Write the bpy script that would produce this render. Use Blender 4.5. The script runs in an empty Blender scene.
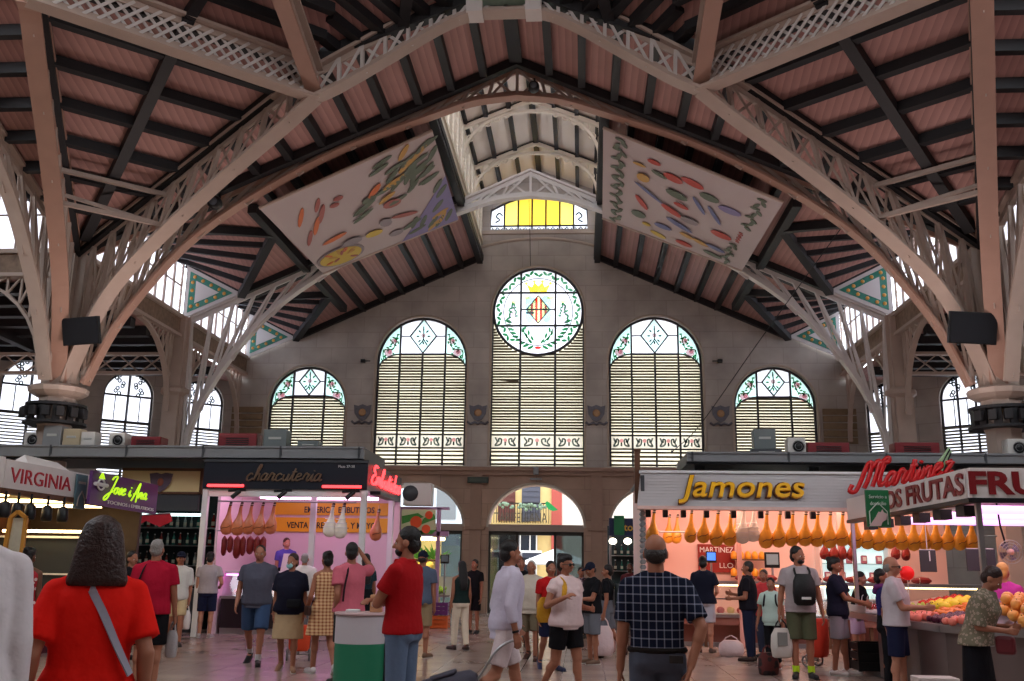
import bpy, bmesh, math, random
import numpy as np
from mathutils import Vector, Matrix, Euler
from mathutils.geometry import tessellate_polygon
random.seed(7)
SC = bpy.context.scene
COL = SC.collection
PI = math.pi
def V(*a): return Vector(a)
# ------------------------------------------------------------------ materials
def lin(c):
    c = c/255.0
    return c/12.92 if c <= .04045 else ((c+.055)/1.055)**2.4
def rgb(r, g, b): return (lin(r), lin(g), lin(b), 1.0)
MATS = {}
def mat(name, col, rough=.6, metal=0.0, noise=0.0, nscale=8.0, bump=0.0, bscale=40.0, spec=.4, coat=0.0, sheen=0.0):
    if name in MATS: return MATS[name]
    m = bpy.data.materials.new(name); m.use_nodes = True
    nt = m.node_tree; b = nt.nodes['Principled BSDF']
    c = rgb(*col)
    b.inputs['Base Color'].default_value = c
    b.inputs['Roughness'].default_value = rough
    b.inputs['Metallic'].default_value = metal
    b.inputs['Specular IOR Level'].default_value = spec
    if coat: b.inputs['Coat Weight'].default_value = coat
    if sheen: b.inputs['Sheen Weight'].default_value = sheen
    if noise or bump:
        tc = nt.nodes.new('ShaderNodeTexCoord')
    if noise:
        n = nt.nodes.new('ShaderNodeTexNoise'); n.inputs['Scale'].default_value = nscale; n.inputs['Detail'].default_value = 5
        mx = nt.nodes.new('ShaderNodeMix'); mx.data_type = 'RGBA'
        mx.inputs[6].default_value = tuple(x*(1-noise) for x in c[:3])+(1,)
        mx.inputs[7].default_value = tuple(min(1, x*(1+noise)) for x in c[:3])+(1,)
        nt.links.new(tc.outputs['Object'], n.inputs['Vector']); nt.links.new(n.outputs['Fac'], mx.inputs[0])
        nt.links.new(mx.outputs[2], b.inputs['Base Color'])
    if bump:
        n2 = nt.nodes.new('ShaderNodeTexNoise'); n2.inputs['Scale'].default_value = bscale; n2.inputs['Detail'].default_value = 3
        bp = nt.nodes.new('ShaderNodeBump'); bp.inputs['Strength'].default_value = bump; bp.inputs['Distance'].default_value = .02
        nt.links.new(tc.outputs['Object'], n2.inputs['Vector']); nt.links.new(n2.outputs['Fac'], bp.inputs['Height'])
        nt.links.new(bp.outputs['Normal'], b.inputs['Normal'])
    MATS[name] = m
    return m
def emat(name, col, strength):
    if name in MATS: return MATS[name]
    m = bpy.data.materials.new(name); m.use_nodes = True
    nt = m.node_tree; b = nt.nodes['Principled BSDF']
    b.inputs['Base Color'].default_value = rgb(*col)
    b.inputs['Emission Color'].default_value = rgb(*col)
    b.inputs['Emission Strength'].default_value = strength
    MATS[name] = m; return m
def tglass(name, col, trans=.85):
    """obscured coloured window glass: daylight comes through it diffused"""
    if name in MATS: return MATS[name]
    m = bpy.data.materials.new(name); m.use_nodes = True
    nt = m.node_tree; nt.nodes.clear()
    o = nt.nodes.new('ShaderNodeOutputMaterial'); t = nt.nodes.new('ShaderNodeBsdfTranslucent')
    d = nt.nodes.new('ShaderNodeBsdfDiffuse'); mx = nt.nodes.new('ShaderNodeMixShader')
    t.inputs['Color'].default_value = rgb(*col); d.inputs['Color'].default_value = rgb(*col)
    mx.inputs[0].default_value = 1-trans
    nt.links.new(t.outputs[0], mx.inputs[1]); nt.links.new(d.outputs[0], mx.inputs[2]); nt.links.new(mx.outputs[0], o.inputs[0])
    MATS[name] = m; return m
def cglass(name, col=(235, 245, 245), refl=.12):
    """clear pane"""
    if name in MATS: return MATS[name]
    m = bpy.data.materials.new(name); m.use_nodes = True
    nt = m.node_tree; nt.nodes.clear()
    o = nt.nodes.new('ShaderNodeOutputMaterial'); t = nt.nodes.new('ShaderNodeBsdfTransparent')
    g = nt.nodes.new('ShaderNodeBsdfGlossy'); mx = nt.nodes.new('ShaderNodeMixShader')
    t.inputs['Color'].default_value = rgb(*col); g.inputs['Roughness'].default_value = .05
    mx.inputs[0].default_value = refl
    nt.links.new(t.outputs[0], mx.inputs[1]); nt.links.new(g.outputs[0], mx.inputs[2]); nt.links.new(mx.outputs[0], o.inputs[0])
    MATS[name] = m; return m
# ------------------------------------------------------------------ mesh builder
class MB:
    def __init__(s): s.v = []; s.f = []; s.sm = []; s.mi = []; s.cur = 0
    def add(s, vs, fs, smooth=False):
        n = len(s.v); s.v.extend([tuple(x) for x in vs])
        for f in fs: s.f.append([i+n for i in f]); s.sm.append(smooth); s.mi.append(s.cur)
        return s
    def box(s, c, d, rz=0.0, R=None):
        hx, hy, hz = d[0]/2, d[1]/2, d[2]/2
        vs = [V(x, y, z) for x in (-hx, hx) for y in (-hy, hy) for z in (-hz, hz)]
        if R is None: R = Matrix.Rotation(rz, 3, 'Z')
        c = Vector(c)
        return s.add([R@v+c for v in vs], [(0,1,3,2),(4,6,7,5),(0,4,5,1),(2,3,7,6),(0,2,6,4),(1,5,7,3)])
    def bx(s, x0, x1, y0, y1, z0, z1): return s.box(((x0+x1)/2, (y0+y1)/2, (z0+z1)/2), (abs(x1-x0), abs(y1-y0), abs(z1-z0)))
    def rbox(s, c, d, r=.02, rz=0.0, R=None):
        """box with chamfered edges"""
        hx, hy, hz = d[0]/2, d[1]/2, d[2]/2; r = min(r, hx*.9, hy*.9, hz*.9)
        bm = bmesh.new(); bmesh.ops.create_cube(bm, size=1)
        for v in bm.verts: v.co = V(v.co.x*2*hx, v.co.y*2*hy, v.co.z*2*hz)
        bmesh.ops.bevel(bm, geom=bm.edges[:], offset=r, segments=2, affect='EDGES', profile=.5)
        if R is None: R = Matrix.Rotation(rz, 3, 'Z')
        c = Vector(c); bm.verts.index_update()
        s.add([R@v.co+c for v in bm.verts], [[v.index for v in f.verts] for f in bm.faces]); bm.free(); return s
    def bar(s, p, q, w, h, up=(0, 0, 1), off=0.0):
        """rectangular bar p->q, w across, h along up"""
        p, q = Vector(p), Vector(q); d = q-p
        if d.length < 1e-6: return s
        d.normalize(); u = Vector(up)
        if abs(d.dot(u)) > .98: u = V(0, 1, 0) if abs(d.y) < .9 else V(1, 0, 0)
        sd = d.cross(u).normalized(); u = sd.cross(d).normalized()
        o = u*off
        vs = [a+o+sd*(i*w/2)+u*(j*h/2) for a in (p, q) for i, j in ((-1,-1),(1,-1),(1,1),(-1,1))]
        return s.add(vs, [(3,2,1,0),(4,5,6,7),(0,1,5,4),(1,2,6,5),(2,3,7,6),(3,0,4,7)])
    def tube(s, pts, r, n=8, cap=True, smooth=True, closed=False):
        pts = [Vector(p) for p in pts]; m = len(pts)
        rs = r if isinstance(r, (list, tuple)) else [r]*m
        vs = []; prev = None
        for i, p in enumerate(pts):
            a = pts[i-1] if (i > 0 or closed) else p; b = pts[(i+1) % m] if (i < m-1 or closed) else p
            d = (b-a)
            if d.length < 1e-9: d = V(0, 0, 1)
            d.normalize()
            if prev is None:
                u = V(0, 0, 1) if abs(d.z) < .9 else V(1, 0, 0)
            else: u = prev
            x = d.cross(u)
            if x.length < 1e-6: x = d.cross(V(0.3, .5, .8))
            x.normalize(); u = x.cross(d).normalized(); prev = u
            for k in range(n):
                t = 2*PI*k/n; vs.append(p+(x*math.cos(t)+u*math.sin(t))*rs[i])
        fs = []
        for i in range(m if closed else m-1):
            j = (i+1) % m
            for k in range(n): fs.append((i*n+k, i*n+(k+1) % n, j*n+(k+1) % n, j*n+k))
        s.add(vs, fs, smooth)
        if cap and not closed: s.add([vs[k] for k in range(n)], [tuple(range(n))[::-1]]); s.add(vs[(m-1)*n:], [tuple(range(n))])
        return s
    def loft(s, rings, smooth=True, cap=True):
        n = len(rings[0]); vs = [p for r in rings for p in r]; fs = []
        for i in range(len(rings)-1):
            for k in range(n): fs.append((i*n+k, i*n+(k+1) % n, (i+1)*n+(k+1) % n, (i+1)*n+k))
        s.add(vs, fs, smooth)
        if cap: s.add(rings[0], [tuple(range(n))[::-1]], smooth); s.add(rings[-1], [tuple(range(n))], smooth)
        return s
    def eloft(s, rows, n=16, smooth=True, cap=True, R=None, o=(0, 0, 0), p=2.0):
        """rows of (z, rx, ry, cx, cy): stacked (super)ellipses"""
        o = Vector(o); rings = []
        for r in rows:
            z, rx, ry = r[:3]; cx, cy = (r[3], r[4]) if len(r) > 3 else (0, 0); ring = []
            for k in range(n):
                t = 2*PI*k/n; c, sn = math.cos(t), math.sin(t)
                x = math.copysign(abs(c)**(2/p), c)*rx+cx; y = math.copysign(abs(sn)**(2/p), sn)*ry+cy
                q = V(x, y, z); ring.append((R@q if R else q)+o)
            rings.append(ring)
        return s.loft(rings, smooth, cap)
    def ell(s, c, r, n=12, m=8, R=None, smooth=True):
        c = Vector(c); rows = []
        if not isinstance(r, (list, tuple)): r = (r, r, r)
        vs = []; fs = []
        vs.append(V(0, 0, -r[2]))
        for i in range(1, m):
            a = -PI/2+PI*i/m
            for k in range(n): t = 2*PI*k/n; vs.append(V(math.cos(a)*math.cos(t)*r[0], math.cos(a)*math.sin(t)*r[1], math.sin(a)*r[2]))
        vs.append(V(0, 0, r[2])); L = len(vs)-1
        for k in range(n): fs.append((0, 1+(k+1) % n, 1+k)); fs.append((L, 1+(m-2)*n+k, 1+(m-2)*n+(k+1) % n))
        for i in range(m-2):
            for k in range(n): a = 1+i*n; fs.append((a+k, a+(k+1) % n, a+n+(k+1) % n, a+n+k))
        return s.add([(R@v if R else v)+c for v in vs], fs, smooth)
    def cap(s, p, q, r1, r2, n=12, flat=False):
        """tapered capsule (or flat-ended tapered tube)"""
        p, q = Vector(p), Vector(q)
        if flat: return s.tube([p, q], [r1, r2], n)
        d = (q-p).normalized(); pts = []; rs = []
        for a in (80, 50, 20): a = math.radians(a); pts.append(p-d*r1*math.sin(a)); rs.append(r1*math.cos(a))
        pts.append(p); rs.append(r1); pts.append(q); rs.append(r2)
        for a in (20, 50, 80): a = math.radians(a); pts.append(q+d*r2*math.sin(a)); rs.append(r2*math.cos(a))
        return s.tube(pts, rs, n)
    def poly(s, pts, th=None, nrm=None):
        """flat polygon, optionally extruded by th along nrm (both sides closed)"""
        pts = [Vector(p) for p in pts]; n = len(pts)
        tri = tessellate_polygon([pts])
        if th is None: return s.add(pts, [t for t in tri])
        if nrm is None: nrm = (pts[1]-pts[0]).cross(pts[2]-pts[0])
        o = Vector(nrm).normalized()*th
        s.add(pts+[p+o for p in pts], [tuple(t) for t in tri]+[tuple(i+n for i in reversed(t)) for t in tri]+[(k, (k+1) % n, n+(k+1) % n, n+k) for k in range(n)])
        return s
    def holed(s, outer, holes, y0, y1, tf=None):
        """wall slab in XZ: outer & holes lists of (x,z); between y0 and y1"""
        tf = tf or (lambda x, y, z: V(x, y, z))
        loops = [outer]+holes
        L3 = [[V(x, z, 0) for x, z in lp] for lp in loops]
        tri = tessellate_polygon(L3); flat = [p for lp in L3 for p in lp]; n = len(flat)
        vs = [tf(p.x, y0, p.y) for p in flat]+[tf(p.x, y1, p.y) for p in flat]
        fs = [tuple(t) for t in tri]+[tuple(i+n for i in reversed(t)) for t in tri]
        k = 0
        for lp in loops:
            m = len(lp)
            for i in range(m): a, b = k+i, k+(i+1) % m; fs.append((a, b, b+n, a+n))
            k += m
        return s.add(vs, fs)
    def lathe(s, prof, n=20, o=(0, 0, 0), smooth=True, R=None):
        o = Vector(o); rings = []
        for r, z in prof:
            rings.append([(R@V(r*math.cos(2*PI*k/n), r*math.sin(2*PI*k/n), z) if R else V(r*math.cos(2*PI*k/n), r*math.sin(2*PI*k/n), z))+o for k in range(n)])
        return s.loft(rings, smooth, True)
    def mesh(s, name):
        me = bpy.data.meshes.new(name); me.from_pydata(s.v, [], s.f); 
        me.polygons.foreach_set('use_smooth', s.sm)
        if any(s.mi): me.polygons.foreach_set('material_index', s.mi)
        me.update(); bm = bmesh.new(); bm.from_mesh(me); bmesh.ops.recalc_face_normals(bm, faces=bm.faces[:]); bm.to_mesh(me); bm.free()
        return me
    def build(s, name, m, parent=None, label=None, local=False, **kw):
        me = s.mesh(name)
        for x in (m if isinstance(m, (list, tuple)) else [m]): me.materials.append(x)
        return link(name, me, parent, label, local, **kw)
def link(name, me, parent=None, label=None, local=False, cat=None, group=None, kind=None):
    o = bpy.data.objects.new(name, me); COL.objects.link(o)
    if parent is not None:
        o.parent = parent
        if not local:
            pm = Matrix.Identity(4); q = parent
            while q is not None: pm = q.matrix_basis @ pm; q = q.parent
            o.matrix_basis = pm.inverted()
    return tag(o, label, cat, group, kind)
def tag(o, label=None, cat=None, group=None, kind=None):
    if label: o['label'] = label
    if cat: o['category'] = cat
    if group: o['group'] = group
    if kind: o['kind'] = kind
    return o
def thing(name, label, cat, loc=(0, 0, 0), rz=0.0, group=None, kind=None):
    o = bpy.data.objects.new(name, None); COL.objects.link(o); o.location = loc; o.rotation_euler = (0, 0, rz); o.empty_display_size = .2
    return tag(o, label, cat, group, kind)
def kids(o): return [c for c in bpy.data.objects if c.parent is o]
def dup(root, loc, rz=None, label=None, group=None, scale=None):
    r = root.copy(); COL.objects.link(r); r.location = loc
    if rz is not None: r.rotation_euler = (0, 0, rz)
    if scale: r.scale = scale
    if label: r['label'] = label
    if group: r['group'] = group
    for ch in root.children:
        c = ch.copy(); COL.objects.link(c); c.parent = r
        for g in ch.children: d = g.copy(); COL.objects.link(d); d.parent = c
    return r
def crom(pts, n=6):
    """Catmull-Rom through points"""
    P = [Vector(p) for p in pts]; P = [P[0]*2-P[1]]+P+[P[-1]*2-P[-2]]; out = []
    for i in range(1, len(P)-2):
        for k in range(n):
            t = k/n; a, b, c, d = P[i-1:i+3]
            out.append(.5*((2*b)+(c-a)*t+(2*a-5*b+4*c-d)*t*t+(3*b-a-3*c+d)*t**3))
    out.append(P[-2]); return out
def text_mb(txt, size, depth, shear=0.0, bold=0.0, sx=1.0, align='LEFT'):
    """raised lettering lying in XZ, facing -Y, baseline at z=0"""
    c = bpy.data.curves.new('lettering', 'FONT'); c.body = txt; c.size = size; c.extrude = depth/2; c.shear = shear; c.offset = bold; c.align_x = align; c.resolution_u = 3
    o = bpy.data.objects.new('lettering', c); COL.objects.link(o)
    dg = bpy.context.evaluated_depsgraph_get(); me = bpy.data.meshes.new_from_object(o.evaluated_get(dg))
    mb = MB(); mb.add([(v.co.x*sx, -v.co.z, v.co.y) for v in me.vertices], [list(p.vertices) for p in me.polygons])
    bpy.data.objects.remove(o); bpy.data.meshes.remove(me); bpy.data.curves.remove(c)
    return mb
def place_mb(mb, o, ux=(1, 0, 0), uz=(0, 0, 1)):
    """move a MB built in XZ (facing -Y) so that x runs along ux and z along uz"""
    ux, uz, o = Vector(ux).normalized(), Vector(uz).normalized(), Vector(o); uy = uz.cross(ux)
    mb.v = [tuple(o+ux*x+uy*y+uz*z) for x, y, z in mb.v]; return mb
# ------------------------------------------------------------------ camera
cam_d = bpy.data.cameras.new('camera'); cam = bpy.data.objects.new('camera', cam_d); COL.objects.link(cam)
cam_d.sensor_fit = 'HORIZONTAL'; cam_d.sensor_width = 36.0; cam_d.lens = 965.56*36.0/1024.0
cam_d.clip_start = .05; cam_d.clip_end = 300
_p, _y, _r = math.radians(13.25), math.radians(4.18), math.radians(.87)
_M = Matrix.Rotation(_y, 3, 'Z') @ Matrix.Rotation(PI/2+_p, 3, 'X') @ Matrix.Rotation(_r, 3, 'Z')
cam.matrix_world = Matrix.Translation((1.47, 0, 1.45)) @ _M.to_4x4()
SC.camera = cam
def at(px, py, Y):
    """world point seen at photo pixel (px, py) on the plane y = Y"""
    d = _M @ V((px-512)/965.56, -(py-340.5)/965.56, -1)
    return V(1.47, 0, 1.45)+d*(Y/d.y)
def gx(px, Y, z=1.45): return at(px, 568.0-(z-1.45)*965/Y, Y).x
# ================================================================== PEOPLE
def remesh(mb, vox, name, smooth=4, fac=.5):
    """fuse overlapping volumes into one continuous smooth surface"""
    me = mb.mesh('tmp'); o = bpy.data.objects.new('tmp', me); COL.objects.link(o)
    r = o.modifiers.new('r', 'REMESH'); r.mode = 'VOXEL'; r.voxel_size = vox; r.use_smooth_shade = True
    if smooth: s = o.modifiers.new('s', 'SMOOTH'); s.factor = fac; s.iterations = smooth
    dg = bpy.context.evaluated_depsgraph_get(); dg.update()
    out = bpy.data.meshes.new_from_object(o.evaluated_get(dg)); out.name = name
    bpy.data.objects.remove(o); bpy.data.meshes.remove(me)
    out.polygons.foreach_set('use_smooth', [True]*len(out.polygons))
    return out
def cloth(name, col, bump=.7, scale=9, rough=.85): return mat('cloth_'+name, col, rough, bump=bump, bscale=scale, spec=.15, noise=.06, nscale=30)
SKIN = {'fair': mat('skin_fair', (188, 132, 108), .5, noise=.05, nscale=12, spec=.3), 'tan': mat('skin_tan', (162, 106, 82), .5, noise=.05, nscale=12, spec=.3), 'dark': mat('skin_dark', (104, 66, 48), .5, noise=.05, nscale=12, spec=.3)}
HAIRC = {'black': mat('hair_black', (22, 18, 18), .45, bump=.5, bscale=60), 'brown': mat('hair_brown', (58, 36, 24), .45, bump=.5, bscale=60), 'grey': mat('hair_grey', (140, 134, 130), .5, bump=.5, bscale=60), 'white': mat('hair_white', (206, 202, 196), .5, bump=.5, bscale=60), 'blonde': mat('hair_blonde', (206, 160, 90), .45, bump=.5, bscale=60), 'auburn': mat('hair_auburn', (46, 24, 20), .45, bump=.5, bscale=60), 'dgrey': mat('hair_dark_grey', (46, 36, 33), .5, bump=.5, bscale=60)}
M_eye = mat('eye_dark', (30, 22, 20), .2); M_eyew = mat('eye_white', (220, 214, 206), .3); M_lip = mat('lips', (160, 84, 78), .45)
def check_mat(name, dark, lightc, bw, bh, mort, second=None):
    m = bpy.data.materials.new(name); m.use_nodes = True; nt = m.node_tree; b = nt.nodes['Principled BSDF']; b.inputs['Roughness'].default_value = .9; b.inputs['Specular IOR Level'].default_value = .1
    tc = nt.nodes.new('ShaderNodeTexCoord'); sx = nt.nodes.new('ShaderNodeSeparateXYZ'); nt.links.new(tc.outputs['Object'], sx.inputs[0])
    def stripes(sock, period, width):
        a = nt.nodes.new('ShaderNodeMath'); a.operation = 'DIVIDE'; a.inputs[1].default_value = period; nt.links.new(sock, a.inputs[0])
        f = nt.nodes.new('ShaderNodeMath'); f.operation = 'FRACT'; nt.links.new(a.outputs[0], f.inputs[0])
        c = nt.nodes.new('ShaderNodeMath'); c.operation = 'LESS_THAN'; c.inputs[1].default_value = width; nt.links.new(f.outputs[0], c.inputs[0]); return c
    h = stripes(sx.outputs['Z'], bh, mort); v = stripes(sx.outputs['X'], bw, mort)
    ad = nt.nodes.new('ShaderNodeMath'); ad.operation = 'ADD'; nt.links.new(h.outputs[0], ad.inputs[0]); nt.links.new(v.outputs[0], ad.inputs[1])
    hf = nt.nodes.new('ShaderNodeMath'); hf.operation = 'MULTIPLY'; hf.inputs[1].default_value = .5; nt.links.new(ad.outputs[0], hf.inputs[0])
    mx = nt.nodes.new('ShaderNodeMix'); mx.data_type = 'RGBA'; mx.inputs[6].default_value = rgb(*dark); mx.inputs[7].default_value = rgb(*lightc); nt.links.new(hf.outputs[0], mx.inputs[0])
    nt.links.new(mx.outputs[2], b.inputs['Base Color']); return m
def blotch_mat(name, c1, c2, scale=14, th=.5, c3=None):
    m = bpy.data.materials.new(name); m.use_nodes = True; nt = m.node_tree; b = nt.nodes['Principled BSDF']; b.inputs['Roughness'].default_value = .9
    tc = nt.nodes.new('ShaderNodeTexCoord'); n = nt.nodes.new('ShaderNodeTexVoronoi'); n.inputs['Scale'].default_value = scale; nt.links.new(tc.outputs['Object'], n.inputs['Vector'])
    cr = nt.nodes.new('ShaderNodeValToRGB'); cr.color_ramp.interpolation = 'CONSTANT'; e = cr.color_ramp.elements; e[0].color = rgb(*c1); e[1].color = rgb(*c2); e[1].position = th
    if c3: q = e.new(.25); q.color = rgb(*c3)
    nt.links.new(n.outputs['Distance'], cr.inputs[0]); nt.links.new(cr.outputs[0], b.inputs['Base Color']); return m
def ik(S, T, a, b, hint):
    d = T-S; L = d.length
    if L > (a+b)*.995: T = S+d.normalized()*(a+b)*.995; d = T-S; L = d.length
    u = d.normalized(); x = (a*a-b*b+L*L)/(2*L); h = math.sqrt(max(0, a*a-x*x))
    p = Vector(hint); p = p-u*p.dot(u)
    if p.length < 1e-5: p = V(0, 1, 0)
    return S+u*x+p.normalized()*h, T
HANDS = {}; PEOPLE = {}
def person(key, label, px, Y, H, rz=0, skin='tan', hair=('short', 'brown'), top=None, bottom=None, shoes=(30, 30, 34), legs=((.0, .05), (.0, .05)), L=None, R=None, lean=0.0, hyaw=0.0, hpitch=0.0, w=1.0, belly=0.0, female=False, vox=.012, z=0.0, sock=None, curl=.5, armL_hint=None, armR_hint=None, x=None, extras=()):
    """label, place, height, heading (0 faces the camera, 90 faces the ham-stall side), clothing and pose; all joint positions follow from H"""
    X = x if x is not None else gx(px, Y, 1.0)
    body = MB(); rt = math.radians; H = H*.988; rz = rz+math.degrees(math.atan2(596-px, 965))
    hipz = .52*H; ch = math.cos(lean); sh_ = math.sin(lean)
    def sp(zf, yf=0.0, xf=0.0):      # point on the spine frame, leaning forward about the hips
        dz = zf*H-hipz; return V(xf*H, yf*H*ch-dz*sh_, hipz+dz*ch-yf*H*sh_*-1*0) if dz > 0 else V(xf*H, yf*H, zf*H)
    # legs --------------------------------------------------------------
    jl = []
    for s, (sw, kb) in zip((1, -1), legs):
        hip = V(s*.052*H*w, .0, hipz); th = .245*H
        knee = hip+V(s*.004*H, -math.sin(sw)*th, -math.cos(sw)*th); a2 = sw-kb
        ank = knee+V(0, -math.sin(a2)*.243*H, -math.cos(a2)*.243*H); jl.append((hip, knee, ank, a2))
    low = min(j[2].z for j in jl)-.038*H; dz0 = -low
    hipz += dz0; jl = [(h+V(0, 0, dz0), k+V(0, 0, dz0), a+V(0, 0, dz0), a2) for h, k, a, a2 in jl]
    Hs = H
    def sp(zf, yf=0.0, xf=0.0):
        d = (zf-.52)*H
        if d <= 0: return V(xf*H, yf*H, hipz+d)
        return V(xf*H, yf*H*ch-d*sh_, hipz+d*ch+yf*H*sh_)
    fg = 1.1 if female else 1.0
    feet = []
    for s, (hip, knee, ank, a2) in zip((1, -1), jl):
        body.cap(hip, knee, .052*H*w, .034*H*(.5+.5*w), 14); body.cap(knee+V(0, .004*H, -.03*H), knee.lerp(ank, .35)+V(0, .008*H, 0), .031*H, .033*H, 12); body.cap(knee, ank, .031*H, .022*H, 12)
        tilt = max(0, -a2*.9) if ank.z > .05*H else 0
        d = V(s*.18, -math.cos(tilt), -math.sin(tilt)).normalized(); heel = ank+V(0, .018*H, -.018*H); toe = heel+d*.125*H+V(0, 0, -.004*H)
        body.cap(heel, toe, .021*H, .017*H, 10); body.cap(ank, heel.lerp(toe, .45), .021*H, .018*H, 10); feet.append((heel, toe, d))
    # torso -------------------------------------------------------------
    prof = [(.488, .07, .055), (.505, .094*fg, .066), (.54, .094*fg, .068), (.60, .078 if female else .084, .058+belly*.6), (.65, .078 if female else .086, .058+belly), (.71, .088, .064+belly*.6), (.76, .099, .064), (.79, .098, .054), (.808, .08, .046), (.825, .052, .04), (.838, .036, .036)]
    def torso(mb, rows, grow=0.0, n=20, yo=0.0, flare=None):
        rings = []
        for zf, rx, ry in rows:
            ring = []
            for k in range(n):
                t = 2*PI*k/n; c, s_ = math.cos(t), math.sin(t); e = .85
                xx = math.copysign(abs(c)**e, c)*(rx*w+grow); yy = math.copysign(abs(s_)**e, s_)*(ry*(.5+.5*w)+grow)-belly*.35*(1 if .56 < zf < .74 else 0)
                ring.append(sp(zf, yy+yo, xx))
            rings.append(ring)
        mb.loft(rings, True, True)
    torso(body, prof)
    if female:
        for s in (-1, 1): body.ell(sp(.735, -.05, s*.042*w), (.042*H, .042*H, .04*H), 12, 8)
    # neck, head --------------------------------------------------------
    nb = sp(.822, .01); HR = Matrix.Rotation(hyaw, 3, 'Z')@Matrix.Rotation(hpitch+lean*.4, 3, 'X'); hc = sp(.866, .004)
    hp = lambda x, y, z_: hc+HR@V(x*H, y*H, z_*H)           # head frame, origin at the top of the neck
    body.cap(nb, hp(0, .004, .03), .036*H*(.9 if female else 1), .031*H*(.9 if female else 1), 12)
    hr = lambda rx, ry, rzz: (rx*H, ry*H, rzz*H)
    body.ell(hp(0, .008, .078), hr(.044, .055, .054), 16, 12, HR); body.ell(hp(0, -.016, .042), hr(.036, .038, .046), 14, 10, HR); body.ell(hp(0, -.034, .012), hr(.018, .016, .013), 10, 8, HR)
    body.cap(hp(0, -.05, .062), hp(0, -.063, .038), .006*H, .0095*H, 8); body.cap(hp(-.02, -.045, .068), hp(.02, -.045, .068), .008*H, .008*H, 8)
    for s in (-1, 1): body.ell(hp(s*.045, .006, .052), hr(.007, .014, .019), 10, 8, HR); body.cap(hp(s*.02, -.036, .042), hp(s*.028, -.022, .03), .013*H, .012*H, 8)
    # arms --------------------------------------------------------------
    sw_ = .106*w if not female else .095*w; arms = []
    for s, tg, hint in ((1, L, armL_hint), (-1, R, armR_hint)):
        S = sp(.792, .004, s*sw_); T = V(*[q*H for q in (tg or (s*(.125+.03*(w-1)), -.015, .475))]); 
        if not tg or len(tg) == 3: T = T+V(0, 0, dz0*0)
        E_, Wr = ik(S, T, .172*H, .150*H, hint or (s*.35, 1, -.25)); arms.append((S, E_, Wr, s))
        body.cap(sp(.822, .008, s*.03), S, .028*H, .03*H, 10); body.cap(S, E_, .033*H*(.6+.4*w)*(.85 if female else 1), .024*H*(.9 if female else 1), 12); body.cap(E_, E_.lerp(Wr, .3), .024*H, .025*H*(.9 if female else 1), 12); body.cap(E_, Wr, .023*H, .0165*H, 12)
        u = (Wr-E_).normalized(); fwd = V(0, -1, 0) if abs(u.y) < .8 else V(0, 0, 1); wv = (fwd-u*fwd.dot(u)).normalized(); pv = wv.cross(u)
        if pv.dot(V(-s, 0, 0)) < 0: pv = -pv
        hs = H*(.9 if female else 1)
        p0, p1 = Wr+u*.012*hs, Wr+u*.05*hs
        for q in (-.014, 0, .014): body.cap(p0+wv*q*hs*.8, p1+wv*q*hs, .0105*hs, .0095*hs, 8)
        for f, (off, ln) in enumerate(((.019, .040), (.0065, .045), (-.006, .042), (-.018, .033))):
            b0 = p1+wv*off*hs; cv = curl*(1+.12*f)
            a1 = (u*math.cos(cv*.6)+pv*math.sin(cv*.6)); a2 = (u*math.cos(cv*1.5)+pv*math.sin(cv*1.5)); m_ = b0+a1*ln*.52*hs
            body.cap(b0, m_, .0060*hs, .0056*hs, 7); body.cap(m_, m_+a2*ln*.5*hs, .0056*hs, .0048*hs, 7)
        t0 = Wr+u*.02*hs+wv*.014*hs; t1 = t0+(u*.6+wv*.75+pv*.3).normalized()*.028*hs; body.cap(t0, t1, .0075*hs, .0065*hs, 7); body.cap(t1, t1+(u*.9+wv*.25+pv*.4).normalized()*.024*hs, .0063*hs, .0052*hs, 7)
        HANDS[key+('L' if s > 0 else 'R')] = (p1+pv*.012*hs, u)
    root = thing('person', label, 'person', (X, Y, z), rt(rz)); PEOPLE[key] = root
    me = remesh(body, vox, 'body', 3); me.materials.append(SKIN[skin]); link('body', me, root, local=True)
    # face --------------------------------------------------------------
    for s in (-1, 1):
        m = MB(); m.ell(hp(s*.0195, -.0465, .054), hr(.0082, .005, .0052), 10, 8, HR); e = m.build('eye', M_eyew, root, local=True)
        MB().ell(hp(s*.0195, -.0505, .054), hr(.0042, .0024, .0044), 8, 6, HR).build('iris', M_eye, e, local=False) if False else MB().ell(hp(s*.0195, -.0505, .054), hr(.0042, .0024, .0044), 8, 6, HR).build('iris', M_eye, e, local=True)
    MB().ell(hp(0, -.0525, .0185), hr(.0125, .004, .0042), 10, 6, HR).build('lips', M_lip, root, local=True)
    # hair ----------------------------------------------------------------
    hs_, hcolr = hair; hm = MB(); HM = HAIRC.get(hcolr)
    if hs_ in ('short', 'bun', 'long', 'bob', 'pony'):
        hm.ell(hp(0, .014, .086), hr(.048, .056, .054), 16, 12, HR); hm.ell(hp(0, .034, .05), hr(.043, .038, .045), 14, 10, HR)
        if hs_ != 'short': hm.ell(hp(0, -.012, .105), hr(.042, .042, .032), 12, 8, HR)
    if hs_ == 'buzz': hm.ell(hp(0, .0115, .0815), hr(.0455, .0555, .053), 16, 12, HR); hm.ell(hp(0, .028, .05), hr(.042, .036, .04), 14, 10, HR)
    if hs_ == 'sides':
        hm.ell(hp(0, .032, .05), hr(.0435, .036, .036), 14, 10, HR)
        for s in (-1, 1): hm.ell(hp(s*.037, .014, .058), hr(.010, .03, .026), 10, 8, HR)
    if hs_ == 'bun': hm.ell(hp(0, .052, .118), hr(.026, .026, .024), 12, 8, HR)
    if hs_ == 'pony': hm.cap(hp(0, .06, .08), hp(0, .085, -.02), .02*H, .01*H, 10)
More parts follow.
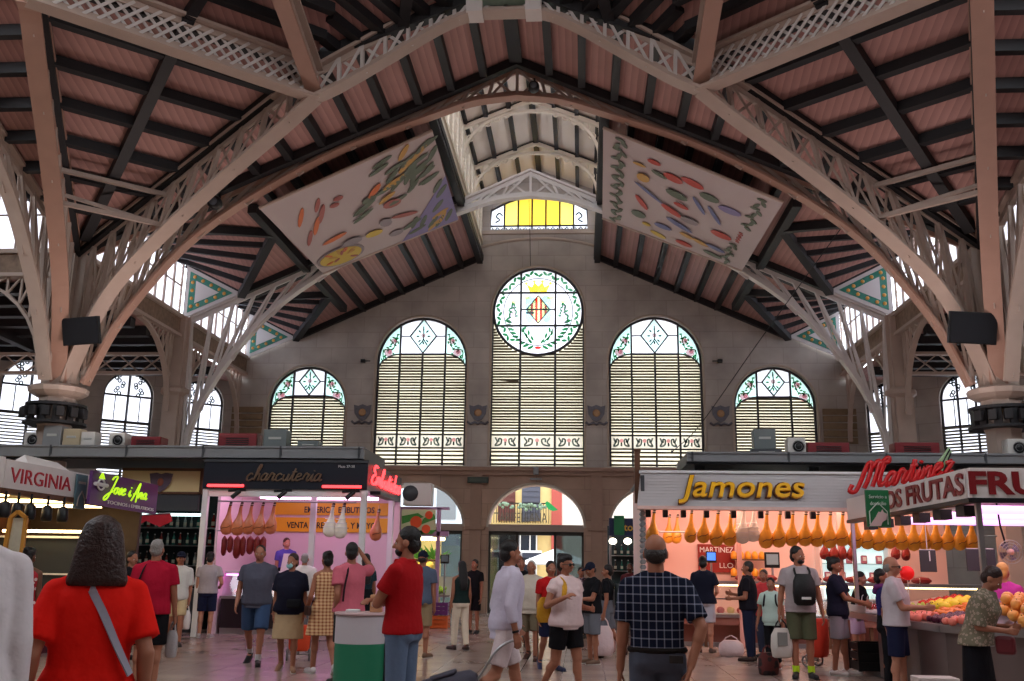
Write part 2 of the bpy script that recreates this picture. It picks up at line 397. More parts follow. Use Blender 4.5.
    if hs_ == 'long':
        R_ = []
        for zz, rx, ry, cy in ((.07, .05, .045, .022), (.02, .054, .04, .036), (-.05, .06, .034, .05), (-.14, .055, .026, .062), (-.2, .04, .016, .068)): R_.append([hc+(HR if zz > -.02 else Matrix.Identity(3))@V(rx*H*math.cos(2*PI*k/14), (cy+ry*math.sin(2*PI*k/14))*H, zz*H) for k in range(14)])
        hm.loft(R_)
    if hs_ == 'bob':
        R_ = []
        for zz, rx, ry, cy in ((.128, .03, .034, .014), (.115, .046, .048, .016), (.085, .058, .052, .02), (.04, .066, .05, .028), (-.005, .073, .046, .032), (-.04, .081, .043, .034), (-.056, .078, .034, .034)): R_.append([hp(rx*math.cos(2*PI*k/16), cy+ry*math.sin(2*PI*k/16), zz) for k in range(16)])
        hm.loft(R_)
    if hs_ in ('cap',):
        hm2 = MB(); hm2.ell(hp(0, .006, .088), hr(.049, .058, .052), 16, 12, HR); cm = remesh(hm2, .008, 'cap_crown', 2); cm.materials.append(cloth('cap_'+hcolr, (30, 34, 52))); cp = link('cap', cm, root, local=True)
        R_ = []; m = MB(); m.eloft([(-.004*H, .04*H, .045*H), (.004*H, .04*H, .045*H)], 14, R=HR@Matrix.Rotation(.15, 3, 'X'), o=hp(0, -.055, .088)); m.build('brim', cloth('cap_'+hcolr, (30, 34, 52)), cp, local=True)
        hm.ell(hp(0, .03, .048), hr(.043, .034, .034), 12, 8, HR); HM = HAIRC['dgrey']
    if hm.v and hs_ != 'none':
        h_ = remesh(hm, .008 if vox < .012 else .011, 'hair', 2); h_.materials.append(HM); link('hair', h_, root, local=True)
    # clothes -------------------------------------------------------------
    g = .011
    if top:
        kind, tm = top[0], top[1]; slv = top[2] if len(top) > 2 else .55; hem = top[3] if len(top) > 3 else .5
        m = MB(); rows = [(zf, rx, ry) for zf, rx, ry in prof if hem+.012 < zf < .83]; hr0 = [p for p in prof if p[0] >= hem][0]
        loose = top[4] if len(top) > 4 else .0
        rows = [(hem, hr0[1]+loose*1.4, hr0[2]+loose*1.2)]+[(zf, rx+loose*(1 if zf < .72 else .3), ry+loose*(.8 if zf < .72 else .3)) for zf, rx, ry in rows]
        rows += [(.842, .04, .04)] if kind not in ('tank',) else [(.825, .04, .034)]
        torso(m, rows, g)
        if female and kind != 'dress0':
            for s in (-1, 1): m.ell(sp(.735, -.052, s*.042*w), (.045*H, .045*H, .046*H), 12, 8)
        if kind != 'tank':
            for S, E_, Wr, s in arms:
                m.cap(sp(.826, .006, s*.035), S-V(0, 0, .004*H), .032*H, .036*H, 12); m.cap(S, S.lerp(E_, .3), .039*H, .040*H, 12); m.cap(sp(.76, 0, s*.075*w), S.lerp(E_, .22), .04*H, .03*H, 10)
                if slv <= 1: m.tube([S.lerp(E_, .1), S.lerp(E_, slv)], [.040*H, (.040+loose*.5)*H], 14)
                else: m.tube([S, E_], [.040*H, .036*H], 14); m.ell(E_, (.037*H,)*3, 12, 8); m.tube([E_, E_.lerp(Wr, slv-1)], [.036*H, .031*H], 14)
        me = remesh(m, max(vox, .010), 'garment', 5); me.materials.append(tm); link({'tee': 'shirt', 'polo': 'shirt', 'shirt': 'shirt', 'tank': 'tank_top', 'dress': 'dress_top'}.get(kind, 'shirt'), me, root, local=True)
        if kind in ('polo', 'shirt'):
            c = MB(); c.tube([sp(.838, .044*math.sin(t), .044*math.cos(t)) for t in [2*PI*k/14 for k in range(14)]], .012*H, 6, closed=True); c.build('collar', tm, root, local=True)
    if bottom:
        kind, bm_ = bottom[0], bottom[1]; ln = bottom[2] if len(bottom) > 2 else 1.0; m = MB()
        if kind == 'skirt':
            hemz = ln; R_ = []; fl = bottom[3] if len(bottom) > 3 else .02
            for k in range(6):
                zf = .61-(.61-hemz)*k/5; rx = (.082 if k == 0 else .1+fl*k/5)*fg; ry = .068+fl*.8*k/5+(belly*.4 if k < 3 else 0)
                R_.append([V(rx*w*H*math.cos(2*PI*i/20), ry*H*math.sin(2*PI*i/20)-(0 if k else 0), dz0+zf*H) for i in range(20)])
            m.loft(R_); me = remesh(m, max(vox, .012), 'skirt', 3); me.materials.append(bm_); link('skirt', me, root, local=True)
        else:
            wz = .563 if 'belt' in extras else .615; rows = [p for p in prof if .49 < p[0] < wz]; torso(m, [(.474, .074, .058)]+[(a_, b_, c_) for a_, b_, c_ in rows]+[(wz, .092 if wz < .6 else .084, .066+belly*.6)], .012)
            for s in (-1, 1): m.ell(V(s*.045*H*w, .03*H, hipz-.015*H), (.05*H*w, .05*H, .05*H), 12, 8)
            for s, (hip, knee, ank, a2) in zip((1, -1), jl):
                m.ell(hip, (.058*H*w, .06*H*w, .058*H), 12, 8)
                if ln <= 1: m.tube([hip, hip.lerp(knee, ln)], [.060*H*w, (.054 if kind == 'shorts' else .045)*H*w], 16)
                else: m.tube([hip, knee], [.058*H*w, .046*H*w], 16); m.ell(knee, (.046*H*w,)*3, 12, 8); m.tube([knee, knee.lerp(ank, ln-1)], [.046*H*w, .034*H], 16)
            me = remesh(m, max(vox, .011), 'legwear', 4); me.materials.append(bm_); link('shorts' if kind == 'shorts' else 'trousers', me, root, local=True)
            if kind == 'trousers' and 'belt' in extras:
                c = MB(); c.tube([sp(.553, (.0755)*math.sin(t)*(.5+.5*w), .1035*w*math.cos(t)) for t in [2*PI*k/20 for k in range(20)]], .012*H, 6, closed=True); c.build('belt', cloth('belt', (30, 24, 22)), root, local=True)
    # shoes ---------------------------------------------------------------
    if shoes:
        sm = mat('shoe_%d_%d_%d' % shoes, shoes, .55)
        for heel, toe, d in feet:
            m = MB(); m.cap(heel+V(0, .004*H, .004*H), toe+d*.004*H, .0255*H, .0215*H, 12); m.cap(heel+V(0, 0, .012*H), heel+V(0, -.03*H, .016*H), .023*H, .02*H, 10)
            me = remesh(m, .009, 'shoe', 2); me.materials.append(sm); so = link('shoe', me, root, local=True)
            sl = MB(); sl.bar(heel+V(0, .016*H, -.0195*H), toe+d*.02*H+V(0, 0, -.017*H), .044*H, .012*H); sl.build('sole', mat('shoe_sole', (190, 186, 180), .6) if sum(shoes) > 240 else mat('dark_sole', (24, 22, 22), .6), so, local=True)
    if sock:
        for hip, knee, ank, a2 in jl: m = MB(); m.tube([ank+(knee-ank)*.02, ank+(knee-ank)*.22], [.0265*H, .028*H], 12); m.build('sock', mat('sock_%d_%d_%d' % sock, sock, .8), root, local=True)
    # extras ----------------------------------------------------------------
    def strap(pts, m_, wd=.03, name='strap'):
        P = [sp(a, b, c) for a, b, c in pts]; P = crom(P, 5); mb = MB()
        for i in range(len(P)-1):
            c0 = sp(.66, 0); up = (P[i]-V(c0.x, c0.y, P[i].z)); up = up if up.length > .01 else V(0, 1, 0); mb.bar(P[i], P[i+1]+(P[i+1]-P[i])*.15, wd, .008, up=up)
        mb.build(name, m_, root, local=True)
    for e in extras:
        if e == 'mask': m = MB(); m.ell(hp(0, -.047, .024), hr(.031, .02, .026), 12, 8, HR); m.build('face_mask', mat('mask_teal', (150, 204, 206), .7), root, local=True)
        if e == 'sunglasses':
            m = MB()
            for s in (-1, 1): m.ell(hp(s*.02, -.055, .056), hr(.016, .006, .012), 10, 8, HR); m.cap(hp(s*.034, -.05, .058), hp(s*.046, .0, .056), .003*H, .003*H, 6)
            m.cap(hp(-.01, -.057, .058), hp(.01, -.057, .058), .003*H, .003*H, 6); m.build('sunglasses', mat('dark_lenses', (12, 12, 14), .1), root, local=True)
        if e == 'beard': m = MB(); m.ell(hp(0, -.026, .016), hr(.032, .03, .024), 12, 8, HR); m.build('beard', HAIRC['black'] if hcolr != 'brown' else HAIRC['brown'], root, local=True)
        if isinstance(e, tuple) and e[0] == 'strap': strap(e[1], e[2], e[3] if len(e) > 3 else .03)
        if isinstance(e, tuple) and e[0] == 'mesh': e[1](root, sp, hp, HR, H, dz0, arms)
    return root
def walk(f, b=None): return ((f, .12), (-f*.8, .45)) if b is None else ((f, b[0]), (-f*.8, b[1]))
C = cloth
ST = .064
# nearest people
person('white', 'person in a loose white long-sleeved shirt, partly out of view beside the red tee', -50, 4.0, 1.80, 180, 'fair', ('short', 'grey'), ('shirt', C('white_linen', (214, 206, 208)), 1.8, .46, .02), ('trousers', C('beige_chino', (170, 150, 120)), 1.95), vox=.009, R=(-.14, -.02, .47), L=(.13, -.02, .47))
person('redw', 'woman from behind with shoulder-length dark hair and bright red tee with grey strap', 88, 4.45, 1.665, 180, 'tan', ('bob', 'auburn'), ('tee', C('bright_red', (226, 26, 16)), .78, .42, .012), ('trousers', C('dark_jeans', (50, 56, 74)), 1.95), female=True, vox=.008, w=1.06, hyaw=-.05, L=(.15, -.01, .5), R=(-.15, -.01, .5),
       extras=(('strap', [(.838, .012, .028), (.80, .066, .012), (.74, .084, -.022), (.66, .082, -.062), (.58, .075, -.105)], mat('grey_strap', (150, 146, 160), .5), .034),))
M_plaid = check_mat('navy_white_check', (22, 26, 44), (140, 142, 160), .05, .056, .16)
person('plaid', 'balding man from behind in navy and white checked shirt, hand at his hip pocket', 657, 6.75, 1.70, 180, 'tan', ('sides', 'dgrey'), ('shirt', M_plaid, .8, .545, .006), ('trousers', C('slate_trousers', (74, 76, 88)), 1.97), (50, 36, 28), vox=.007, w=1.04, L=(.148, -.02, .47), R=(-.125, .075, .505), armR_hint=(-1, .35, 0), curl=.7, extras=('belt', ('mesh', lambda root, sp, hp, HR, H, dz0, arms: MB().rbox(V(-.07*H, .088*H, .53*H), (.09, .02, .05), .006).build('wallet', mat('dark_wallet', (36, 28, 26), .5), root, local=True))))
person('redpolo', 'tall man in a dark red polo and jeans with folded arms beside the round counter', 403, 8.3, 1.79, -118, 'tan', ('short', 'black'), ('polo', C('crimson', (166, 18, 24)), .62, .505, .008), ('trousers', C('washed_jeans', (96, 112, 136)), 1.97), (60, 48, 40), vox=.009, L=(-.03, -.13, .65), R=(.04, -.125, .66), armL_hint=(1, .1, -.4), armR_hint=(-1, .1, -.4), hyaw=.25, extras=('beard',))
person('walker', 'man in an untucked pale shirt and whitish shorts walking and pulling a dark trolley', 505, 10.1, 1.78, 112, 'tan', ('short', 'black'), ('shirt', C('pale_lilac_shirt', (198, 188, 204)), 1.62, .445, .014), ('shorts', C('off_white_shorts', (214, 196, 196)), .92), (60, 48, 40), walk(.36), vox=.009, R=(-.16, .0, .47), L=(.12, -.1, .5), lean=.1, hyaw=-.1, extras=(('mesh', lambda root, sp, hp, HR, H, dz0, arms: MB().tube([arms[1][1].lerp(arms[1][2], .9), arms[1][1].lerp(arms[1][2], .98)], .036, 10).build('wrist_watch', mat('dark_watch', (20, 20, 22), .3), root, local=True)),))
M_yel = mat('mustard_bag_cloth', (206, 150, 34), .8, bump=.4)
person('tankw', 'woman in pinkish white top, black shorts and sunglasses, mustard strap on her shoulder', 566, 11.6, 1.64, 42, 'tan', ('bun', 'black'), ('tee', C('pinkish_white', (222, 196, 194)), .35, .475, .012), ('shorts', C('black_shorts', (20, 18, 22)), .72), (206, 200, 200), walk(.2), female=True, vox=.009, w=1.14, belly=.012, L=(.12, -.13, .62), R=(-.12, -.12, .7), armR_hint=(-.6, .6, -.8), hyaw=.2, extras=('sunglasses', ('mesh', lambda root, sp, hp, HR, H, dz0, arms: (MB().eloft([(-.16, .09, .05), (-.1, .12, .06), (.06, .11, .055), (.12, .06, .03)], 12, o=sp(.62, .09, -.12)).build('shoulder_bag', M_yel, root, local=True))), ('strap', [(.70, .07, -.12), (.80, .06, -.075), (.826, .0, -.068), (.78, -.07, -.08), (.70, -.085, -.1)], M_yel, .055)))
# charcuteria side
person('floral', 'woman in a red and white blotched dress standing by the VIRGINIA counter', 24, 12.4, 1.63, 150, 'dark', ('bun', 'black'), ('tank', blotch_mat('red_white_blotch', (216, 190, 186), (166, 24, 40), 16, .35), .3, .5, .01), ('skirt', blotch_mat('red_white_blotch2', (216, 190, 186), (166, 24, 40), 16, .35), .3), female=True)
person('peek', 'dark-haired person in black, half hidden between the red tee and the crimson polo', 129, 15.0, 1.63, 40, 'tan', ('short', 'black'), ('tee', C('black_cotton', (24, 24, 28))), ('trousers', C('black_trousers', (26, 26, 30)), 1.95))
person('crimson', 'grey-haired man from behind in a crimson polo and black shorts with a shoulder strap', 152, 11.6, 1.74, 165, 'tan', ('buzz', 'grey'), ('polo', C('raspberry', (170, 20, 48)), .62, .49, .012), ('shorts', C('black_shorts', (20, 18, 22)), .95), w=1.1, belly=.015, R=(-.15, -.05, .48), extras=(('strap', [(.835, .01, .05), (.80, .066, .06), (.70, .09, .085), (.6, .085, .1)], C('black_cotton', (24, 24, 28)), .025),))
person('whiteshirt', 'man in a dark cap, white half-sleeved shirt and beige shorts walking towards the viewer', 178, 17.65, 1.67, -5, 'tan', ('cap', 'navy'), ('shirt', C('white_cotton', (216, 212, 206)), .9, .48, .014), ('shorts', C('beige_shorts', (206, 182, 142)), .85), (40, 36, 36), walk(.2))
person('greyback', 'person from behind in a grey tee and navy shorts at the charcuteria counter', 208, 19.7, 1.69, 170, 'fair', ('short', 'black'), ('tee', C('ash_grey', (176, 166, 172)), .55, .51, .012), ('shorts', C('navy_shorts', (30, 34, 62)), .9), (170, 160, 160), w=1.04, R=(-.13, -.1, .6))
person('greytee', 'bald man in a slate-grey tee and denim shorts striding past the charcuteria', 257, 14.7, 1.77, -12, 'tan', ('buzz', 'dgrey'), ('tee', C('slate_tee', (84, 84, 98)), .6, .47, .014), ('shorts', C('denim_shorts', (60, 82, 116)), .95), (24, 24, 28), walk(.27), w=1.14, belly=.012, sock=(190, 184, 186), R=(-.155, -.07, .49), L=(.15, .04, .49))
person('maskw', 'short-haired woman with a pale mask, dark navy blouse and beige skirt, walking', 290, 13.85, 1.62, -8, 'tan', ('short', 'auburn'), ('tee', C('midnight_blouse', (28, 28, 44)), .7, .475, .016), ('skirt', C('sand_skirt', (190, 164, 128)), .27, .012), (150, 110, 84), walk(.12), female=True, w=1.12, belly=.02, hyaw=-.4, extras=('mask', ('mesh', lambda root, sp, hp, HR, H, dz0, arms: MB().rbox(sp(.57, -.12, .05), (.2, .05, .12), .02).build('belt_bag', C('black_cotton', (24, 24, 28)), root, local=True))))
person('vendor', 'vendor with blue and white tunic behind the charcuteria counter', 284, 22.35, 1.72, 10, 'fair', ('short', 'brown'), ('tee', C('violet_blue_tunic', (92, 82, 170))), ('trousers', C('black_trousers', (26, 26, 30)), 1.95), z=.34, hyaw=.2, extras=(('mesh', lambda root, sp, hp, HR, H, dz0, arms: MB().poly([sp(.79, -.083, -.05), sp(.79, -.083, .05), sp(.62, -.086, .075), sp(.5, -.09, .09), sp(.5, -.09, -.09), sp(.62, -.086, -.075)], .01, (0, -1, 0)).build('apron', C('white_cotton', (216, 212, 206)), root, local=True)),))
person('whiteback', 'grey-haired man in a white shirt seen from behind at the charcuteria counter', 303, 20.2, 1.70, 172, 'tan', ('buzz', 'grey'), ('shirt', C('white_cotton', (216, 212, 206)), .7, .48, .016), ('trousers', C('grey_trousers', (110, 108, 112)), 1.95), w=1.1, R=(-.1, -.1, .58))
M_ging = check_mat('tan_gingham', (226, 186, 140), (150, 84, 56), .05, .045, .45)
person('dressw', 'woman with a dark bun and tan gingham sleeveless dress, seen from behind', 325, 13.7, 1.66, 196, 'tan', ('bun', 'black'), ('tank', M_ging, .3, .5, .006), ('skirt', M_ging, .31, .05), (206, 196, 196), walk(.2), female=True, w=.92, L=(.13, -.08, .5), extras=(('mesh', lambda root, sp, hp, HR, H, dz0, arms: MB().rbox(sp(.51, .02, .15), (.06, .18, .13), .02).build('hand_bag', mat('brown_leather', (66, 36, 28), .5), root, local=True)),))
def point_finger(root, sp, hp, HR, H, dz0, arms): pass
person('pink', 'man in a pink tee seen from behind with one arm raised, pointing up', 349, 12.6, 1.75, 208, 'tan', ('short', 'black'), ('tee', C('dusty_pink', (206, 104, 120)), .62, .5, .014), ('shorts', C('charcoal_shorts', (40, 42, 44)), .95), w=1.02, L=(.1, -.02, .5), R=(-.17, -.15, .93), armR_hint=(-1, -.2, -.6), curl=.9, hyaw=-.5, extras=(('strap', [(.83, .02, .04), (.79, .068, .06), (.68, .085, .09), (.58, .09, .1)], C('dark_strap', (50, 30, 36)), .025),))
person('teal', 'person in a dark teal top half hidden behind the man in pink', 364, 18.4, 1.68, 200, 'tan', ('long', 'black'), ('tee', C('dark_teal', (38, 58, 66))), ('trousers', C('black_trousers', (26, 26, 30)), 1.95), female=True)
person('behindpolo', 'man in a blue-grey tee and khaki shorts just behind the red polo', 422, 16.4, 1.72, 160, 'tan', ('cap', 'navy'), ('tee', C('blue_grey_tee', (86, 96, 116)), .6, .48, .01), ('shorts', C('khaki_shorts', (150, 128, 98)), .95), (120, 90, 70), x=gx(422, 16.4, 1.0))
person('longhair', 'woman with very long dark hair, dark green top and cream trousers, seen from behind', 461, 18.1, 1.57, 205, 'tan', ('long', 'black'), ('tank', C('bottle_green', (28, 44, 42)), .3, .52, .006), ('trousers', C('cream_trousers', (224, 206, 184)), 1.93), (60, 40, 36), ((.12, .06), (-.08, .12)), female=True, w=.95)
person('produceman', 'person in black tee and shorts in front of the pillar by the greengrocer stall', 474, 22.6, 1.64, -30, 'tan', ('short', 'black'), ('tee', C('black_cotton', (24, 24, 28))), ('shorts', C('black_shorts', (20, 18, 22)), .9), (24, 24, 28))
# middle
person('blackmid', 'man in black between the walking man and the white-haired man', 521, 19.0, 1.67, 5, 'tan', ('short', 'black'), ('tee', C('black_cotton', (24, 24, 28)), .6), ('trousers', C('black_trousers', (26, 26, 30)), 1.95), legs=walk(.15))
person('oldman', 'white-haired man in a pale buttoned shirt and olive shorts, walking with a cane', 531, 16.4, 1.60, -14, 'tan', ('buzz', 'white'), ('shirt', C('pale_stone_shirt', (206, 194, 178)), .9, .455, .018), ('shorts', C('olive_shorts', (116, 104, 84)), .98), (70, 40, 32), walk(.17), w=1.1, belly=.02, L=(.115, -.1, .5))
person('redmid', 'person in a red top mostly hidden behind the woman with sunglasses', 551, 14.9, 1.58, 15, 'tan', ('short', 'black'), ('tee', C('scarlet', (186, 26, 30)), .6), ('shorts', C('navy_shorts', (30, 34, 62)), .9), (30, 36, 70), walk(.18))
person('capman', 'man in a navy cap, black tee and grey shorts looking down at his hands', 592, 16.0, 1.57, -62, 'tan', ('cap', 'navy'), ('tee', C('black_cotton', (24, 24, 28)), .62, .49, .014), ('shorts', C('mid_grey_shorts', (112, 114, 122)), .97), (110, 84, 66), w=1.06, L=(.07, -.2, .64), R=(-.04, -.2, .64), hpitch=.35, curl=.8)
def backpack(col, sc=1.0, side=1):
    def f(root, sp, hp, HR, H, dz0, arms):
        m = MB(); R_ = []
        for zf, rx, ry in ((.56, .06, .03), (.58, .085, .05), (.66, .09, .058), (.74, .085, .05), (.79, .06, .03)): R_.append([sp(zf, side*(.085+ry)+ry*.95*math.sin(2*PI*k/16), rx*sc*math.cos(2*PI*k/16)) for k in range(16)])
        m.loft(R_); b = m.build('backpack', col, root, local=True)
        m = MB()
        for s in (-1, 1): P = crom([sp(.78, side*.07, s*.05), sp(.825, side*.03, s*.06), sp(.79, -side*.06, s*.062), sp(.70, -side*.078, s*.075), sp(.63, side*.03, s*.1)], 5); m.tube(P, .014, 6)
        m.build('backpack_strap', col, b, local=True); m = MB(); m.tube([sp(.6, side*.16, -.06), sp(.6, side*.16, .06)], .03, 8); m.build('front_pocket', col, b, local=True)
    return ('mesh', f)
person('packman', 'person with a dark rucksack following the man in the navy cap', 607, 17.2, 1.55, -100, 'tan', ('short', 'black'), ('tee', C('black_cotton', (24, 24, 28)), .6), ('shorts', C('mid_grey_shorts', (112, 114, 122)), .9), (90, 60, 50), walk(.2), extras=(backpack(mat('dark_green_pack', (28, 38, 40), .6)),))
person('pinklit', 'person in a patterned top far behind the man in the navy cap, near the pillar', 581, 22.0, 1.5, 10, 'tan', ('short', 'black'), ('tee', blotch_mat('grey_pattern', (150, 130, 140), (70, 50, 60), 20)), ('trousers', C('black_trousers', (26, 26, 30)), 1.95), female=True)
person('pillarman', 'person in dark clothes beside the navy-signed small stall', 630, 24.0, 1.62, -20, 'dark', ('buzz', 'black'), ('tee', C('maroon_tee', (92, 40, 44))), ('trousers', C('black_trousers', (26, 26, 30)), 1.95))
# ham stall side
person('hamback', 'woman from behind in a navy tee and light grey shorts at the ham counter', 704, 18.6, 1.73, 172, 'fair', ('bun', 'black'), ('tee', C('navy_tee', (26, 28, 44)), .62, .5, .012), ('shorts', C('light_grey_shorts', (186, 182, 192)), .88), (90, 70, 64), legs=((.06, .05), (.0, .05)), female=True, w=1.05, R=(-.11, -.12, .6))
person('hamman', 'grey-haired man in a black polo and navy trousers, sideways at the ham counter', 748, 17.1, 1.64, -100, 'tan', ('buzz', 'dgrey'), ('polo', C('black_polo', (28, 26, 34)), .62, .5, .012), ('trousers', C('navy_trousers', (32, 38, 62)), 1.97), (50, 30, 26), R=(-.07, -.17, .66), L=(.1, -.15, .62), w=1.08, belly=.018)
person('redlady', 'woman in a coral red top behind the child in the mint tee', 764, 17.9, 1.5, -20, 'tan', ('short', 'auburn'), ('tee', C('coral_top', (200, 62, 66)), .6, .46, .016), ('trousers', C('dark_jeans', (50, 56, 74)), 1.95), female=True, w=1.1)
person('child', 'child in a pale mint tee with dark shoulder straps, beside the bearded man', 771, 16.0, 1.37, -12, 'tan', ('short', 'black'), ('tee', C('pale_mint', (186, 208, 198)), .6, .46, .016), ('trousers', C('black_trousers', (26, 26, 30)), 1.9), (150, 70, 60), R=(-.17, -.02, .48), w=.95, extras=(backpack(mat('dark_pack', (24, 26, 34), .6), .8),))
def chest_pack(root, sp, hp, HR, H, dz0, arms):
    bk = mat('black_rucksack', (14, 14, 16), .55, bump=.3, bscale=20); m = MB(); R_ = []
    for zf, rx, ry in ((.545, .06, .03), (.565, .082, .045), (.64, .09, .05), (.73, .082, .046), (.785, .058, .026)): R_.append([sp(zf, -.078-ry+ry*.95*math.sin(2*PI*k/16), .022+rx*math.cos(2*PI*k/16)) for k in range(16)])
    m.loft(R_); b = m.build('rucksack', bk, root, local=True); m = MB()
    for s, xx in ((-1, -.04), (1, .075)): m.tube(crom([sp(.75, -.09, .02+s*.045), sp(.80, -.075, xx), sp(.832, -.01, xx*.9), sp(.79, .07, xx)], 5), .017, 6)
    m.build('rucksack_strap', bk, b, local=True); MB().rbox(sp(.6, -.172, .03), (.13, .012, .035), .004).build('white_tag', mat('white_print', (220, 216, 214), .5), b, local=True)
person('bigman', 'bearded man in grey tee and olive shorts with a black rucksack on his chest', 800, 14.6, 1.83, 6, 'tan', ('short', 'black'), ('tee', C('pale_grey_tee', (170, 158, 160)), .6, .49, .012), ('shorts', C('olive_green_shorts', (86, 88, 66)), .97), (40, 40, 44), ((.02, .05), (.04, .06)), w=1.04, hyaw=.75, sock=(196, 236, 40), R=(-.17, -.02, .455), L=(.165, -.03, .47), extras=('beard', ('mesh', chest_pack)))
person('bunw', 'woman with a dark bun, navy tee and grey shorts, sideways at the juice cups', 837, 15.1, 1.69, 78, 'tan', ('bun', 'black'), ('tee', C('dusk_navy_tee', (36, 36, 56)), .7, .47, .016), ('shorts', C('heather_grey_shorts', (160, 154, 164)), .9), (226, 216, 214), ((.1, .05), (-.05, .08)), female=True, w=1.05, L=(.04, -.22, .6), R=(-.05, -.23, .62))
person('lilacw', 'woman in black tee and lilac shorts leaning on the counter behind the navy tee', 855, 16.75, 1.5, 80, 'fair', ('short', 'black'), ('tee', C('black_cotton', (24, 24, 28)), .6, .5, .01), ('shorts', C('lilac_shorts', (206, 176, 206)), .8), (214, 190, 160), ((.15, .3), (-.05, .05)), female=True, lean=.22, L=(.05, -.25, .6), R=(-.05, -.22, .56))
person('paleman', 'bald man in a pale tee and navy shorts, sideways at the FRUTAS counter', 895, 12.5, 1.67, 84, 'fair', ('sides', 'grey'), ('tee', C('pale_blue_grey_tee', (200, 190, 196)), .7, .5, .014), ('shorts', C('navy_shorts', (30, 34, 62)), .95), (24, 20, 20), ((.06, .05), (-.04, .05)), w=1.1, belly=.015, L=(.06, -.2, .64), R=(-.06, -.2, .64), extras=('sunglasses',))
person('violet', 'person with a violet scarf and dark blue top half hidden behind the bald man', 884, 13.3, 1.52, 90, 'tan', ('short', 'black'), ('tee', C('deep_blue_top', (44, 40, 96)), .7), ('trousers', C('black_trousers', (26, 26, 30)), 1.95), female=True, x=5.4, w=.85, extras=(('mesh', lambda root, sp, hp, HR, H, dz0, arms: MB().tube(crom([sp(.8, .07, .05), sp(.845, .05, .0), sp(.845, -.03, -.05), sp(.8, -.08, .0), sp(.845, -.02, .05), sp(.84, .05, .02)], 5), .04, 8).build('scarf', mat('violet_scarf', (110, 40, 110), .8, bump=.6, bscale=20), root, local=True)),))
person('oldlady', 'older woman in a patterned blouse and long black skirt stooping over the fruit', 973, 10.1, 1.58, 76, 'tan', ('short', 'auburn'), ('shirt', blotch_mat('olive_pink_print', (150, 132, 116), (116, 108, 88), 30, .4, (176, 152, 136)), .95, .5, .016), ('skirt', C('black_skirt', (20, 18, 24)), .25, .03), (60, 44, 40), female=True, w=1.12, lean=.3, hpitch=.5, L=(.05, -.2, .62), R=(-.06, -.19, .6), vox=.010, extras=(('mesh', lambda root, sp, hp, HR, H, dz0, arms: MB().rbox(sp(.56, -.17, -.02), (.1, .17, .17), .03).build('hand_bag', mat('wine_leather', (96, 22, 30), .5), root, local=True)),))
person('blonde', 'blonde vendor in a magenta top behind the golden peaches', 1006, 13.35, 1.62, 165, 'fair', ('short', 'blonde'), ('tee', C('magenta_top', (190, 64, 160)), .6, .5, .01), ('trousers', C('black_trousers', (26, 26, 30)), 1.95), female=True, w=1.05)
person('coral', 'vendor in a coral top behind the golden peaches, beside the blonde vendor', 1042, 13.1, 1.55, 60, 'tan', ('short', 'brown'), ('tee', C('light_coral_top', (226, 104, 96)), .5, .5, .01), ('trousers', C('black_trousers', (26, 26, 30)), 1.95), w=1.05)
# ================================================================== THE HALL
M_iron = mat('painted_iron', (168, 148, 136), .55, noise=.12, nscale=3, bump=.15, bscale=60)
M_iron_w = mat('pale_painted_iron', (196, 188, 184), .5, noise=.08, nscale=4)
M_rust = mat('old_rose_painted_iron', (158, 122, 106), .55, noise=.12, nscale=3)
M_black = mat('dark_roof_timber', (26, 24, 27), .6, noise=.25, nscale=6)
M_stone = None
def stone_mat(name, c1, c2, mortar, bw=1.1, bh=.55, y_axis=True):
    m = bpy.data.materials.new(name); m.use_nodes = True; nt = m.node_tree; b = nt.nodes['Principled BSDF']
    tc = nt.nodes.new('ShaderNodeTexCoord'); mp = nt.nodes.new('ShaderNodeMapping'); mp.inputs['Rotation'].default_value = (PI/2, 0, 0)
    br = nt.nodes.new('ShaderNodeTexBrick'); br.inputs['Color1'].default_value = rgb(*c1); br.inputs['Color2'].default_value = rgb(*c2); br.inputs['Mortar'].default_value = rgb(*mortar)
    br.inputs['Scale'].default_value = 1; br.inputs['Brick Width'].default_value = bw; br.inputs['Row Height'].default_value = bh; br.inputs['Mortar Size'].default_value = .012
    n = nt.nodes.new('ShaderNodeTexNoise'); n.inputs['Scale'].default_value = .9; n.inputs['Detail'].default_value = 8
    mx = nt.nodes.new('ShaderNodeMix'); mx.data_type = 'RGBA'; mx.blend_type = 'MULTIPLY'; mx.inputs[0].default_value = 1
    cr = nt.nodes.new('ShaderNodeValToRGB'); cr.color_ramp.elements[0].color = (.72, .70, .68, 1); cr.color_ramp.elements[0].position = .3; cr.color_ramp.elements[1].color = (1.1, 1.08, 1.05, 1); cr.color_ramp.elements[1].position = .7
    nt.links.new(tc.outputs['Object'], mp.inputs['Vector']); nt.links.new(mp.outputs[0], br.inputs['Vector']); nt.links.new(tc.outputs['Object'], n.inputs['Vector'])
    nt.links.new(n.outputs['Fac'], cr.inputs[0]); nt.links.new(br.outputs['Color'], mx.inputs[6]); nt.links.new(cr.outputs[0], mx.inputs[7]); nt.links.new(mx.outputs[2], b.inputs['Base Color'])
    b.inputs['Roughness'].default_value = .8
    return m
M_wall = stone_mat('grey_brown_plaster_blocks', (180, 172, 166), (173, 165, 159), (162, 154, 149))
M_walllow = stone_mat('rosy_stone', (172, 142, 126), (163, 134, 118), (145, 118, 104), 1.6, .5)
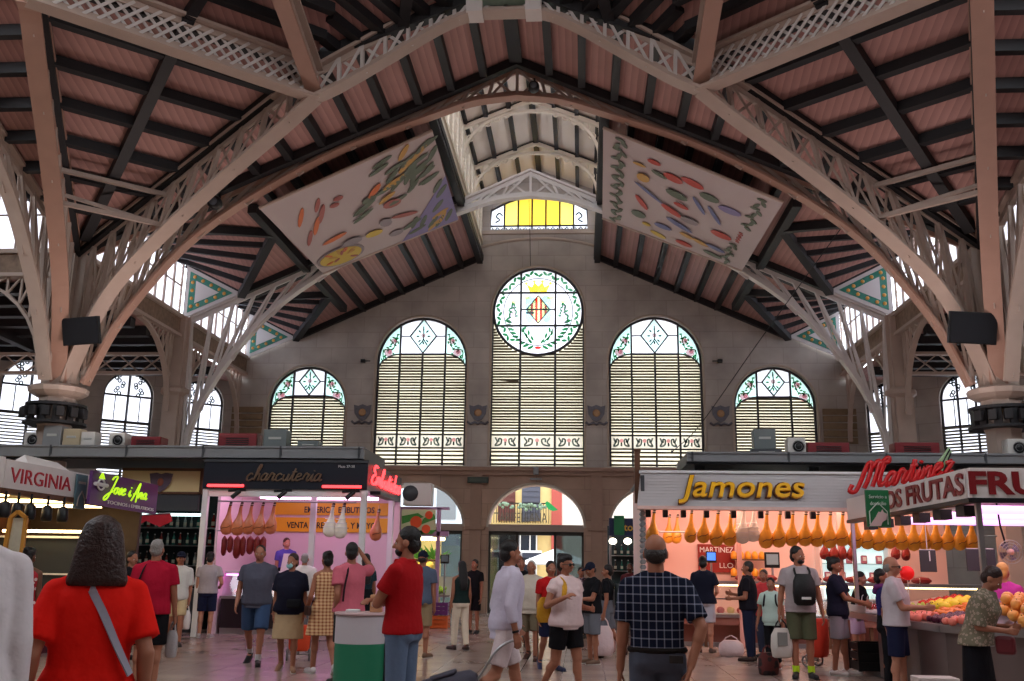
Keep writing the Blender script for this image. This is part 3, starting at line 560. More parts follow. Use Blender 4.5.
def roof_mat():
    m = bpy.data.materials.new('rose_roof_boards'); m.use_nodes = True; nt = m.node_tree; b = nt.nodes['Principled BSDF']
    tc = nt.nodes.new('ShaderNodeTexCoord'); w = nt.nodes.new('ShaderNodeTexWave'); w.bands_direction = 'Y'; w.inputs['Scale'].default_value = 2.2; w.inputs['Distortion'].default_value = .4; w.wave_profile = 'SAW'
    n = nt.nodes.new('ShaderNodeTexNoise'); n.inputs['Scale'].default_value = 1.3; n.inputs['Detail'].default_value = 6
    mx = nt.nodes.new('ShaderNodeMix'); mx.data_type = 'RGBA'; mx.inputs[6].default_value = rgb(166, 120, 112); mx.inputs[7].default_value = rgb(186, 140, 132)
    bp = nt.nodes.new('ShaderNodeBump'); bp.inputs['Strength'].default_value = .5; bp.inputs['Distance'].default_value = .03
    nt.links.new(tc.outputs['Object'], w.inputs['Vector']); nt.links.new(tc.outputs['Object'], n.inputs['Vector']); nt.links.new(n.outputs['Fac'], mx.inputs[0]); ml = nt.nodes.new('ShaderNodeMix'); ml.data_type = 'RGBA'; ml.blend_type = 'MULTIPLY'; ml.inputs[0].default_value = .3
    w.bands_direction = 'X'; nt.links.new(mx.outputs[2], ml.inputs[6]); nt.links.new(w.outputs['Color'], ml.inputs[7]); nt.links.new(ml.outputs[2], b.inputs['Base Color'])
    nt.links.new(w.outputs['Color'], bp.inputs['Height']); nt.links.new(bp.outputs[0], b.inputs['Normal']); b.inputs['Roughness'].default_value = .7
    return m
M_roof = roof_mat()
M_lroof = mat('pale_roof_boards', (214, 200, 186), .7, noise=.06, nscale=2)
def floor_mat():
    m = bpy.data.materials.new('polished_floor_tiles'); m.use_nodes = True; nt = m.node_tree; b = nt.nodes['Principled BSDF']
    tc = nt.nodes.new('ShaderNodeTexCoord'); br = nt.nodes.new('ShaderNodeTexBrick'); br.offset = 0
    br.inputs['Color1'].default_value = rgb(168, 150, 142); br.inputs['Color2'].default_value = rgb(158, 140, 133); br.inputs['Mortar'].default_value = rgb(104, 90, 86)
    br.inputs['Scale'].default_value = 1; br.inputs['Brick Width'].default_value = .6; br.inputs['Row Height'].default_value = .6; br.inputs['Mortar Size'].default_value = .006
    n = nt.nodes.new('ShaderNodeTexNoise'); n.inputs['Scale'].default_value = 1.5; n.inputs['Detail'].default_value = 6
    cr = nt.nodes.new('ShaderNodeValToRGB'); cr.color_ramp.elements[0].color = (.78, .76, .75, 1); cr.color_ramp.elements[1].color = (1.08, 1.06, 1.04, 1); cr.color_ramp.elements[0].position = .3; cr.color_ramp.elements[1].position = .7
    mx = nt.nodes.new('ShaderNodeMix'); mx.data_type = 'RGBA'; mx.blend_type = 'MULTIPLY'; mx.inputs[0].default_value = 1
    nt.links.new(tc.outputs['Object'], br.inputs['Vector']); nt.links.new(tc.outputs['Object'], n.inputs['Vector']); nt.links.new(n.outputs['Fac'], cr.inputs[0])
    nt.links.new(br.outputs['Color'], mx.inputs[6]); nt.links.new(cr.outputs[0], mx.inputs[7]); nt.links.new(mx.outputs[2], b.inputs['Base Color'])
    b.inputs['Roughness'].default_value = .24; b.inputs['Specular IOR Level'].default_value = .5
    return m
W = 10.2; YA, YB, YW = 20.56, 26.7, 32.18; CY = YA-W
RZ = 13.03; SL = .4525
def rz(x): return RZ-SL*abs(x)
MB().bx(-24, 24, -6, YW, -.12, 0).build('floor', floor_mat(), kind='structure')
# ---- back wall -----------------------------------------------------
def arch_pts(cx, hw, z0, zs, rise=None, n=24):
    rise = rise or hw
    return [(cx-hw, z0)]+[(cx-hw*math.cos(PI*k/n), zs+rise*math.sin(PI*k/n)) for k in range(n+1)]+[(cx+hw, z0)]
WINS = [(-7.905, 1.345, 6.80), (-3.985, 1.565, 8.325), (0, 1.575, 10.1), (3.985, 1.565, 8.325), (7.905, 1.345, 6.80)]
outer = [(-10.75, 4.7), (-10.75, 8.15), (-2.05, rz(2.05)), (-2.05, 14.5), (0, 15.45), (2.05, 14.5), (2.05, rz(2.05)), (10.75, 8.15), (10.75, 4.7)]
holes = [arch_pts(c, h, 4.76, s) for c, h, s in WINS]
zl = [(-1.72, 13.08)]+[(-1.72+3.44*k/16, 13.84+.56*(1-((k-8)/8)**2)) for k in range(17)]+[(1.72, 13.08)]
MB().holed(outer, holes+[zl], YW, YW+.55).build('wall_back', M_wall, kind='structure')
low = [(-12, 0), (-12, 4.7), (12, 4.7), (12, 0)]
DOORS = [-7.97, -3.985, 0, 3.985, 7.97]
poly = [(-12, 4.7), (-12, 0)]
for c in DOORS: poly += arch_pts(c, 1.56, 0, 2.75, 1.38)
poly += [(12, 0), (12, 4.7)]
MB().holed(poly, [], YW-.03, YW+.6).build('wall_back_lower', M_walllow, kind='structure')
t = MB().bx(-12, 12, YW-.22, YW, 4.58, 4.7).bx(-12, 12, YW-.13, YW, 4.44, 4.58)
for c in (-9.96, -5.98, -1.99, 1.99, 5.98, 9.96): t.bx(c-.19, c+.19, YW-.14, YW, 0, 4.44); t.bx(c-.32, c+.32, YW-.2, YW, 2.66, 2.76)
t.build('trim_1', mat('cornice_stone', (150, 120, 104), .7, noise=.1), kind='structure')
# archivolts, ledge below the lantern, window surrounds
t = MB()
def band(pts, th, dep, y, mb):
    """moulding following a list of (x,z) points on the wall face"""
    c = [V(x, y, z) for x, z in pts]; mb.tube(c, th, 6)
for c in DOORS: band(arch_pts(c, 1.6, 2.75, 2.75, 1.42)[1:-1], .05, .06, YW-.03, t)
for c, h, s in WINS: band(arch_pts(c, h+.04, 4.76, s), .045, .05, YW, t)
band([(-2.0+4.0*k/16, 12.42+.3*(1-((k-8)/8)**2)) for k in range(17)], .055, .1, YW-.02, t)
t.bx(-2.0, 2.0, YW-.12, YW, 12.88, 13.0)
t.build('trim_2', mat('pale_stone_moulding', (176, 160, 146), .7), kind='structure')
t = MB()
for s in (-1, 1):
    for k in range(5): t.bx(s*9.42, s*10.5, YW-.05-.01*(k % 2), YW, 5.55+k*.24, 5.55+k*.24+.2)
t.build('trim_3', mat('banded_tile', (126, 104, 78), .5, noise=.35, nscale=5), kind='structure')
# ---- stained windows ------------------------------------------------
G_white = tglass('white_window_glass', (250, 250, 255)); G_mint = cglass('pale_green_glass', (230, 249, 242), .03); G_cream = tglass('cream_sky_diffuser', (246, 240, 224), .85)
G_yel = tglass('amber_glass', (255, 226, 128)); G_lime = tglass('yellow_glass', (252, 236, 160))
M_lead = mat('window_lead', (52, 50, 56), .5); M_slat = mat('louvre_timber', (92, 80, 62), .6, noise=.2, nscale=4)
M_leaf = cglass('glass_leaf_green', (110, 176, 136), .03); M_leafd = cglass('glass_leaf_dark', (96, 116, 120), .03); M_pink = cglass('glass_rose_pink', (240, 206, 212), .03)
M_red = cglass('glass_red', (226, 110, 104), .03); M_gold = cglass('glass_gold', (250, 226, 120), .03); M_tq = cglass('glass_teal', (206, 232, 230), .03); M_lil = cglass('glass_lilac', (246, 226, 244), .03)
YG = YW+.22
def disc(mb, x, z, r, y=YG-.03, n=10, rz_=None, th=.012):
    rx, rzz = r if isinstance(r, tuple) else (r, r); a0 = rz_ or 0
    pts = []
    for k in range(n):
        t = 2*PI*k/n; a, b = math.cos(t)*rx, math.sin(t)*rzz
        pts.append(V(x+a*math.cos(a0)-b*math.sin(a0), y, z+a*math.sin(a0)+b*math.cos(a0)))
    mb.poly(pts, th, (0, -1, 0))
def leafm(mb, x, z, l, w, a, y=YG-.03): disc(mb, x, z, (l, w), y, 8, a)
def stroke(mb, pts, r=.02, y=YG-.03): mb.tube([V(x, y, z) for x, z in crom([(p[0], p[1], 0) for p in pts], 4) for x, z in [(x, z)]] if False else [V(p.x, y, p.y) for p in crom([(q[0], q[1], 0) for q in pts], 4)], r, 5)
def louvres(mb, x0, x1, z0, z1, pitch, topf=None, skip=()):
    k = 0; z = z0+pitch/2
    while z < z1:
        a, b = x0, x1
        if topf: a, b = topf(z, x0, x1)
        if b-a > .05:
            mb.box(((a+b)/2, YG-.03, z), (b-a, .088, .022), R=Matrix.Rotation(math.radians(-28+random.uniform(-6, 4)), 3, 'X'))
        z += pitch; k += 1
def stained(idx, c, hw, zs):
    """arched window: louvres below, leaded rose panels above"""
    zb = 4.76; top = zs+hw; three = hw < 1.5
    w = thing('window_%d' % idx, None, None, (c, YG, zb), kind='structure')
    zd = zs+.28 if not three else zs+.33               # sill of the leaded top lights
    xq = [-.79, 0, .79] if not three else [-.55, .55]  # mullions
    fr = MB(); fr.tube([V(c+x, YG-.05, z) for x, z in arch_pts(0, hw-.03, zb, zs)], .045, 6)
    for x in xq:
        zt = zs+math.sqrt(max(0, hw*hw-x*x))
        if three or x != 0: fr.bx(c+x-.03, c+x+.03, YG-.1, YG, zb, zt)
        else: fr.bx(c+x-.03, c+x+.03, YG-.1, YG, zb, zd)
    fr.bx(c-.8 if not three else c-.57, c+.8 if not three else c+.57, YG-.08, YG, zd-.04, zd+.03)
    # drop curves of the corner panels
    xe = .79 if not three else .55
    for s in (-1, 1): fr.tube([V(c+s*(xe+(hw-xe-.02)*math.sin(PI/2*k/8)), YG-.05, zd-.62+.62*math.cos(PI/2*k/8)) for k in range(9)], .03, 5)
    if not three:
        for z in (5.36, 5.82): fr.bx(c-hw, c+hw, YG-.08, YG, z-.025, z+.025)
    fr.build('frame', M_lead, w)
    drop = [(xe+(hw-xe)*math.sin(PI/2*k/8), zd-.62+.62*math.cos(PI/2*k/8)) for k in range(9)]
    MB().poly([V(c+x, YG+.02, z) for x, z in arch_pts(0, hw, zd-.62, zs)[1 if zd-.62 >= zs-.01 else 0:]+[(x, z) for x, z in drop[::-1]]+[(-x, z) for x, z in drop]], .02, (0, 1, 0)).build('glass_pane', G_white, w)
    lo = MB(); MB().poly([V(c+x, YG+.03, z) for x, z in [(-hw, zb), (hw, zb)]+drop[::-1]+[(-x, z) for x, z in drop]], .02, (0, 1, 0)).build('louvre_backing', G_cream, w)  # cream pane added behind the slats to even out the sky light
    xs = [-hw+.03]+xq+[hw-.03]
    def edge(z, a, b):
        if z > zd-.62:
            lim = xe+(hw-xe-.02)*math.sqrt(max(0, 1-((z-zd+.62)/.62)**2)); a, b = max(a, c-lim), min(b, c+lim)
        return a, b
    for a, b in zip(xs[:-1], xs[1:]):
        if three: louvres(lo, c+a, c+b, zb, zd-.02, .098, edge)
        else:
            louvres(lo, c+a, c+b, 5.9, zd-.02, .098, edge); louvres(lo, c+a, c+b, zb, 5.3, .14)
    lo.build('louvre', M_slat, w)
    cor = MB(); dia = MB(); lf = MB(); fl = MB(); dk = MB()
    zc = (zd+top)/2
    for s in (-1, 1):  # mint corner panels
        P = [V(c+s*(xe+(hw-xe-.04)*math.sin(PI/2*k/8)), YG-.012, zd-.62+.62*math.cos(PI/2*k/8)) for k in range(9)]
        P += [V(c+s*math.sqrt(max(xe*xe, (hw-.04)**2-(zz-zs)**2 if zz > zs else (hw-.04)**2)), YG-.012, zz) for zz in [zs+(zs*0+hw*.93*0)+k*(math.sqrt(hw*hw-xe*xe)-.06)/8 for k in range(1, 9)]]
        P += [V(c+s*xe, YG-.012, P[-1].z)]
        cor.poly(P, .01, (0, -1, 0))
        m = (xe+hw)/2
        for (fx, fz, r) in ((m+.02, zs+.34, .15), (xe+.22, zs+.74, .115)):
            disc(fl, c+s*fx, fz, r, YG-.04); disc(fl, c+s*fx+.03, fz+.02, r*.5, YG-.055)
            for k in range(6): a = k*PI/3+.3; leafm(lf, c+s*(fx+math.cos(a)*r*1.2), fz+math.sin(a)*r*1.2, .06, .03, a+PI/2)
        stroke(lf, [(c+s*(xe+.12), zs+.95), (c+s*(m-.15), zs+.5), (c+s*(m+.2), zs+.42), (c+s*(hw-.2), zs+.05), (c+s*(m+.28), zs-.12+.25)], .02)
        for q in range(7): leafm(lf, c+s*(xe+.1+q*.085), zs+.98-q*.14-(.1 if q > 4 else 0), .055, .03, q*1.1)
    dw = .46 if not three else .37
    D = [(c, top-.03), (c+dw, zc), (c, zd+.04), (c-dw, zc)]
    dia.poly([V(x, YG-.012, z) for x, z in D], .01, (0, -1, 0))
    ld = MB()
    for a, b in zip(D, D[1:]+D[:1]): ld.bar(V(a[0], YG-.04, a[1]), V(b[0], YG-.04, b[1]), .05, .04, up=(0, 1, 0))
    ld.bar(V(c-xe, YG-.04, zc), V(c-dw, YG-.04, zc), .04, .04); ld.bar(V(c+dw, YG-.04, zc), V(c+xe, YG-.04, zc), .04, .04)
    ld.build('lead_came', M_lead, w)
    disc(fl, c, zc+.02, .08, YG-.04)
    for k in range(8): a = k*PI/4; leafm(lf if idx % 2 else dk, c+math.cos(a)*.19, zc+math.sin(a)*.24, .06, .028, a)
    stroke(dk, [(c-.14, zc-.32), (c, zc-.1), (c, zc+.35)], .022); stroke(dk, [(c+.14, zc-.32), (c, zc-.1)], .022)
    cor.build('corner_panel', G_mint, w); dia.build('diamond_panel', G_mint, w)
    if not three:
        pan = MB(); xx = [-hw+.03]+xq+[hw-.03]
        for a, b in zip(xx[:-1], xx[1:]):
            pan.bx(c+a+.03, c+b-.03, YG-.02, YG, 5.4, 5.79); mx_ = c+(a+b)/2
            scroll(dk, mx_, 5.6, (b-a)*.36, fl)
        pan.build('frieze_panel', G_white, w)
    lf.build('leaf_motif', M_leaf, w); fl.build('rose_motif', M_pink, w); dk.build('scroll_motif', M_leafd, w)
def scroll(mb, x, z, h, fl):
    for s in (-1, 1):
        stroke(mb, [(x+s*h*.95, z+.13), (x+s*h*.75, z-.02), (x+s*h*.95, z-.14), (x+s*h*.45, z-.1), (x+s*h*.35, z+.06), (x+s*h*.6, z+.09), (x+s*h*.62, z-.02)], .026)
    disc(fl, x, z+.04, .065, YG-.045); mb.bx(x-.025, x+.025, YG-.05, YG-.03, z-.14, z-.02)
for i, (c, h, s) in enumerate(WINS):
    if i != 2: stained(i+1, c, h, s)
def centre_window():
    c, hw, zb, zc, R_ = 0, 1.575, 4.76, 10.115, 1.545
    w = thing('window_3', None, None, (0, YG, zb), kind='structure')
    fr = MB(); fr.tube([V(R_*math.cos(2*PI*k/40), YG-.07, zc+R_*math.sin(2*PI*k/40)) for k in range(40)], .055, 6, closed=True)
    fr.tube([V(1.2*math.cos(2*PI*k/40), YG-.05, zc+1.2*math.sin(2*PI*k/40)) for k in range(40)], .018, 5, closed=True)
    for x in (-.6, .6):
        fr.bx(x-.035, x+.035, YG-.1, YG, zb, zc+math.sqrt(R_*R_-.36))
    for z in (zc+.68, zc-.5): d = math.sqrt(R_**2-(z-zc)**2); fr.bx(-d, d, YG-.08, YG, z-.03, z+.03)
    fr.bx(-.6, .6, YG-.07, YG, zc+.06, zc+.1)
    for z in (5.36, 5.82): fr.bx(-hw, hw, YG-.08, YG, z-.025, z+.025)
    for s in (-1, 1): fr.bx(s*hw-.04, s*hw+.04, YG-.1, YG, zb, zc)
    fr.build('frame', M_lead, w)
    MB().poly([V(R_*math.cos(2*PI*k/40), YG+.01, zc+R_*math.sin(2*PI*k/40)) for k in range(40)], .02, (0, 1, 0)).build('rose_glass', G_white, w)
    MB().poly([V(-hw, YG+.03, zb), V(hw, YG+.03, zb), V(hw, YG+.03, zc)]+[V(R_*math.cos(PI*k/20), YG+.03, zc-R_*math.sin(PI*k/20)) for k in range(21)]+[V(-hw, YG+.03, zc)], .02, (0, 1, 0)).build('louvre_backing', G_cream, w)  # same added cream pane, spreads daylight evenly between the slats
    lo = MB()
    def edge(z, a, b):
        if z > zc-R_-.05:
            d = math.sqrt(max(0, (R_+.05)**2-(z-zc)**2))
            if b <= -.59: b = min(b, -d)
            elif a >= .59: a = max(a, d)
            elif d > .6: return 0, 0
        return a, b
    for a, b in ((-hw+.03, -.6), (-.6, .6), (.6, hw-.03)):
        louvres(lo, a, b, 5.9, 9.55, .098, edge); louvres(lo, a, b, zb, 5.3, .14)
    lo.box((-1.1, YG-.1, 7.68), (.9, .02, .06), R=Matrix.Rotation(.06, 3, 'Y'))
    lo.build('louvre', M_slat, w)
    pan = MB(); dk = MB(); fl = MB(); lf = MB(); rd = MB(); gd = MB(); tq = MB(); ll = MB(); cr_ = MB()
    for a, b in ((-hw+.03, -.6), (-.6, .6), (.6, hw-.03)):
        pan.bx(a+.03, b-.03, YG-.02, YG, 5.4, 5.79); scroll(dk, (a+b)/2, 5.6, (b-a)*.38, fl)
    pan.build('frieze_panel', G_white, w)
    for k in range(44):      # garland round the rim
        a = -PI*.27+PI*1.54*k/43; r = 1.37+.05*math.sin(k*1.7); leafm(lf, r*math.cos(a), zc+r*math.sin(a), .1, .05, a+PI/2+(.7 if k % 2 else -.7))
    for s in (-1, 1):
        for k in range(9): a = PI*1.5+s*(.2+k*.13); r = 1.3-.03*k; leafm(lf, r*math.cos(a), zc+r*math.sin(a), .12, .05, a+.9*s)
        stroke(lf, [(s*.2, zc-1.1), (s*.45, zc-.8), (s*.5, zc-.62)], .025)
        for k in range(6): leafm(lf, s*(.22+k*.06)+(.08 if k % 2 else -.06), zc-1.05+k*.1, .1, .042, s*(.9+.2*k))
        for k in range(6): leafm(lf, s*(1.05-.03*k), zc-.35+.12*k, .11, .04, .5*s+k)
        for k in range(5): leafm(lf, s*(.75+.02*k), zc-.05+.1*(k-1), .07, .035, k*1.2)
        ll.poly([V(s*.72, YG-.03, zc-.42), V(s*1.05, YG-.03, zc-.42), V(s*.95, YG-.03, zc+.25), V(s*.8, YG-.03, zc+.25)], .01, (0, -1, 0)); disc(gd, s*.86, zc+.36, (.1, .06))
        disc(tq, s*.27, zc+.3, (.2, .3), YG-.02); disc(tq, s*.3, zc-.1, (.16, .3), YG-.02); disc(gd, s*.42, zc+.5, (.14, .06), YG-.025)
    D = [(0, zc+.58), (.4, zc+.08), (0, zc-.42), (-.4, zc+.08)]
    gd.poly([V(x, YG-.04, z) for x, z in D], .01, (0, -1, 0))
    for x in (-.26, -.1, .06, .22):   # vertical bars of the lozenge
        x0, x1 = x, x+.08
        h0 = .5*(1-abs(x0)/.4); h1 = .5*(1-abs(x1)/.4)
        rd.poly([V(x0, YG-.052, zc+.08-h0), V(x1, YG-.052, zc+.08-h1), V(x1, YG-.052, zc+.08+h1), V(x0, YG-.052, zc+.08+h0)], .01, (0, -1, 0))
    for a, b in zip(D, D[1:]+D[:1]): dk.bar(V(a[0], YG-.06, a[1]), V(b[0], YG-.06, b[1]), .035, .03, up=(0, 1, 0))
    crn = [(-.3, .72), (.3, .72), (.42, 1.0), (.22, .88), (.14, 1.06), (0, .92), (-.14, 1.06), (-.22, .88), (-.42, 1.0)]
    cr_.poly([V(x, YG-.04, zc+z) for x, z in crn], .012, (0, -1, 0))
    for x, z in ((-.42, 1.02), (-.14, 1.09), (.14, 1.09), (.42, 1.02)): disc(cr_, x, zc+z, .05, YG-.045)
    disc(rd, 0, zc-1.28, (.12, .05), YG-.03); 
    leafm(dk, -.28, zc-.04, .16, .05, 0, YG-.06)
    for nm, mb, m in (('leaf_motif', lf, M_leaf), ('scroll_motif', dk, M_leafd), ('rose_motif', fl, M_pink), ('red_bars', rd, M_red), ('gold_motif', gd, cglass('glass_pale_gold', (254, 242, 200), .03)), ('crown_motif', cr_, M_gold), ('mantling', tq, M_tq), ('column_motif', ll, M_lil)):
        mb.build(nm, m, w)
centre_window()
def lantern_window():
    w = thing('window_6', None, None, (0, YG, 13.08), kind='structure')
    fr = MB(); fr.tube([V(x, YG-.05, z) for x, z in zl], .05, 6, closed=True); fr.bx(-1.72, 1.72, YG-.07, YG, 13.24, 13.29)
    for k in range(1, 7): x = -1.72+3.44*k/7; fr.bx(x-.03, x+.03, YG-.09, YG, 13.08, 13.84+.56*(1-(x/1.72)**2))
    fr.build('frame', M_lead, w)
    for nm, ks, m in (('amber_pane', (2, 3, 4), G_yel), ('yellow_pane', (1, 5), G_lime), ('clear_pane', (0, 6), G_white)):
        g = MB()
        for k in ks:
            x0, x1 = -1.72+3.44*k/7, -1.72+3.44*(k+1)/7; f = lambda x: 13.84+.56*(1-(x/1.72)**2)
            g.poly([V(x0, YG, 13.27), V(x1, YG, 13.27), V(x1, YG, f(x1)), V((x0+x1)/2, YG, f((x0+x1)/2)), V(x0, YG, f(x0))], .015, (0, 1, 0))
        g.build(nm, m, w)
    MB().bx(-1.72, 1.72, YG, YG+.015, 13.08, 13.27).build('border_pane', G_white, w)
    sc = MB()
    for k in range(7): x = -1.72+3.44*(k+.5)/7; stroke(sc, [(x-.2, 13.2), (x-.1, 13.12), (x, 13.2), (x+.1, 13.12), (x+.2, 13.2)], .022)
    for s in (-1, 1): stroke(sc, [(s*1.55, 13.4), (s*1.4, 13.5), (s*1.52, 13.62), (s*1.42, 13.75), (s*1.3, 13.66)], .03)
    sc.build('scroll_motif', M_leafd, w)
lantern_window()
# ---- trusses ---------------------------------------------------------
def ribbon(mb, pts, nrm, w, h, off=0.0):
    """bar of rectangular section swept along pts; nrm = the truss plane's normal (one or one per point)"""
    pts = [Vector(p) for p in pts]; rings = []
    for i, p in enumerate(pts):
        d = (pts[min(i+1, len(pts)-1)]-pts[max(i-1, 0)]).normalized(); nn = Vector(nrm[i] if isinstance(nrm, list) else nrm)
        u = nn.cross(d).normalized()
        if u.z < 0 and abs(u.z) > .05: u = -u
        rings.append([p+u*off+nn*(a*w/2)+u*(b*h/2) for a, b in ((-1,-1),(1,-1),(1,1),(-1,1))])
    mb.loft(rings, smooth=False)
def resamp(pts, n):
    pts = [Vector(p) for p in pts]; L = [0]
    for a, b in zip(pts, pts[1:]): L.append(L[-1]+(b-a).length)
    out = []; j = 0
    for k in range(n):
        t = L[-1]*k/(n-1)
        while j < len(pts)-2 and L[j+1] < t: j += 1
        f = (t-L[j])/max(1e-9, L[j+1]-L[j]); out.append(pts[j].lerp(pts[j+1], min(1, f)))
    return out
def truss_side(par, bot, top, nrm, n, M, w=.30, lat='X', plates=True, Mw=None, first=True):
    """bot, top: lists of 3D points with equal count from crown to springing"""
    B, T = resamp(bot, n), resamp(top, n)
    mb = MB(); ribbon(mb, resamp(bot, n*3), nrm if not isinstance(nrm, list) else nrm[0], w, .06); ribbon(mb, resamp(bot, n*3), nrm if not isinstance(nrm, list) else nrm[0], .07, .13, .08)
    mb.build('bottom_chord', M, par)
    mb = MB(); ribbon(mb, T, nrm, w, .06, .03); ribbon(mb, T, nrm, .07, .13, -.05); mb.build('top_chord', M, par)
    mb = MB(); nv = Vector(nrm)
    for i in range(n):
        if i or first: mb.bar(B[i], T[i], .07, .1, up=nv)
        if i < n-1:
            a, b = nv*.035, nv*-.035
            if lat == 'X' or i % 2: mb.bar(B[i]+a, T[i+1]+a, .06, .02, up=nv)
            if lat == 'X' or not i % 2: mb.bar(T[i]+b, B[i+1]+b, .06, .02, up=nv)
        if plates and i % 2 == 0: mb.bar(B[i].lerp(T[i], .02)+nv*.02, B[i].lerp(T[i], .2)+nv*.02, .22, .02, up=nv)
    mb.build('web_bracing', Mw or M, par)
T2B = [(0, 12.14), (1.0, 12.02), (2.03, 11.67), (4.1, 10.87), (6.0, 9.8), (7.4, 8.75), (8.35, 7.65), (9.1, 6.5), (9.6, 5.3)]
def arm(tf, sides, deep):
    """nave arm from the column line YA outwards; tf maps nave coordinates into place"""
    nY = (Vector(tf(0, 1, 0))-Vector(tf(0, 0, 0))).normalized()
    t2 = thing('roof_truss', 'arched iron truss between the two big front columns, spotlights on its web' if deep else None, 'truss', tf(0, YA, 12.5))
    for s in sides:
        bot = [tf(s*x, YA, z) for x, z in [(p[0], p[1]) for p in [tuple(q)[:2] for q in crom([(a, b, 0) for a, b in T2B], 4)]]]
        xs = [s*9.9*(1-((len(bot)-1-k)/(len(bot)-1))) for k in range(len(bot))]
        top = [tf(x, YA, rz(x)-.16) for x in xs]
        truss_side(t2, bot, top, nY, 19, M_rust if deep else M_iron, Mw=M_iron, first=s < 0 or not deep)
    if deep:
        t3 = thing('roof_truss', 'grey arched iron truss crossing below the roof lantern, nearest to the stained windows', 'truss', tf(0, YB, 12.5))
        for s in sides:
            bot = [tf(s*q[0], YB, q[1]-.02) for q in crom([(a, b, 0) for a, b in T2B+[(9.82, 4.0)]], 4)]
            top = [tf(s*9.9*k/(len(bot)-1), YB, rz(9.9*k/(len(bot)-1))-.14) for k in range(len(bot))]
            truss_side(t3, bot, top, nY, 17, M_iron_w, .26, first=s < 0)
ID = lambda x, y, z: V(x, y, z)
LT = lambda x, y, z: V(-(y-CY), x+CY, z)      # nave -> arm to the west
RT = lambda x, y, z: V((y-CY), -x+CY, z)
arm(ID, (-1, 1), True)
arm(LT, (1,), False); arm(RT, (-1,), False)
_tr = [o for o in bpy.data.objects if o.name.startswith('roof_truss') and 'label' not in o]
_tr[0]['label'] = 'iron arch springing sideways from the big column beside the fruit-and-herb banner'
_tr[1]['label'] = 'iron arch springing sideways from the big column beside the banner of vegetables'
# ---- roof surfaces ---------------------------------------------------
def roof_sheet(name, pts, M=None, th=.05, up=(0, 0, 1)): return MB().poly(pts, th, up).build(name, M or M_roof, kind='structure')
def ceiling_bay(tf, s, name, deep=True):
    yend = YW if deep else YB
    P = [(2.0 if deep else 0, YA), (2.0 if deep else 0, yend)]
    P += ([(8.45, YW), (6.6, 29.45)] if deep else [])+[(8.45, YB), (6.6, 23.63), (8.45, YA)]
    c = roof_sheet(name, [tf(s*x, y, rz(x)) for x, y in P])
    # small roofs tipping up to the clerestory + their joists
    bays = [(YA+.12, YB-.1)]+([(YB+.12, YW-.05)] if deep else [])
    for y0, y1 in bays:
        n = 10; ym = (y0+y1)/2; pr = []
        for k in range(n+1):
            y = y0+(y1-y0)*k/n; xv = 8.45-1.85*(1-abs(k-n/2)/(n/2)); pr.append((V(*tf(s*10.15, y, 10.08)), V(*tf(s*xv, y, rz(xv)+.01))))
        m = MB()
        for a, b in zip(pr[:-1], pr[1:]): m.add([a[0], a[1], b[1], b[0]], [(0, 1, 2), (0, 2, 3)]); m.add([p+V(0, 0, .05) for p in (a[0], a[1], b[1], b[0])], [(2, 1, 0), (3, 2, 0)])
        m.build('dormer_sheet', M_roof, c)
        for a, b in pr[:-1]+[pr[-1]]: MB().bar(a, b, .12, .14, off=-.07).build('joist', M_black, c)
        mid = pr[n//2][1]
        for e in (pr[0][1], pr[-1][1]): MB().bar(e, mid, .22, .2, off=-.12).build('valley_beam', M_black, c)
    x = 2.0 if deep else .1
    k = 0
    while x < 8.3:
        # purlins run along the arm, clipped by the valley line
        segs = [(YA+.15, yend-.02)]
        if x > 6.6:
            f = (x-6.6)/1.85*(3.07); segs = [(YA+.15, YA+3.07-f)]*0
        for a, b in segs:
            if b-a > .2: MB().bar(tf(s*x, a, rz(x)), tf(s*x, b, rz(x)), .15, .2, off=-.1).build('purlin', M_black, c)
        x += .68; k += 1
    MB().bar(tf(s*6.55, YA+1.2, rz(6.55)), tf(s*6.55, yend-1, rz(6.55)), .22, .24, off=-.14).build('purlin', M_black, c)
    for y in ([YA+.3, YB-.28, YB+.3, YW-.14] if deep else [YA+.3, YB-.28]):
        MB().bar(tf(s*2.0, y, rz(2.0)), tf(s*8.4, y, rz(8.4)), .16, .18, off=-.1).build('rafter', M_black, c)
    if deep:
        MB().bar(tf(s*2.05, YA, rz(2.05)), tf(s*2.05, YW, rz(2.05)), .2, .34, off=-.12).build('lantern_edge_beam', M_black, c)
    return c
ceiling_bay(ID, -1, 'ceiling_nave_west'); ceiling_bay(ID, 1, 'ceiling_nave_east')
ceiling_bay(LT, 1, 'ceiling_side_west', False); ceiling_bay(RT, -1, 'ceiling_side_east', False)
J = (3.77, 17.16); K = (7.62, 13.6)
def jz(x, y, s=0): return rz(x)
# strip of roof between the crossing arch and the first truss, both slopes
for s, nm in ((-1, 'ceiling_front_west'), (1, 'ceiling_front_east')):
    c = roof_sheet(nm, [V(0, YA, RZ), V(0, J[1], RZ), V(s*J[0], J[1], rz(J[0])), V(s*W, YA, rz(W))])
    x = .0
    for k in range(0, 14):
        x = .02+.74*k
        y0 = J[1] if x < J[0] else J[1]+(x-J[0])/(W-J[0])*(YA-J[1])
        if YA-y0 > .35 and (k or s < 0): MB().bar(V(s*x, y0+.05, rz(x)), V(s*x, YA-.15, rz(x)), .3 if k == 0 else .17, .22, off=-.1).build('purlin', M_black, c)
    MB().bar(V(0, YA-.25, RZ), V(s*9.8, YA-.25, rz(9.8)), .2, .2, off=-.12).build('rafter', M_black, c)
    if s < 0: pass
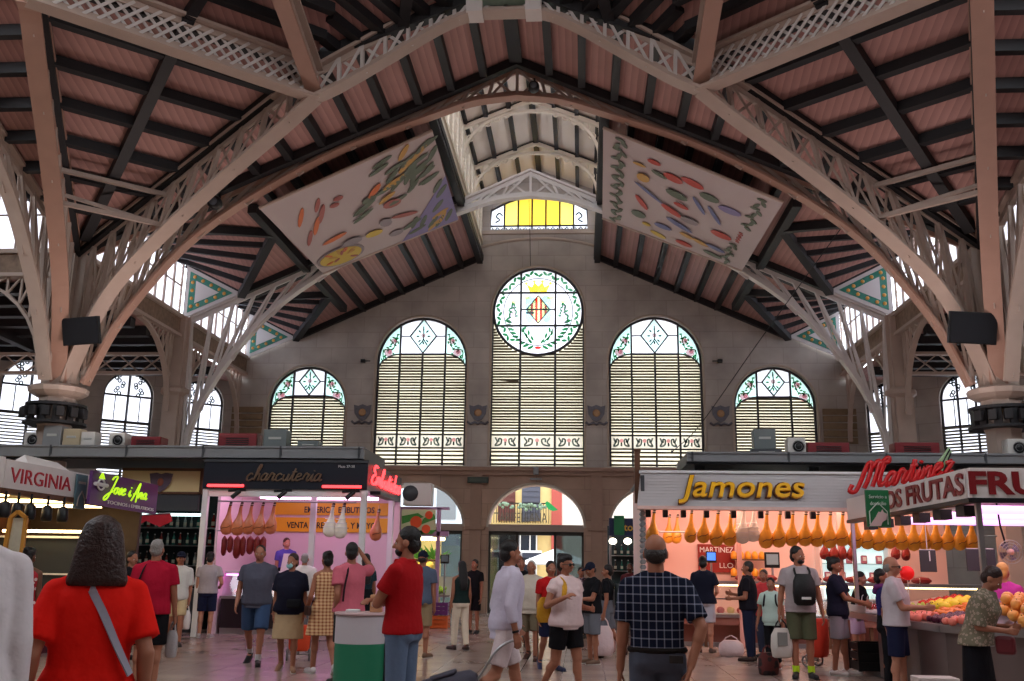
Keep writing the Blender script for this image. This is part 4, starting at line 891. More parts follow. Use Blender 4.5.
# corner roofs between the crossing arch and the ring girder
for s, nm in ((-1, 'ceiling_corner_west'), (1, 'ceiling_corner_east')):
    A, Bp, Cp = V(s*W, YA, 8.42), V(s*J[0], J[1], 11.32), V(s*K[0], K[1], 11.25)
    c = roof_sheet(nm, [A, Bp, Cp])
    for k in range(1, 8):
        f = .1+.128*k
        if f > .97: f = .97
        MB().bar(A.lerp(Bp, f), A.lerp(Cp, f), .2, .2, off=-.11).build('joist', M_black, c)
    MB().bar(A.lerp(Bp.lerp(Cp, .5), .1), Bp.lerp(Cp, .5), .22, .22, off=-.14).build('joist', M_black, c)
    for q in (Bp, Cp): MB().bar(A, q, .3, .22, off=-.12).build('joist', M_black, c)
    # roof between the ring girder, side arm and the first side truss
    tf = LT if s < 0 else RT
    c2 = roof_sheet(nm.replace('corner', 'return'), [V(s*K[0], CY, RZ), V(s*K[0], K[1], rz(K[1]-CY)), V(s*W, YA, rz(W)), V(s*W, CY, RZ)])
    for k in range(1, 13):
        u = .74*k+.3; x0 = K[0] if u < K[1]-CY else K[0]+(u-(K[1]-CY))/(W-(K[1]-CY))*(W-K[0])
        if W-x0 > .3: MB().bar(V(s*x0, CY+u, rz(u)), V(s*(W-.1), CY+u, rz(u)), .17, .22, off=-.1).build('purlin', M_black, c2)
# dome facets rising above the ring girders
ring = [V(-K[0], CY-3.3, 11.25), V(-K[0], K[1], 11.25), V(-J[0], J[1], 11.32), V(J[0], J[1], 11.32), V(K[0], K[1], 11.25), V(K[0], CY-3.3, 11.25)]
apx = V(0, CY, 15.2)
for i in range(5):
    a, b = ring[i], ring[i+1]
    if i == 2: continue
    a2, b2 = a.lerp(apx, .5), b.lerp(apx, .5)
    c = roof_sheet('ceiling_dome_%d' % (i+1), [a, b, b2, a2])
    for k in range(1, 7):
        f = k/7*.5; MB().bar(a.lerp(apx, f), b.lerp(apx, f), .18, .2, off=-.11).build('joist', M_black, c)
    MB().bar(a.lerp(b, .5), a2.lerp(b2, .5), .2, .2, off=-.13).build('joist', M_black, c)
for s, nm in ((-1, 'ceiling_dome_3'), (1, 'ceiling_dome_6')):
    a, b = V(s*J[0], J[1], 11.4), V(0, J[1], 12.95); a2, b2 = a.lerp(apx, .5), b.lerp(apx, .5)
    m = MB(); m.poly([a, b, b2], .05, (0, 0, 1)).poly([a, b2, a2], .05, (0, 0, 1)); c = m.build(nm, M_roof, kind='structure')
    for k in range(1, 9):
        f = k/8.5; p, q = a.lerp(a2, f), a.lerp(b, f) if f < .98 else b
        MB().bar(p, q, .2, .2, off=-.11).build('joist', M_black, c)
    MB().bar(a, b, .24, .24, off=-.1).build('joist', M_black, c); MB().bar(a.lerp(b, .45), a2.lerp(b2, .45), .22, .22, off=-.13).build('joist', M_black, c)
# ---- crossing arch (two ramps and a crown) -----------------------------
T1R = [(0.2, 5.2), (.6, 6.08), (1.44, 7.26), (2.8, 8.2), (4.3, 9.0), (5.5, 9.57), (6.5, 10.02), (7.27, 10.42)]
t1 = thing('crossing_arch', 'great iron arch nearest overhead, with a flat crown and greenish block at its top', 'truss', (0, J[1], 12))
for s in (-1, 1):
    A, Bp = V(s*W, YA, 0), V(s*J[0], J[1], 0); d = (Bp-A).normalized(); L = (Bp-A).length; n = V(-d.y, d.x, 0)
    if n.y > 0: n = -n
    bot = [A+d*q.x+V(0, 0, q.y) for q in crom([(a, b, 0) for a, b in T1R], 4)]
    top = [A+d*(L*k/(len(bot)-1))+V(0, 0, 8.3+(11.05-8.3)*k/(len(bot)-1)) for k in range(len(bot))]
    truss_side(t1, bot, top, n, 12, M_iron, .36, Mw=M_iron)
    # crown part from the junction to the centre
    cb = [V(s*x, J[1], z) for x, z in ((J[0], 10.42), (3.27, 10.66), (2.25, 11.3), (1.35, 11.88), (.7, 12.17), (.0, 12.2))]
    ct = [V(s*x, J[1], z) for x, z in ((J[0], 11.02), (1.3, 12.5), (.75, 12.72), (0, 12.75))]
    truss_side(t1, resamp(crom(cb, 5), 20), resamp(ct, 20), V(0, -1, 0), 9, M_iron_w if False else M_iron, .36, Mw=M_iron_w)
MB().bx(-.62, .55, J[1]-.3, J[1]+.15, 12.36, 12.62).build('crown_block', mat('verdigris_panel', (150, 176, 160), .5, noise=.3, nscale=12), t1)
for x in (-.62, .55): MB().bx(x-.16, x+.16, J[1]-.24, J[1]+.2, 12.12, 12.4).build('crown_bracket', M_iron_w, t1)
# ---- lattice ring girders and the ribs overhead ------------------------
def lattice_girder(name, label, a0, b0, h, n, M, w=.3, taper=1.0):
    a0, b0 = Vector(a0), Vector(b0); t = thing(name, label, 'girder', a0); d = (b0-a0).normalized(); nn = d.cross(V(0, 0, 1)).normalized()
    a1, b1 = a0+V(0, 0, h), b0+V(0, 0, h*taper)
    mb = MB(); mb.bar(a0, b0, w, .06); mb.bar(a0+V(0, 0, .1), b0+V(0, 0, .1), .05, .16); mb.build('bottom_chord', M_rust if M is not M_iron_w else M_iron, t)
    mb = MB(); mb.bar(a1, b1, w, .06); mb.bar(a1-V(0, 0, .08), b1-V(0, 0, .08), .05, .14); mb.build('top_chord', M_iron, t)
    mb = MB(); L = (b0-a0).length; hh = h-.12; st = L/n
    for sgn in (1, -1):
        o = nn*(.03*sgn)
        for k in range(-2, n+2):
            p, q = k*st, k*st+hh*1.0*sgn*1.0
            lo, hi = (p, .1), (p+hh*.95, h-.06)
            if sgn < 0: lo, hi = (p+hh*.95, .1), (p, h-.06)
            P = a0+d*max(0, min(L, lo[0]))+V(0, 0, lo[1]); Q = a0+d*max(0, min(L, hi[0]))+V(0, 0, hi[1])
            if (lo[0] < 0 and hi[0] < 0) or (lo[0] > L and hi[0] > L): continue
            def clip(x0, z0, x1, z1):
                if x0 < 0: z0 += (z1-z0)*(-x0)/(x1-x0); x0 = 0
                if x0 > L: z0 += (z1-z0)*(x0-L)/(x0-x1); x0 = L
                return x0, z0
            x0, z0 = clip(*lo, *hi); x1, z1 = clip(*hi, *lo)
            mb.bar(a0+d*x0+V(0, 0, z0)+o, a0+d*x1+V(0, 0, z1)+o, .055, .02, up=nn)
    mb.build('lattice', M, t); return t
for s, w1, w2 in ((-1, 'fruit-and-herb banner', 'herb'), (1, 'banner of vegetables', 'veg')):
    jn = V(s*J[0], J[1], 10.42); kn = V(s*K[0], K[1], 10.42)
    lattice_girder('ring_girder', 'pale diamond-lattice girder overhead, high above the %s side' % w1, jn, kn, .72, 22, M_iron_w, .34)
    e = V(s*(J[0]+.02), J[1]-4.2, 11.6)
    lattice_girder('roof_rib', 'narrow latticed rib running back overhead from the arch joint on the %s side' % w1, jn+V(0, 0, .1), e, .5, 20, M_iron, .3)
    # rib from the column to the far end of the ring girder: the tall near-vertical strip in view
    t = thing('column_rib', 'tall riveted rib rising overhead from the big column on the %s side' % w1, 'rib', (s*W, YA, 5.3))
    d = V(K[0]*s-s*W, K[1]-YA, 0); L = d.length; d.normalize(); n = V(-d.y, d.x, 0)
    bot = [V(s*W, YA, 0)+d*(q.x*.98)+V(0, 0, q.y) for q in crom([(a, b, 0) for a, b in T1R], 4)]+[V(s*K[0], K[1], 10.42)]
    top = [V(s*W, YA, 0)+d*(L*k/20)+V(0, 0, 8.3+2.75*k/20) for k in range(21)]
    truss_side(t, bot, top, n, 12, M_rust, .34, Mw=M_iron)
    # tie bars between the two ribs
    for u, z0 in ((3.0, 8.55), (3.0, 9.25)):
        dj = (V(s*J[0], J[1], 0)-V(s*W, YA, 0)).normalized()
        tt = MB().bar(V(s*W, YA, 0)+dj*u+V(0, 0, z0), V(s*W, YA, 0)+d*u+V(0, 0, z0), .09, .09); tt.build('tie_bar', M_iron, t)
    tt = MB().bar(V(s*W, YA, 0)+dj*3.0+V(0, 0, 8.55), V(s*W, YA, 0)+d*2.2+V(0, 0, 9.0), .07, .07); tt.build('tie_bar', M_iron, t)
# ---- columns ----------------------------------------------------------
def big_column(s, label):
    t = thing('iron_column', label, 'column', (s*W, YA, 0)); x, y = s*W, YA
    MB().eloft([(0, .42, .42), (.6, .42, .42), (.62, .36, .36), (4.35, .36, .36), (4.4, .4, .4), (5.0, .4, .4)], 8, False, o=(x, y, 0)).build('shaft', M_iron, t)
    MB().lathe([(.4, 4.98), (.5, 5.02), (.62, 5.1), (.64, 5.2), (.55, 5.24), (.4, 5.28)], 12, (x, y, 0), False).build('capital', M_iron, t)
    c = MB().lathe([(.46, 4.38), (.66, 4.38), (.66, 4.44), (.46, 4.44)], 24, (x, y, 0), False); c.lathe([(.46, 4.78), (.64, 4.78), (.64, 4.84), (.46, 4.84)], 24, (x, y, 0), False)
    for k in range(12): a = k*PI/6; c.box((x+.56*math.cos(a), y+.56*math.sin(a), 4.61), (.06, .16, .4), a)
    c.build('collar', M_black, t)
    for k in range(7):
        a = math.radians(-150+k*24) ; p = V(x+.68*math.cos(a), y+.68*math.sin(a), 4.62)
        MB().rbox(p, (.12, .17, .22), .02, a).build('floodlight', M_black, t)
    m = MB()
    for dx in (-.26, .26):
        m.bx(x+dx*.9-.12, x+dx*.9+.12, y-.16, y+.16, 5.2, 8.4)
    m.bx(x-.16, x+.16, y-.3, y+.3, 5.2, 8.4); m.build('upper_post', M_iron, t)
    return t
big_column(-1, 'stout iron column carrying the black screen near the orange-red VIRGINIA sign'); big_column(1, 'stout iron column carrying the black screen above the FRUTAS signs')
for s, lb in ((-1, 'slim iron column between the big column and end wall, on the charcuteria side'), (1, 'slim iron column between the big column and end wall, on the ham stall side')):
    t = thing('iron_column', lb, 'column', (s*W, YB, 0)); x = s*W
    MB().bx(x-.22, x+.22, YB-.25, YB+.25, 0, 8.45).bx(x-.3, x+.3, YB-.1, YB+.1, 0, 8.45).build('shaft', M_iron, t)
    MB().lathe([(.3, 6.1), (.42, 6.2), (.42, 6.3), (.3, 6.4)], 8, (x, YB, 0), False).build('collar', M_iron, t)
# eaves: frieze beam, brackets, clerestory
M_frieze = mat('painted_floral_frieze', (120, 96, 78), .6, noise=.75, nscale=7)
G_cler = tglass('clerestory_glass', (248, 250, 255))
def eaves(tf, s, bays, tagname, idx):
    for (y0, y1) in bays:
        b = thing('trim_%d' % idx[0], None, None, tf(s*W, (y0+y1)/2, 8.2), kind='structure'); idx[0] += 1
        MB().bar(tf(s*W, y0, 8.42), tf(s*W, y1, 8.42), .34, .1).bar(tf(s*W, y0, 7.86), tf(s*W, y1, 7.86), .3, .08).build('eave_beam', M_iron, b)
        MB().bar(tf(s*(W-.02), y0, 8.14), tf(s*(W-.02), y1, 8.14), .1, .48).build('frieze', M_frieze, b)
        m = MB(); L = y1-y0
        for e, q in ((y0, 1), (y1, -1)):      # curved latticed brackets
            arc = [tf(s*W, e+q*(.25+2.2*(1-math.cos(PI/2*k/8))), 5.6+2.2*math.sin(PI/2*k/8)) for k in range(9)]
            ribbon(m, arc, Vector(tf(1, 0, 0))-Vector(tf(0, 0, 0)), .14, .07)
            for k in range(1, 8):
                tp = tf(s*W, e+q*(.25+2.2*(1-math.cos(PI/2*k/8))), 7.86); m.bar(arc[k], tp, .05, .05); m.bar(arc[k], tf(s*W, e+q*(.25+2.2*(1-math.cos(PI/2*(k-1)/8))), 7.86), .04, .04)
        m.build('bracket', M_iron, b)
        w = thing('window_%d' % idx[1], None, None, tf(s*W, (y0+y1)/2, 8.5), kind='structure'); idx[1] += 1
        MB().bar(tf(s*(W+.05), y0, 9.27), tf(s*(W+.05), y1, 9.27), .015, 1.58).build('glass_pane', G_cler, w)
        fr = MB(); n = int(L/.55)
        for k in range(n+1): y = y0+L*k/n; fr.bar(tf(s*W, y, 8.48), tf(s*W, y, 10.1), .05, .07)
        fr.bar(tf(s*W, y0, 10.06), tf(s*W, y1, 10.06), .12, .12); fr.bar(tf(s*W, y0, 9.35), tf(s*W, y1, 9.35), .03, .04); fr.build('frame', M_iron, w)
_idx = [4, 7]
for s in (-1, 1): eaves(ID, s, [(YA+.3, YB-.25), (YB+.25, YW)], '', _idx)
eaves(LT, 1, [(YA+.3, YB)], '', _idx); eaves(RT, -1, [(YA+.3, YB)], '', _idx)
# green tile cheeks of the dormers
M_tile = mat('green_glazed_tile', (46, 122, 104), .3, noise=.15, nscale=10); M_tilew = mat('white_glazed_tile', (196, 192, 192), .35); M_dot = mat('orange_fruit_tile', (206, 150, 70), .35)
for s, sd in ((-1, 'charcuteria'), (1, 'ham stall')):
    for y, wh in ((YB-.12, 'in front of the slim column'), (YW-.1, 'against the end wall')):
        P = [(10.12, 8.38), (10.12, 10.0), (8.42, 9.14)]; cx = sum(p[0] for p in P)/3; cz = sum(p[1] for p in P)/3
        t = thing('tile_gable_panel', 'triangular green and orange tile panel %s, %s side' % (wh, sd), 'tile panel', (s*cx, y, cz))
        MB().poly([V(s*x, y, z) for x, z in P], .06, (0, -1, 0)).build('frame', M_tilew, t)
        sc = lambda f: [V(s*(cx+(x-cx)*f), y-.065, cz+(z-cz)*f) for x, z in P]
        MB().poly(sc(.78), .012, (0, -1, 0)).build('tile_band', M_tile, t)
        MB().poly([p+V(0, -.014, 0) for p in sc(.42)], .012, (0, -1, 0)).build('centre_panel', M_tilew, t)
        m = MB(); R6 = sc(.6)
        for a, b in zip(R6, R6[1:]+R6[:1]):
            for f in (.05, .3, .55, .8): p = a.lerp(b, f); m.ell((p.x, y-.085, p.z), (.055, .02, .055), 8, 5)
        m.build('fruit_pattern', M_dot, t)
# ---- roof lantern -----------------------------------------------------
LX, LZ0, LZ1, LRZ = 2.02, 12.1, 14.45, 15.3
M_lant = mat('lantern_paint', (206, 194, 176), .6, noise=.06)
for s, nm, i in ((-1, 'wall_lantern_west', 20), (1, 'wall_lantern_east', 21)):
    m = MB(); m.bx(s*LX, s*(LX+.12), YA, YW, LZ0-.1, 12.62); m.bx(s*LX, s*(LX+.12), YA, YW, 14.2, LZ1+.05); m.bx(s*(LX-.06), s*LX, YA, YW, 12.56, 12.68)
    m.build(nm, M_lant, kind='structure')
    w = thing('window_%d' % i, None, None, (s*LX, 26, 12.7), kind='structure')
    fr = MB()
    for k in range(13): y = YA+.1+(YW-YA-.2)*k/12; fr.bx(s*(LX-.02), s*(LX+.1), y-.07, y+.07, 12.6, 14.25)
    fr.build('frame', M_lant, w)
    lo = MB(); z = 12.72
    while z < 14.2: lo.box((s*(LX+.06), (YA+YW)/2, z), (.09, YW-YA, .02), R=Matrix.Rotation(s*.6, 3, 'Y')); z += .13
    lo.build('louvre', M_lant, w)
    MB().bx(s*(LX+.13), s*(LX+.15), YA, YW, 12.6, 14.25).build('glass_pane', G_cler, w)
for s, nm in ((-1, 'ceiling_lantern_west'), (1, 'ceiling_lantern_east')):
    c = roof_sheet(nm, [V(0, YA, LRZ), V(s*(LX+.15), YA, LZ1), V(s*(LX+.15), YW, LZ1), V(0, YW, LRZ)], M_lroof)
    sl = (LRZ-LZ1)/(LX+.15)
    for x in ((.0,) if s < 0 else ())+(.68, 1.36): MB().bar(V(s*x, YA, LRZ-sl*x), V(s*x, YW, LRZ-sl*x), .13 if x else .18, .16, off=-.09).build('purlin', M_black, c)
    MB().bar(V(s*1.97, YA, LZ1+.1), V(s*1.97, YW, LZ1+.1), .1, .16, off=-.09).build('purlin', M_black, c)
for y, lb in ((26.6, 'small ornate pale truss in the roof lantern, the nearer one'), (29.6, 'small ornate pale truss in the roof lantern, close to the amber window')):
    t = thing('lantern_truss', lb, 'truss', (0, y, 14.4)); sl = (LRZ-LZ1)/LX
    m = MB()
    for s in (-1, 1): m.bar(V(0, y, LRZ-.16), V(s*LX, y, LZ1-.14), .12, .12)
    m.build('rafter', M_lant, t); m = MB()
    for s in (-1, 1):
        m.bar(V(0, y+.1, LRZ-.05), V(s*LX, y+.1, LZ1-.02), .1, .1)
    m.build('rafter_strip', M_black, t); m = MB()
    arc = [V(LX*math.cos(PI*k/24), y, 13.3+1.5*math.sin(PI*k/24)) for k in range(25)]
    ribbon(m, arc, (0, 1, 0), .12, .08); m.build('arch_rib', M_lant, t)
    m = MB()
    for s in (-1, 1):
        for (x, z, r) in ((1.62, 14.42, .13), (1.3, 14.58, .1), (1.02, 14.7, .09), (.74, 14.82, .08), (1.82, 14.1, .1)):
            m.tube([V(s*x+r*math.cos(2*PI*k/12), y, z-.14+r*math.sin(2*PI*k/12)) for k in range(12)], .022, 5, closed=True)
    m.build('scrollwork', M_lant, t)
# ---- corner aisles ------------------------------------------------------
for s, nm in ((-1, 'west'), (1, 'east')):
    A = V(s*10.75, YW, 0); Bq = V(s*22, 23.2, 0); d = (Bq-A).normalized(); L = (Bq-A).length; n = V(-d.y, d.x, 0)
    if n.y < 0: n = -n
    tf = lambda x, y, z: A+d*x+n*y+V(0, 0, z)
    cs = [(.85, .78), (3.2, .78), (6.1, .85), (9.2, .85)]
    MB().holed([(-.3, 0), (-.3, 8.1), (L, 8.1), (L, 0)], [arch_pts(c, h, 3.6, 6.75) for c, h in cs], 0, .4, tf).build('wall_corner_'+nm, M_wall, kind='structure')
    for k, (c, h) in enumerate(cs[:3]):
        w = thing('window_%d' % (30+k+(5 if s > 0 else 0)), None, None, tf(c, .15, 3.6), kind='structure')
        fr = MB(); pts = [tf(x, .15, z) for x, z in arch_pts(c, h-.02, 3.6, 6.75)]; fr.tube(pts, .04, 6)
        for x in ((0,) if s < 0 else (-.26, .26)): fr.bar(tf(c+x, .13, 3.6), tf(c+x, .13, 6.75+math.sqrt(h*h-x*x)), .05, .08)
        for z in (5.9, 6.75): fr.bar(tf(c-h, .13, z), tf(c+h, .13, z), .06, .06)
        for i in range(5): fr.bar(tf(c-h+h*2*i/4, .14, 5.9), tf(c-h+h*2*i/4, .14, 6.75), .025, .03)
        fr.build('frame', M_lead, w)
        MB().poly([tf(x, .2, z) for x, z in arch_pts(c, h, 3.6, 6.75)], .02, n).build('glass_pane', G_white, w)
        lo = MB(); z = 3.66
        while z < 5.86: lo.box(tf(c, .12, z), (h*2, .07, .02), R=Matrix.Rotation(math.atan2(d.y, d.x), 3, 'Z')@Matrix.Rotation(-.6, 3, 'X')); z += .1
        lo.build('louvre', M_slat, w)
        og = MB()
        for sx in (-1, 1):
            for q in range(9):
                og.tube([tf(c+sx*(.3+.12*math.sin(q*1.3))+.05*math.cos(2*PI*e/8), .1, 6.8+.085*q+.06*math.sin(2*PI*e/8)) for e in range(8)], .022, 4, closed=True)
        og.build('scroll_motif', M_leafd, w)
    cz = lambda y: 7.85-.03*(y-22)
    c = roof_sheet('ceiling_aisle_'+nm, [V(s*10.3, YA+.1, 7.9), V(s*10.3, YW+.5, 7.6), V(s*12, YW+.5, 7.6), V(s*23, 23, 7.8), V(s*23, YA+.1, 7.9)])
    for k in range(10): y = YA+.7+k*.95; MB().bar(V(s*10.4, y, cz(y)), V(s*(22 if y < 24 else 22-(y-24)*1.25), y, cz(y)), .26, .26, off=-.13).build('purlin', M_black, c)
    MB().bar(V(s*14.2, YA+.2, 7.85), V(s*14.2, 29.4, 7.6), .22, .26, off=-.3).build('purlin', M_black, c)
    t = thing('aisle_truss', 'flat lattice truss in the side aisle behind the big column, %s side' % ('VIRGINIA' if s < 0 else 'FRUTAS'), 'truss', (s*W, 26.2, 7))
    m = MB(); m.bar(V(s*10.2, 26.2, 7.25), V(s*17, 26.2, 7.25), .2, .08).bar(V(s*10.2, 26.2, 6.7), V(s*17, 26.2, 6.7), .2, .08); m.build('chord', M_iron, t)
    m = MB()
    for k in range(9): x = 10.4+k*.68; m.bar(V(s*x, 26.2, 6.7), V(s*(x+.68), 26.2, 7.25), .06, .03).bar(V(s*x, 26.2, 7.25), V(s*(x+.68), 26.2, 6.7), .06, .03)
    m.build('web_bracing', M_iron, t)

# ---- the rest of the hall, behind and beside the viewpoint -----------------
MB().bx(-24, 24, -6.3, -6, 0, 13).build('wall_front', M_wall, kind='structure')
for s, nm in ((-1, 'wall_west'), (1, 'wall_east')): MB().bx(s*24, s*24.3, -6, 32, 0, 10).build(nm, M_wall, kind='structure')
for s, nm in ((-1, 'ceiling_outer_west'), (1, 'ceiling_outer_east')): MB().bx(s*W, s*24.3, -6.3, CY, 9.3, 9.4).bx(s*16.2, s*24.3, CY, YA, 9.3, 9.4).build(nm, M_roof, kind='structure')
MB().bx(-W, W, -6.3, 2.5, 12.6, 12.7).build('ceiling_rear', M_roof, kind='structure')
MB().bx(-7.7, 7.7, 2.4, 7.4, 13.2, 13.3).bx(-4.2, 4.2, 7.4, 14.2, 13.25, 13.35).build('ceiling_dome_cap', M_lroof, kind='structure')  # unseen flat cover added to keep sky light out of the dome
# ================================================================== STALLS
M_white = mat('white_paint', (226, 224, 224), .4); M_grey = mat('grey_paint', (128, 128, 130), .5, noise=.08); M_dgrey = mat('dark_grey_metal', (62, 64, 68), .45, noise=.1)
M_navy = mat('black_blue_fascia', (24, 28, 40), .35); M_steel = mat('brushed_steel', (170, 168, 168), .3, metal=.85, noise=.06, nscale=3)
M_pinkwall = mat('pale_pink_wall_panel', (232, 206, 212), .5); M_cream = mat('cream_panel', (226, 202, 148), .5)
M_yelsign = mat('yellow_sign_board', (232, 172, 26), .4); M_brown = mat('brown_timber', (96, 60, 38), .55, noise=.25); M_redtxt = mat('deep_red_lettering', (126, 20, 26), .4)
M_blk = mat('black_plastic', (16, 16, 18), .4); M_cab = mat('ac_unit_white', (206, 202, 196), .45); M_redbox = mat('dark_red_casing', (120, 26, 34), .45)
G_clear = cglass('display_glass'); E_tube = emat('tube_light_glow', (255, 196, 240), 8); E_tubew = emat('warm_lamp_glow', (255, 222, 160), 14); E_neon = emat('red_neon_glow', (255, 62, 66), 4.5)
M_signw = mat('sign_board_white', (222, 214, 210), .4)
def text_part(par, txt, size, o, m, ux=(1, 0, 0), uz=(0, 0, 1), depth=.03, shear=0, bold=0, sx=1, name='lettering', width=None, align='LEFT', label=None):
    t = text_mb(txt, size, depth, shear, bold, sx, align)
    if width:
        w = max(v[0] for v in t.v)-min(v[0] for v in t.v); k = width/w; t.v = [(x*k, y, z) for x, y, z in t.v]
    return place_mb(t, o, ux, uz).build(name, m, par, label)
# --- little cursive: strokes on a 1-unit x-height grid -----------------
CUR = {
 'c': [[(.6, .8), (.35, 1), (.05, .6), (.1, .1), (.4, 0), (.75, .3)]], 'h': [[(0, .1), (.3, 1.2), (.45, 2), (.3, 2.2), (.15, 1.6), (.1, 0), (.15, .6), (.45, 1), (.55, .6), (.55, .1), (.8, .2)]],
 'a': [[(.6, .85), (.3, 1), (.02, .5), (.15, 0), (.5, .3), (.62, .95), (.6, .2), (.7, 0), (.9, .25)]], 'r': [[(0, .2), (.15, .9), (.3, 1.1), (.35, .9), (.6, .95), (.5, .3), (.6, 0), (.85, .25)]],
 'u': [[(0, .9), (.05, .2), (.25, 0), (.5, .4), (.55, .95), (.55, .2), (.7, 0), (.9, .3)]], 't': [[(.0, .2), (.25, 1.2), (.3, 1.7), (.25, .3), (.4, 0), (.65, .3)], [(.05, 1.2), (.55, 1.25)]],
 'e': [[(.05, .45), (.5, .7), (.45, 1), (.2, .95), (.05, .4), (.25, 0), (.7, .3)]], 'i': [[(0, .2), (.15, .95), (.15, .2), (.3, 0), (.5, .3)], [(.2, 1.35), (.22, 1.4), (.24, 1.35)]],
 'n': [[(0, 0), (.1, .9), (.12, .2), (.4, 1), (.55, .7), (.55, .1), (.65, 0), (.85, .3)]], 'm': [[(0, 0), (.08, .9), (.1, .2), (.35, 1), (.42, .2), (.68, 1), (.8, .6), (.8, .1), (1.05, .3)]],
 'z': [[(.05, .95), (.55, 1), (.05, .1), (.45, .05), (.35, -.6), (.1, -.6), (.7, .25)]], 's': [[(0, .2), (.4, 1.05), (.5, .4), (.3, 0), (.05, .1)], [(.3, 0), (.7, .3)]],
 'o': [[(.45, .95), (.1, .8), (.05, .2), (.35, 0), (.6, .4), (.45, .95), (.85, .8)]], 'b': [[(0, .2), (.35, 1.6), (.3, 2.1), (.15, 1.6), (.1, .1), (.45, .1), (.55, .7), (.8, .6)]],
 'd': [[(.5, .9), (.15, .95), (.05, .2), (.35, .1), (.6, 1), (.65, 2.1), (.6, .2), (.75, 0), (.95, .25)]],
 'M': [[(-.9, .55), (-1.0, .1), (-.55, -.05), (-.3, .6), (-.1, 1.6), (.1, 2.1), (.35, 1.9), (.3, .8), (.1, .1)], [(.35, 1.6), (.75, 2.1), (.95, 1.9), (.85, .8), (.75, .1)], [(.9, 1.5), (1.3, 2.15), (1.6, 2.2), (1.65, 1.9), (1.4, 1.9)], [(1.35, 2.0), (1.2, .8), (1.35, .1), (1.7, .3)]],
 'J': [[(.1, 2.0), (.4, 2.5), (.9, 2.6), (.75, 1.6), (.5, .4), (.1, -.9), (-.35, -1.2), (-.4, -.7), (.3, 0), (.9, .35)]], 'A': [[(-.2, -.6), (.2, .6), (.6, 2.2), (.75, 2.2), (.7, .8), (.75, -.7)], [(-.1, .5), (.5, .6), (1.0, .4)]],
 'E': [[(.9, 2.0), (.4, 2.1), (.2, 1.6), (.6, 1.15), (.1, .8), (.05, .2), (.5, 0), (1.0, .4)]], ' ': [],
}
CW = {'M': 1.75, 'J': 1.0, 'A': 1.05, 'E': 1.05, 'm': 1.05, 'i': .5, 't': .62, 's': .65, 'z': .7, ' ': .5}
def cursive(txt, x_h, r, o, ux=(1, 0, 0), uz=(0, 0, 1), slant=.25, y=-.02):
    mb = MB(); x = 0
    for ch in txt:
        for st in CUR[ch]:
            P = [V((x+p[0]+slant*p[1])*x_h, y, p[1]*x_h) for p in st]
            mb.tube(crom(P, 3), r, 6)
        x += CW.get(ch, .85)
    W_ = x*x_h; return place_mb(mb, o, ux, uz), W_
# --- produce and hams -------------------------------------------------
def ham_proto(name, mcol, net=False):
    t = thing(name, None, 'ham')
    rows = [(-.62, .01, .01), (-.6, .08, .06), (-.54, .122, .088), (-.46, .132, .092, .0, 0), (-.37, .112, .08, .01, 0), (-.28, .068, .055, .02, 0), (-.18, .04, .036, .028, 0), (-.08, .032, .03, .035, 0), (-.02, .028, .026, .045, 0)]
    MB().eloft(rows, 14).build('meat', mcol, t, local=True)
    MB().eloft([(-.03, .033, .03, .045, 0), (.03, .03, .028, .055, 0), (.05, .018, .018, .06, 0)], 8).build('hoof', mat('ham_hoof', (70, 46, 34), .5), t, local=True)
    m = MB(); m.tube([V(.05+.03*math.cos(a), 0, .0) + V(0, .03*math.sin(a), 0) for a in [2*PI*k/8 for k in range(8)]], .007, 5, closed=True); m.tube([V(.05, 0, .03), V(.05, 0, .13)], .006, 5); m.build('string', mat('butcher_string', (226, 214, 190), .7), t, local=True)
    if net:
        m = MB()
        for z, rx, ry in ((-.5, .122, .09), (-.42, .133, .094), (-.34, .12, .085), (-.26, .095, .07)): m.tube([V(rx*math.cos(2*PI*k/12), ry*math.sin(2*PI*k/12), z) for k in range(12)], .006, 4, closed=True)
        m.build('net', mat('white_net', (236, 230, 226), .6), t, local=True)
    else:
        m = MB(); m.tube([V(-.09, -.09, -.5), V(-.03, -.094, -.47), V(.04, -.093, -.47), V(.1, -.075, -.43)], .007, 5); m.build('cut_seam', mat('ham_seam', (120, 58, 22), .5), t, local=True)
    return t
M_ham = mat('golden_ham_rind', (246, 164, 44), .35, noise=.25, nscale=14, coat=.3); M_ham2 = mat('white_ham_rind', (250, 240, 224), .4, noise=.1, nscale=14); M_ham3 = mat('rosy_ham_rind', (206, 118, 76), .35, noise=.25, nscale=12, coat=.3); M_ham4 = mat('dark_cured_meat', (124, 30, 26), .4, noise=.2, nscale=10)
HAMS = {}
def put_ham(kind, x, y, z, label, group, sc=1.0, rzv=None):
    if kind not in HAMS:
        o = HAMS[kind] = ham_proto('hanging_ham', {'g': M_ham, 'w': M_ham2, 'r': M_ham3, 'd': M_ham4}[kind], kind == 'w')
        o.location = (x, y, z); o.rotation_euler = (0, 0, rzv or 0); o.scale = (sc,)*3; tag(o, label, None, group)
    else: o = dup(HAMS[kind], (x, y, z), rzv if rzv is not None else random.uniform(-.35, .35), label, group, (sc*random.uniform(.95, 1.05),)*3)
    return o
FR = {}
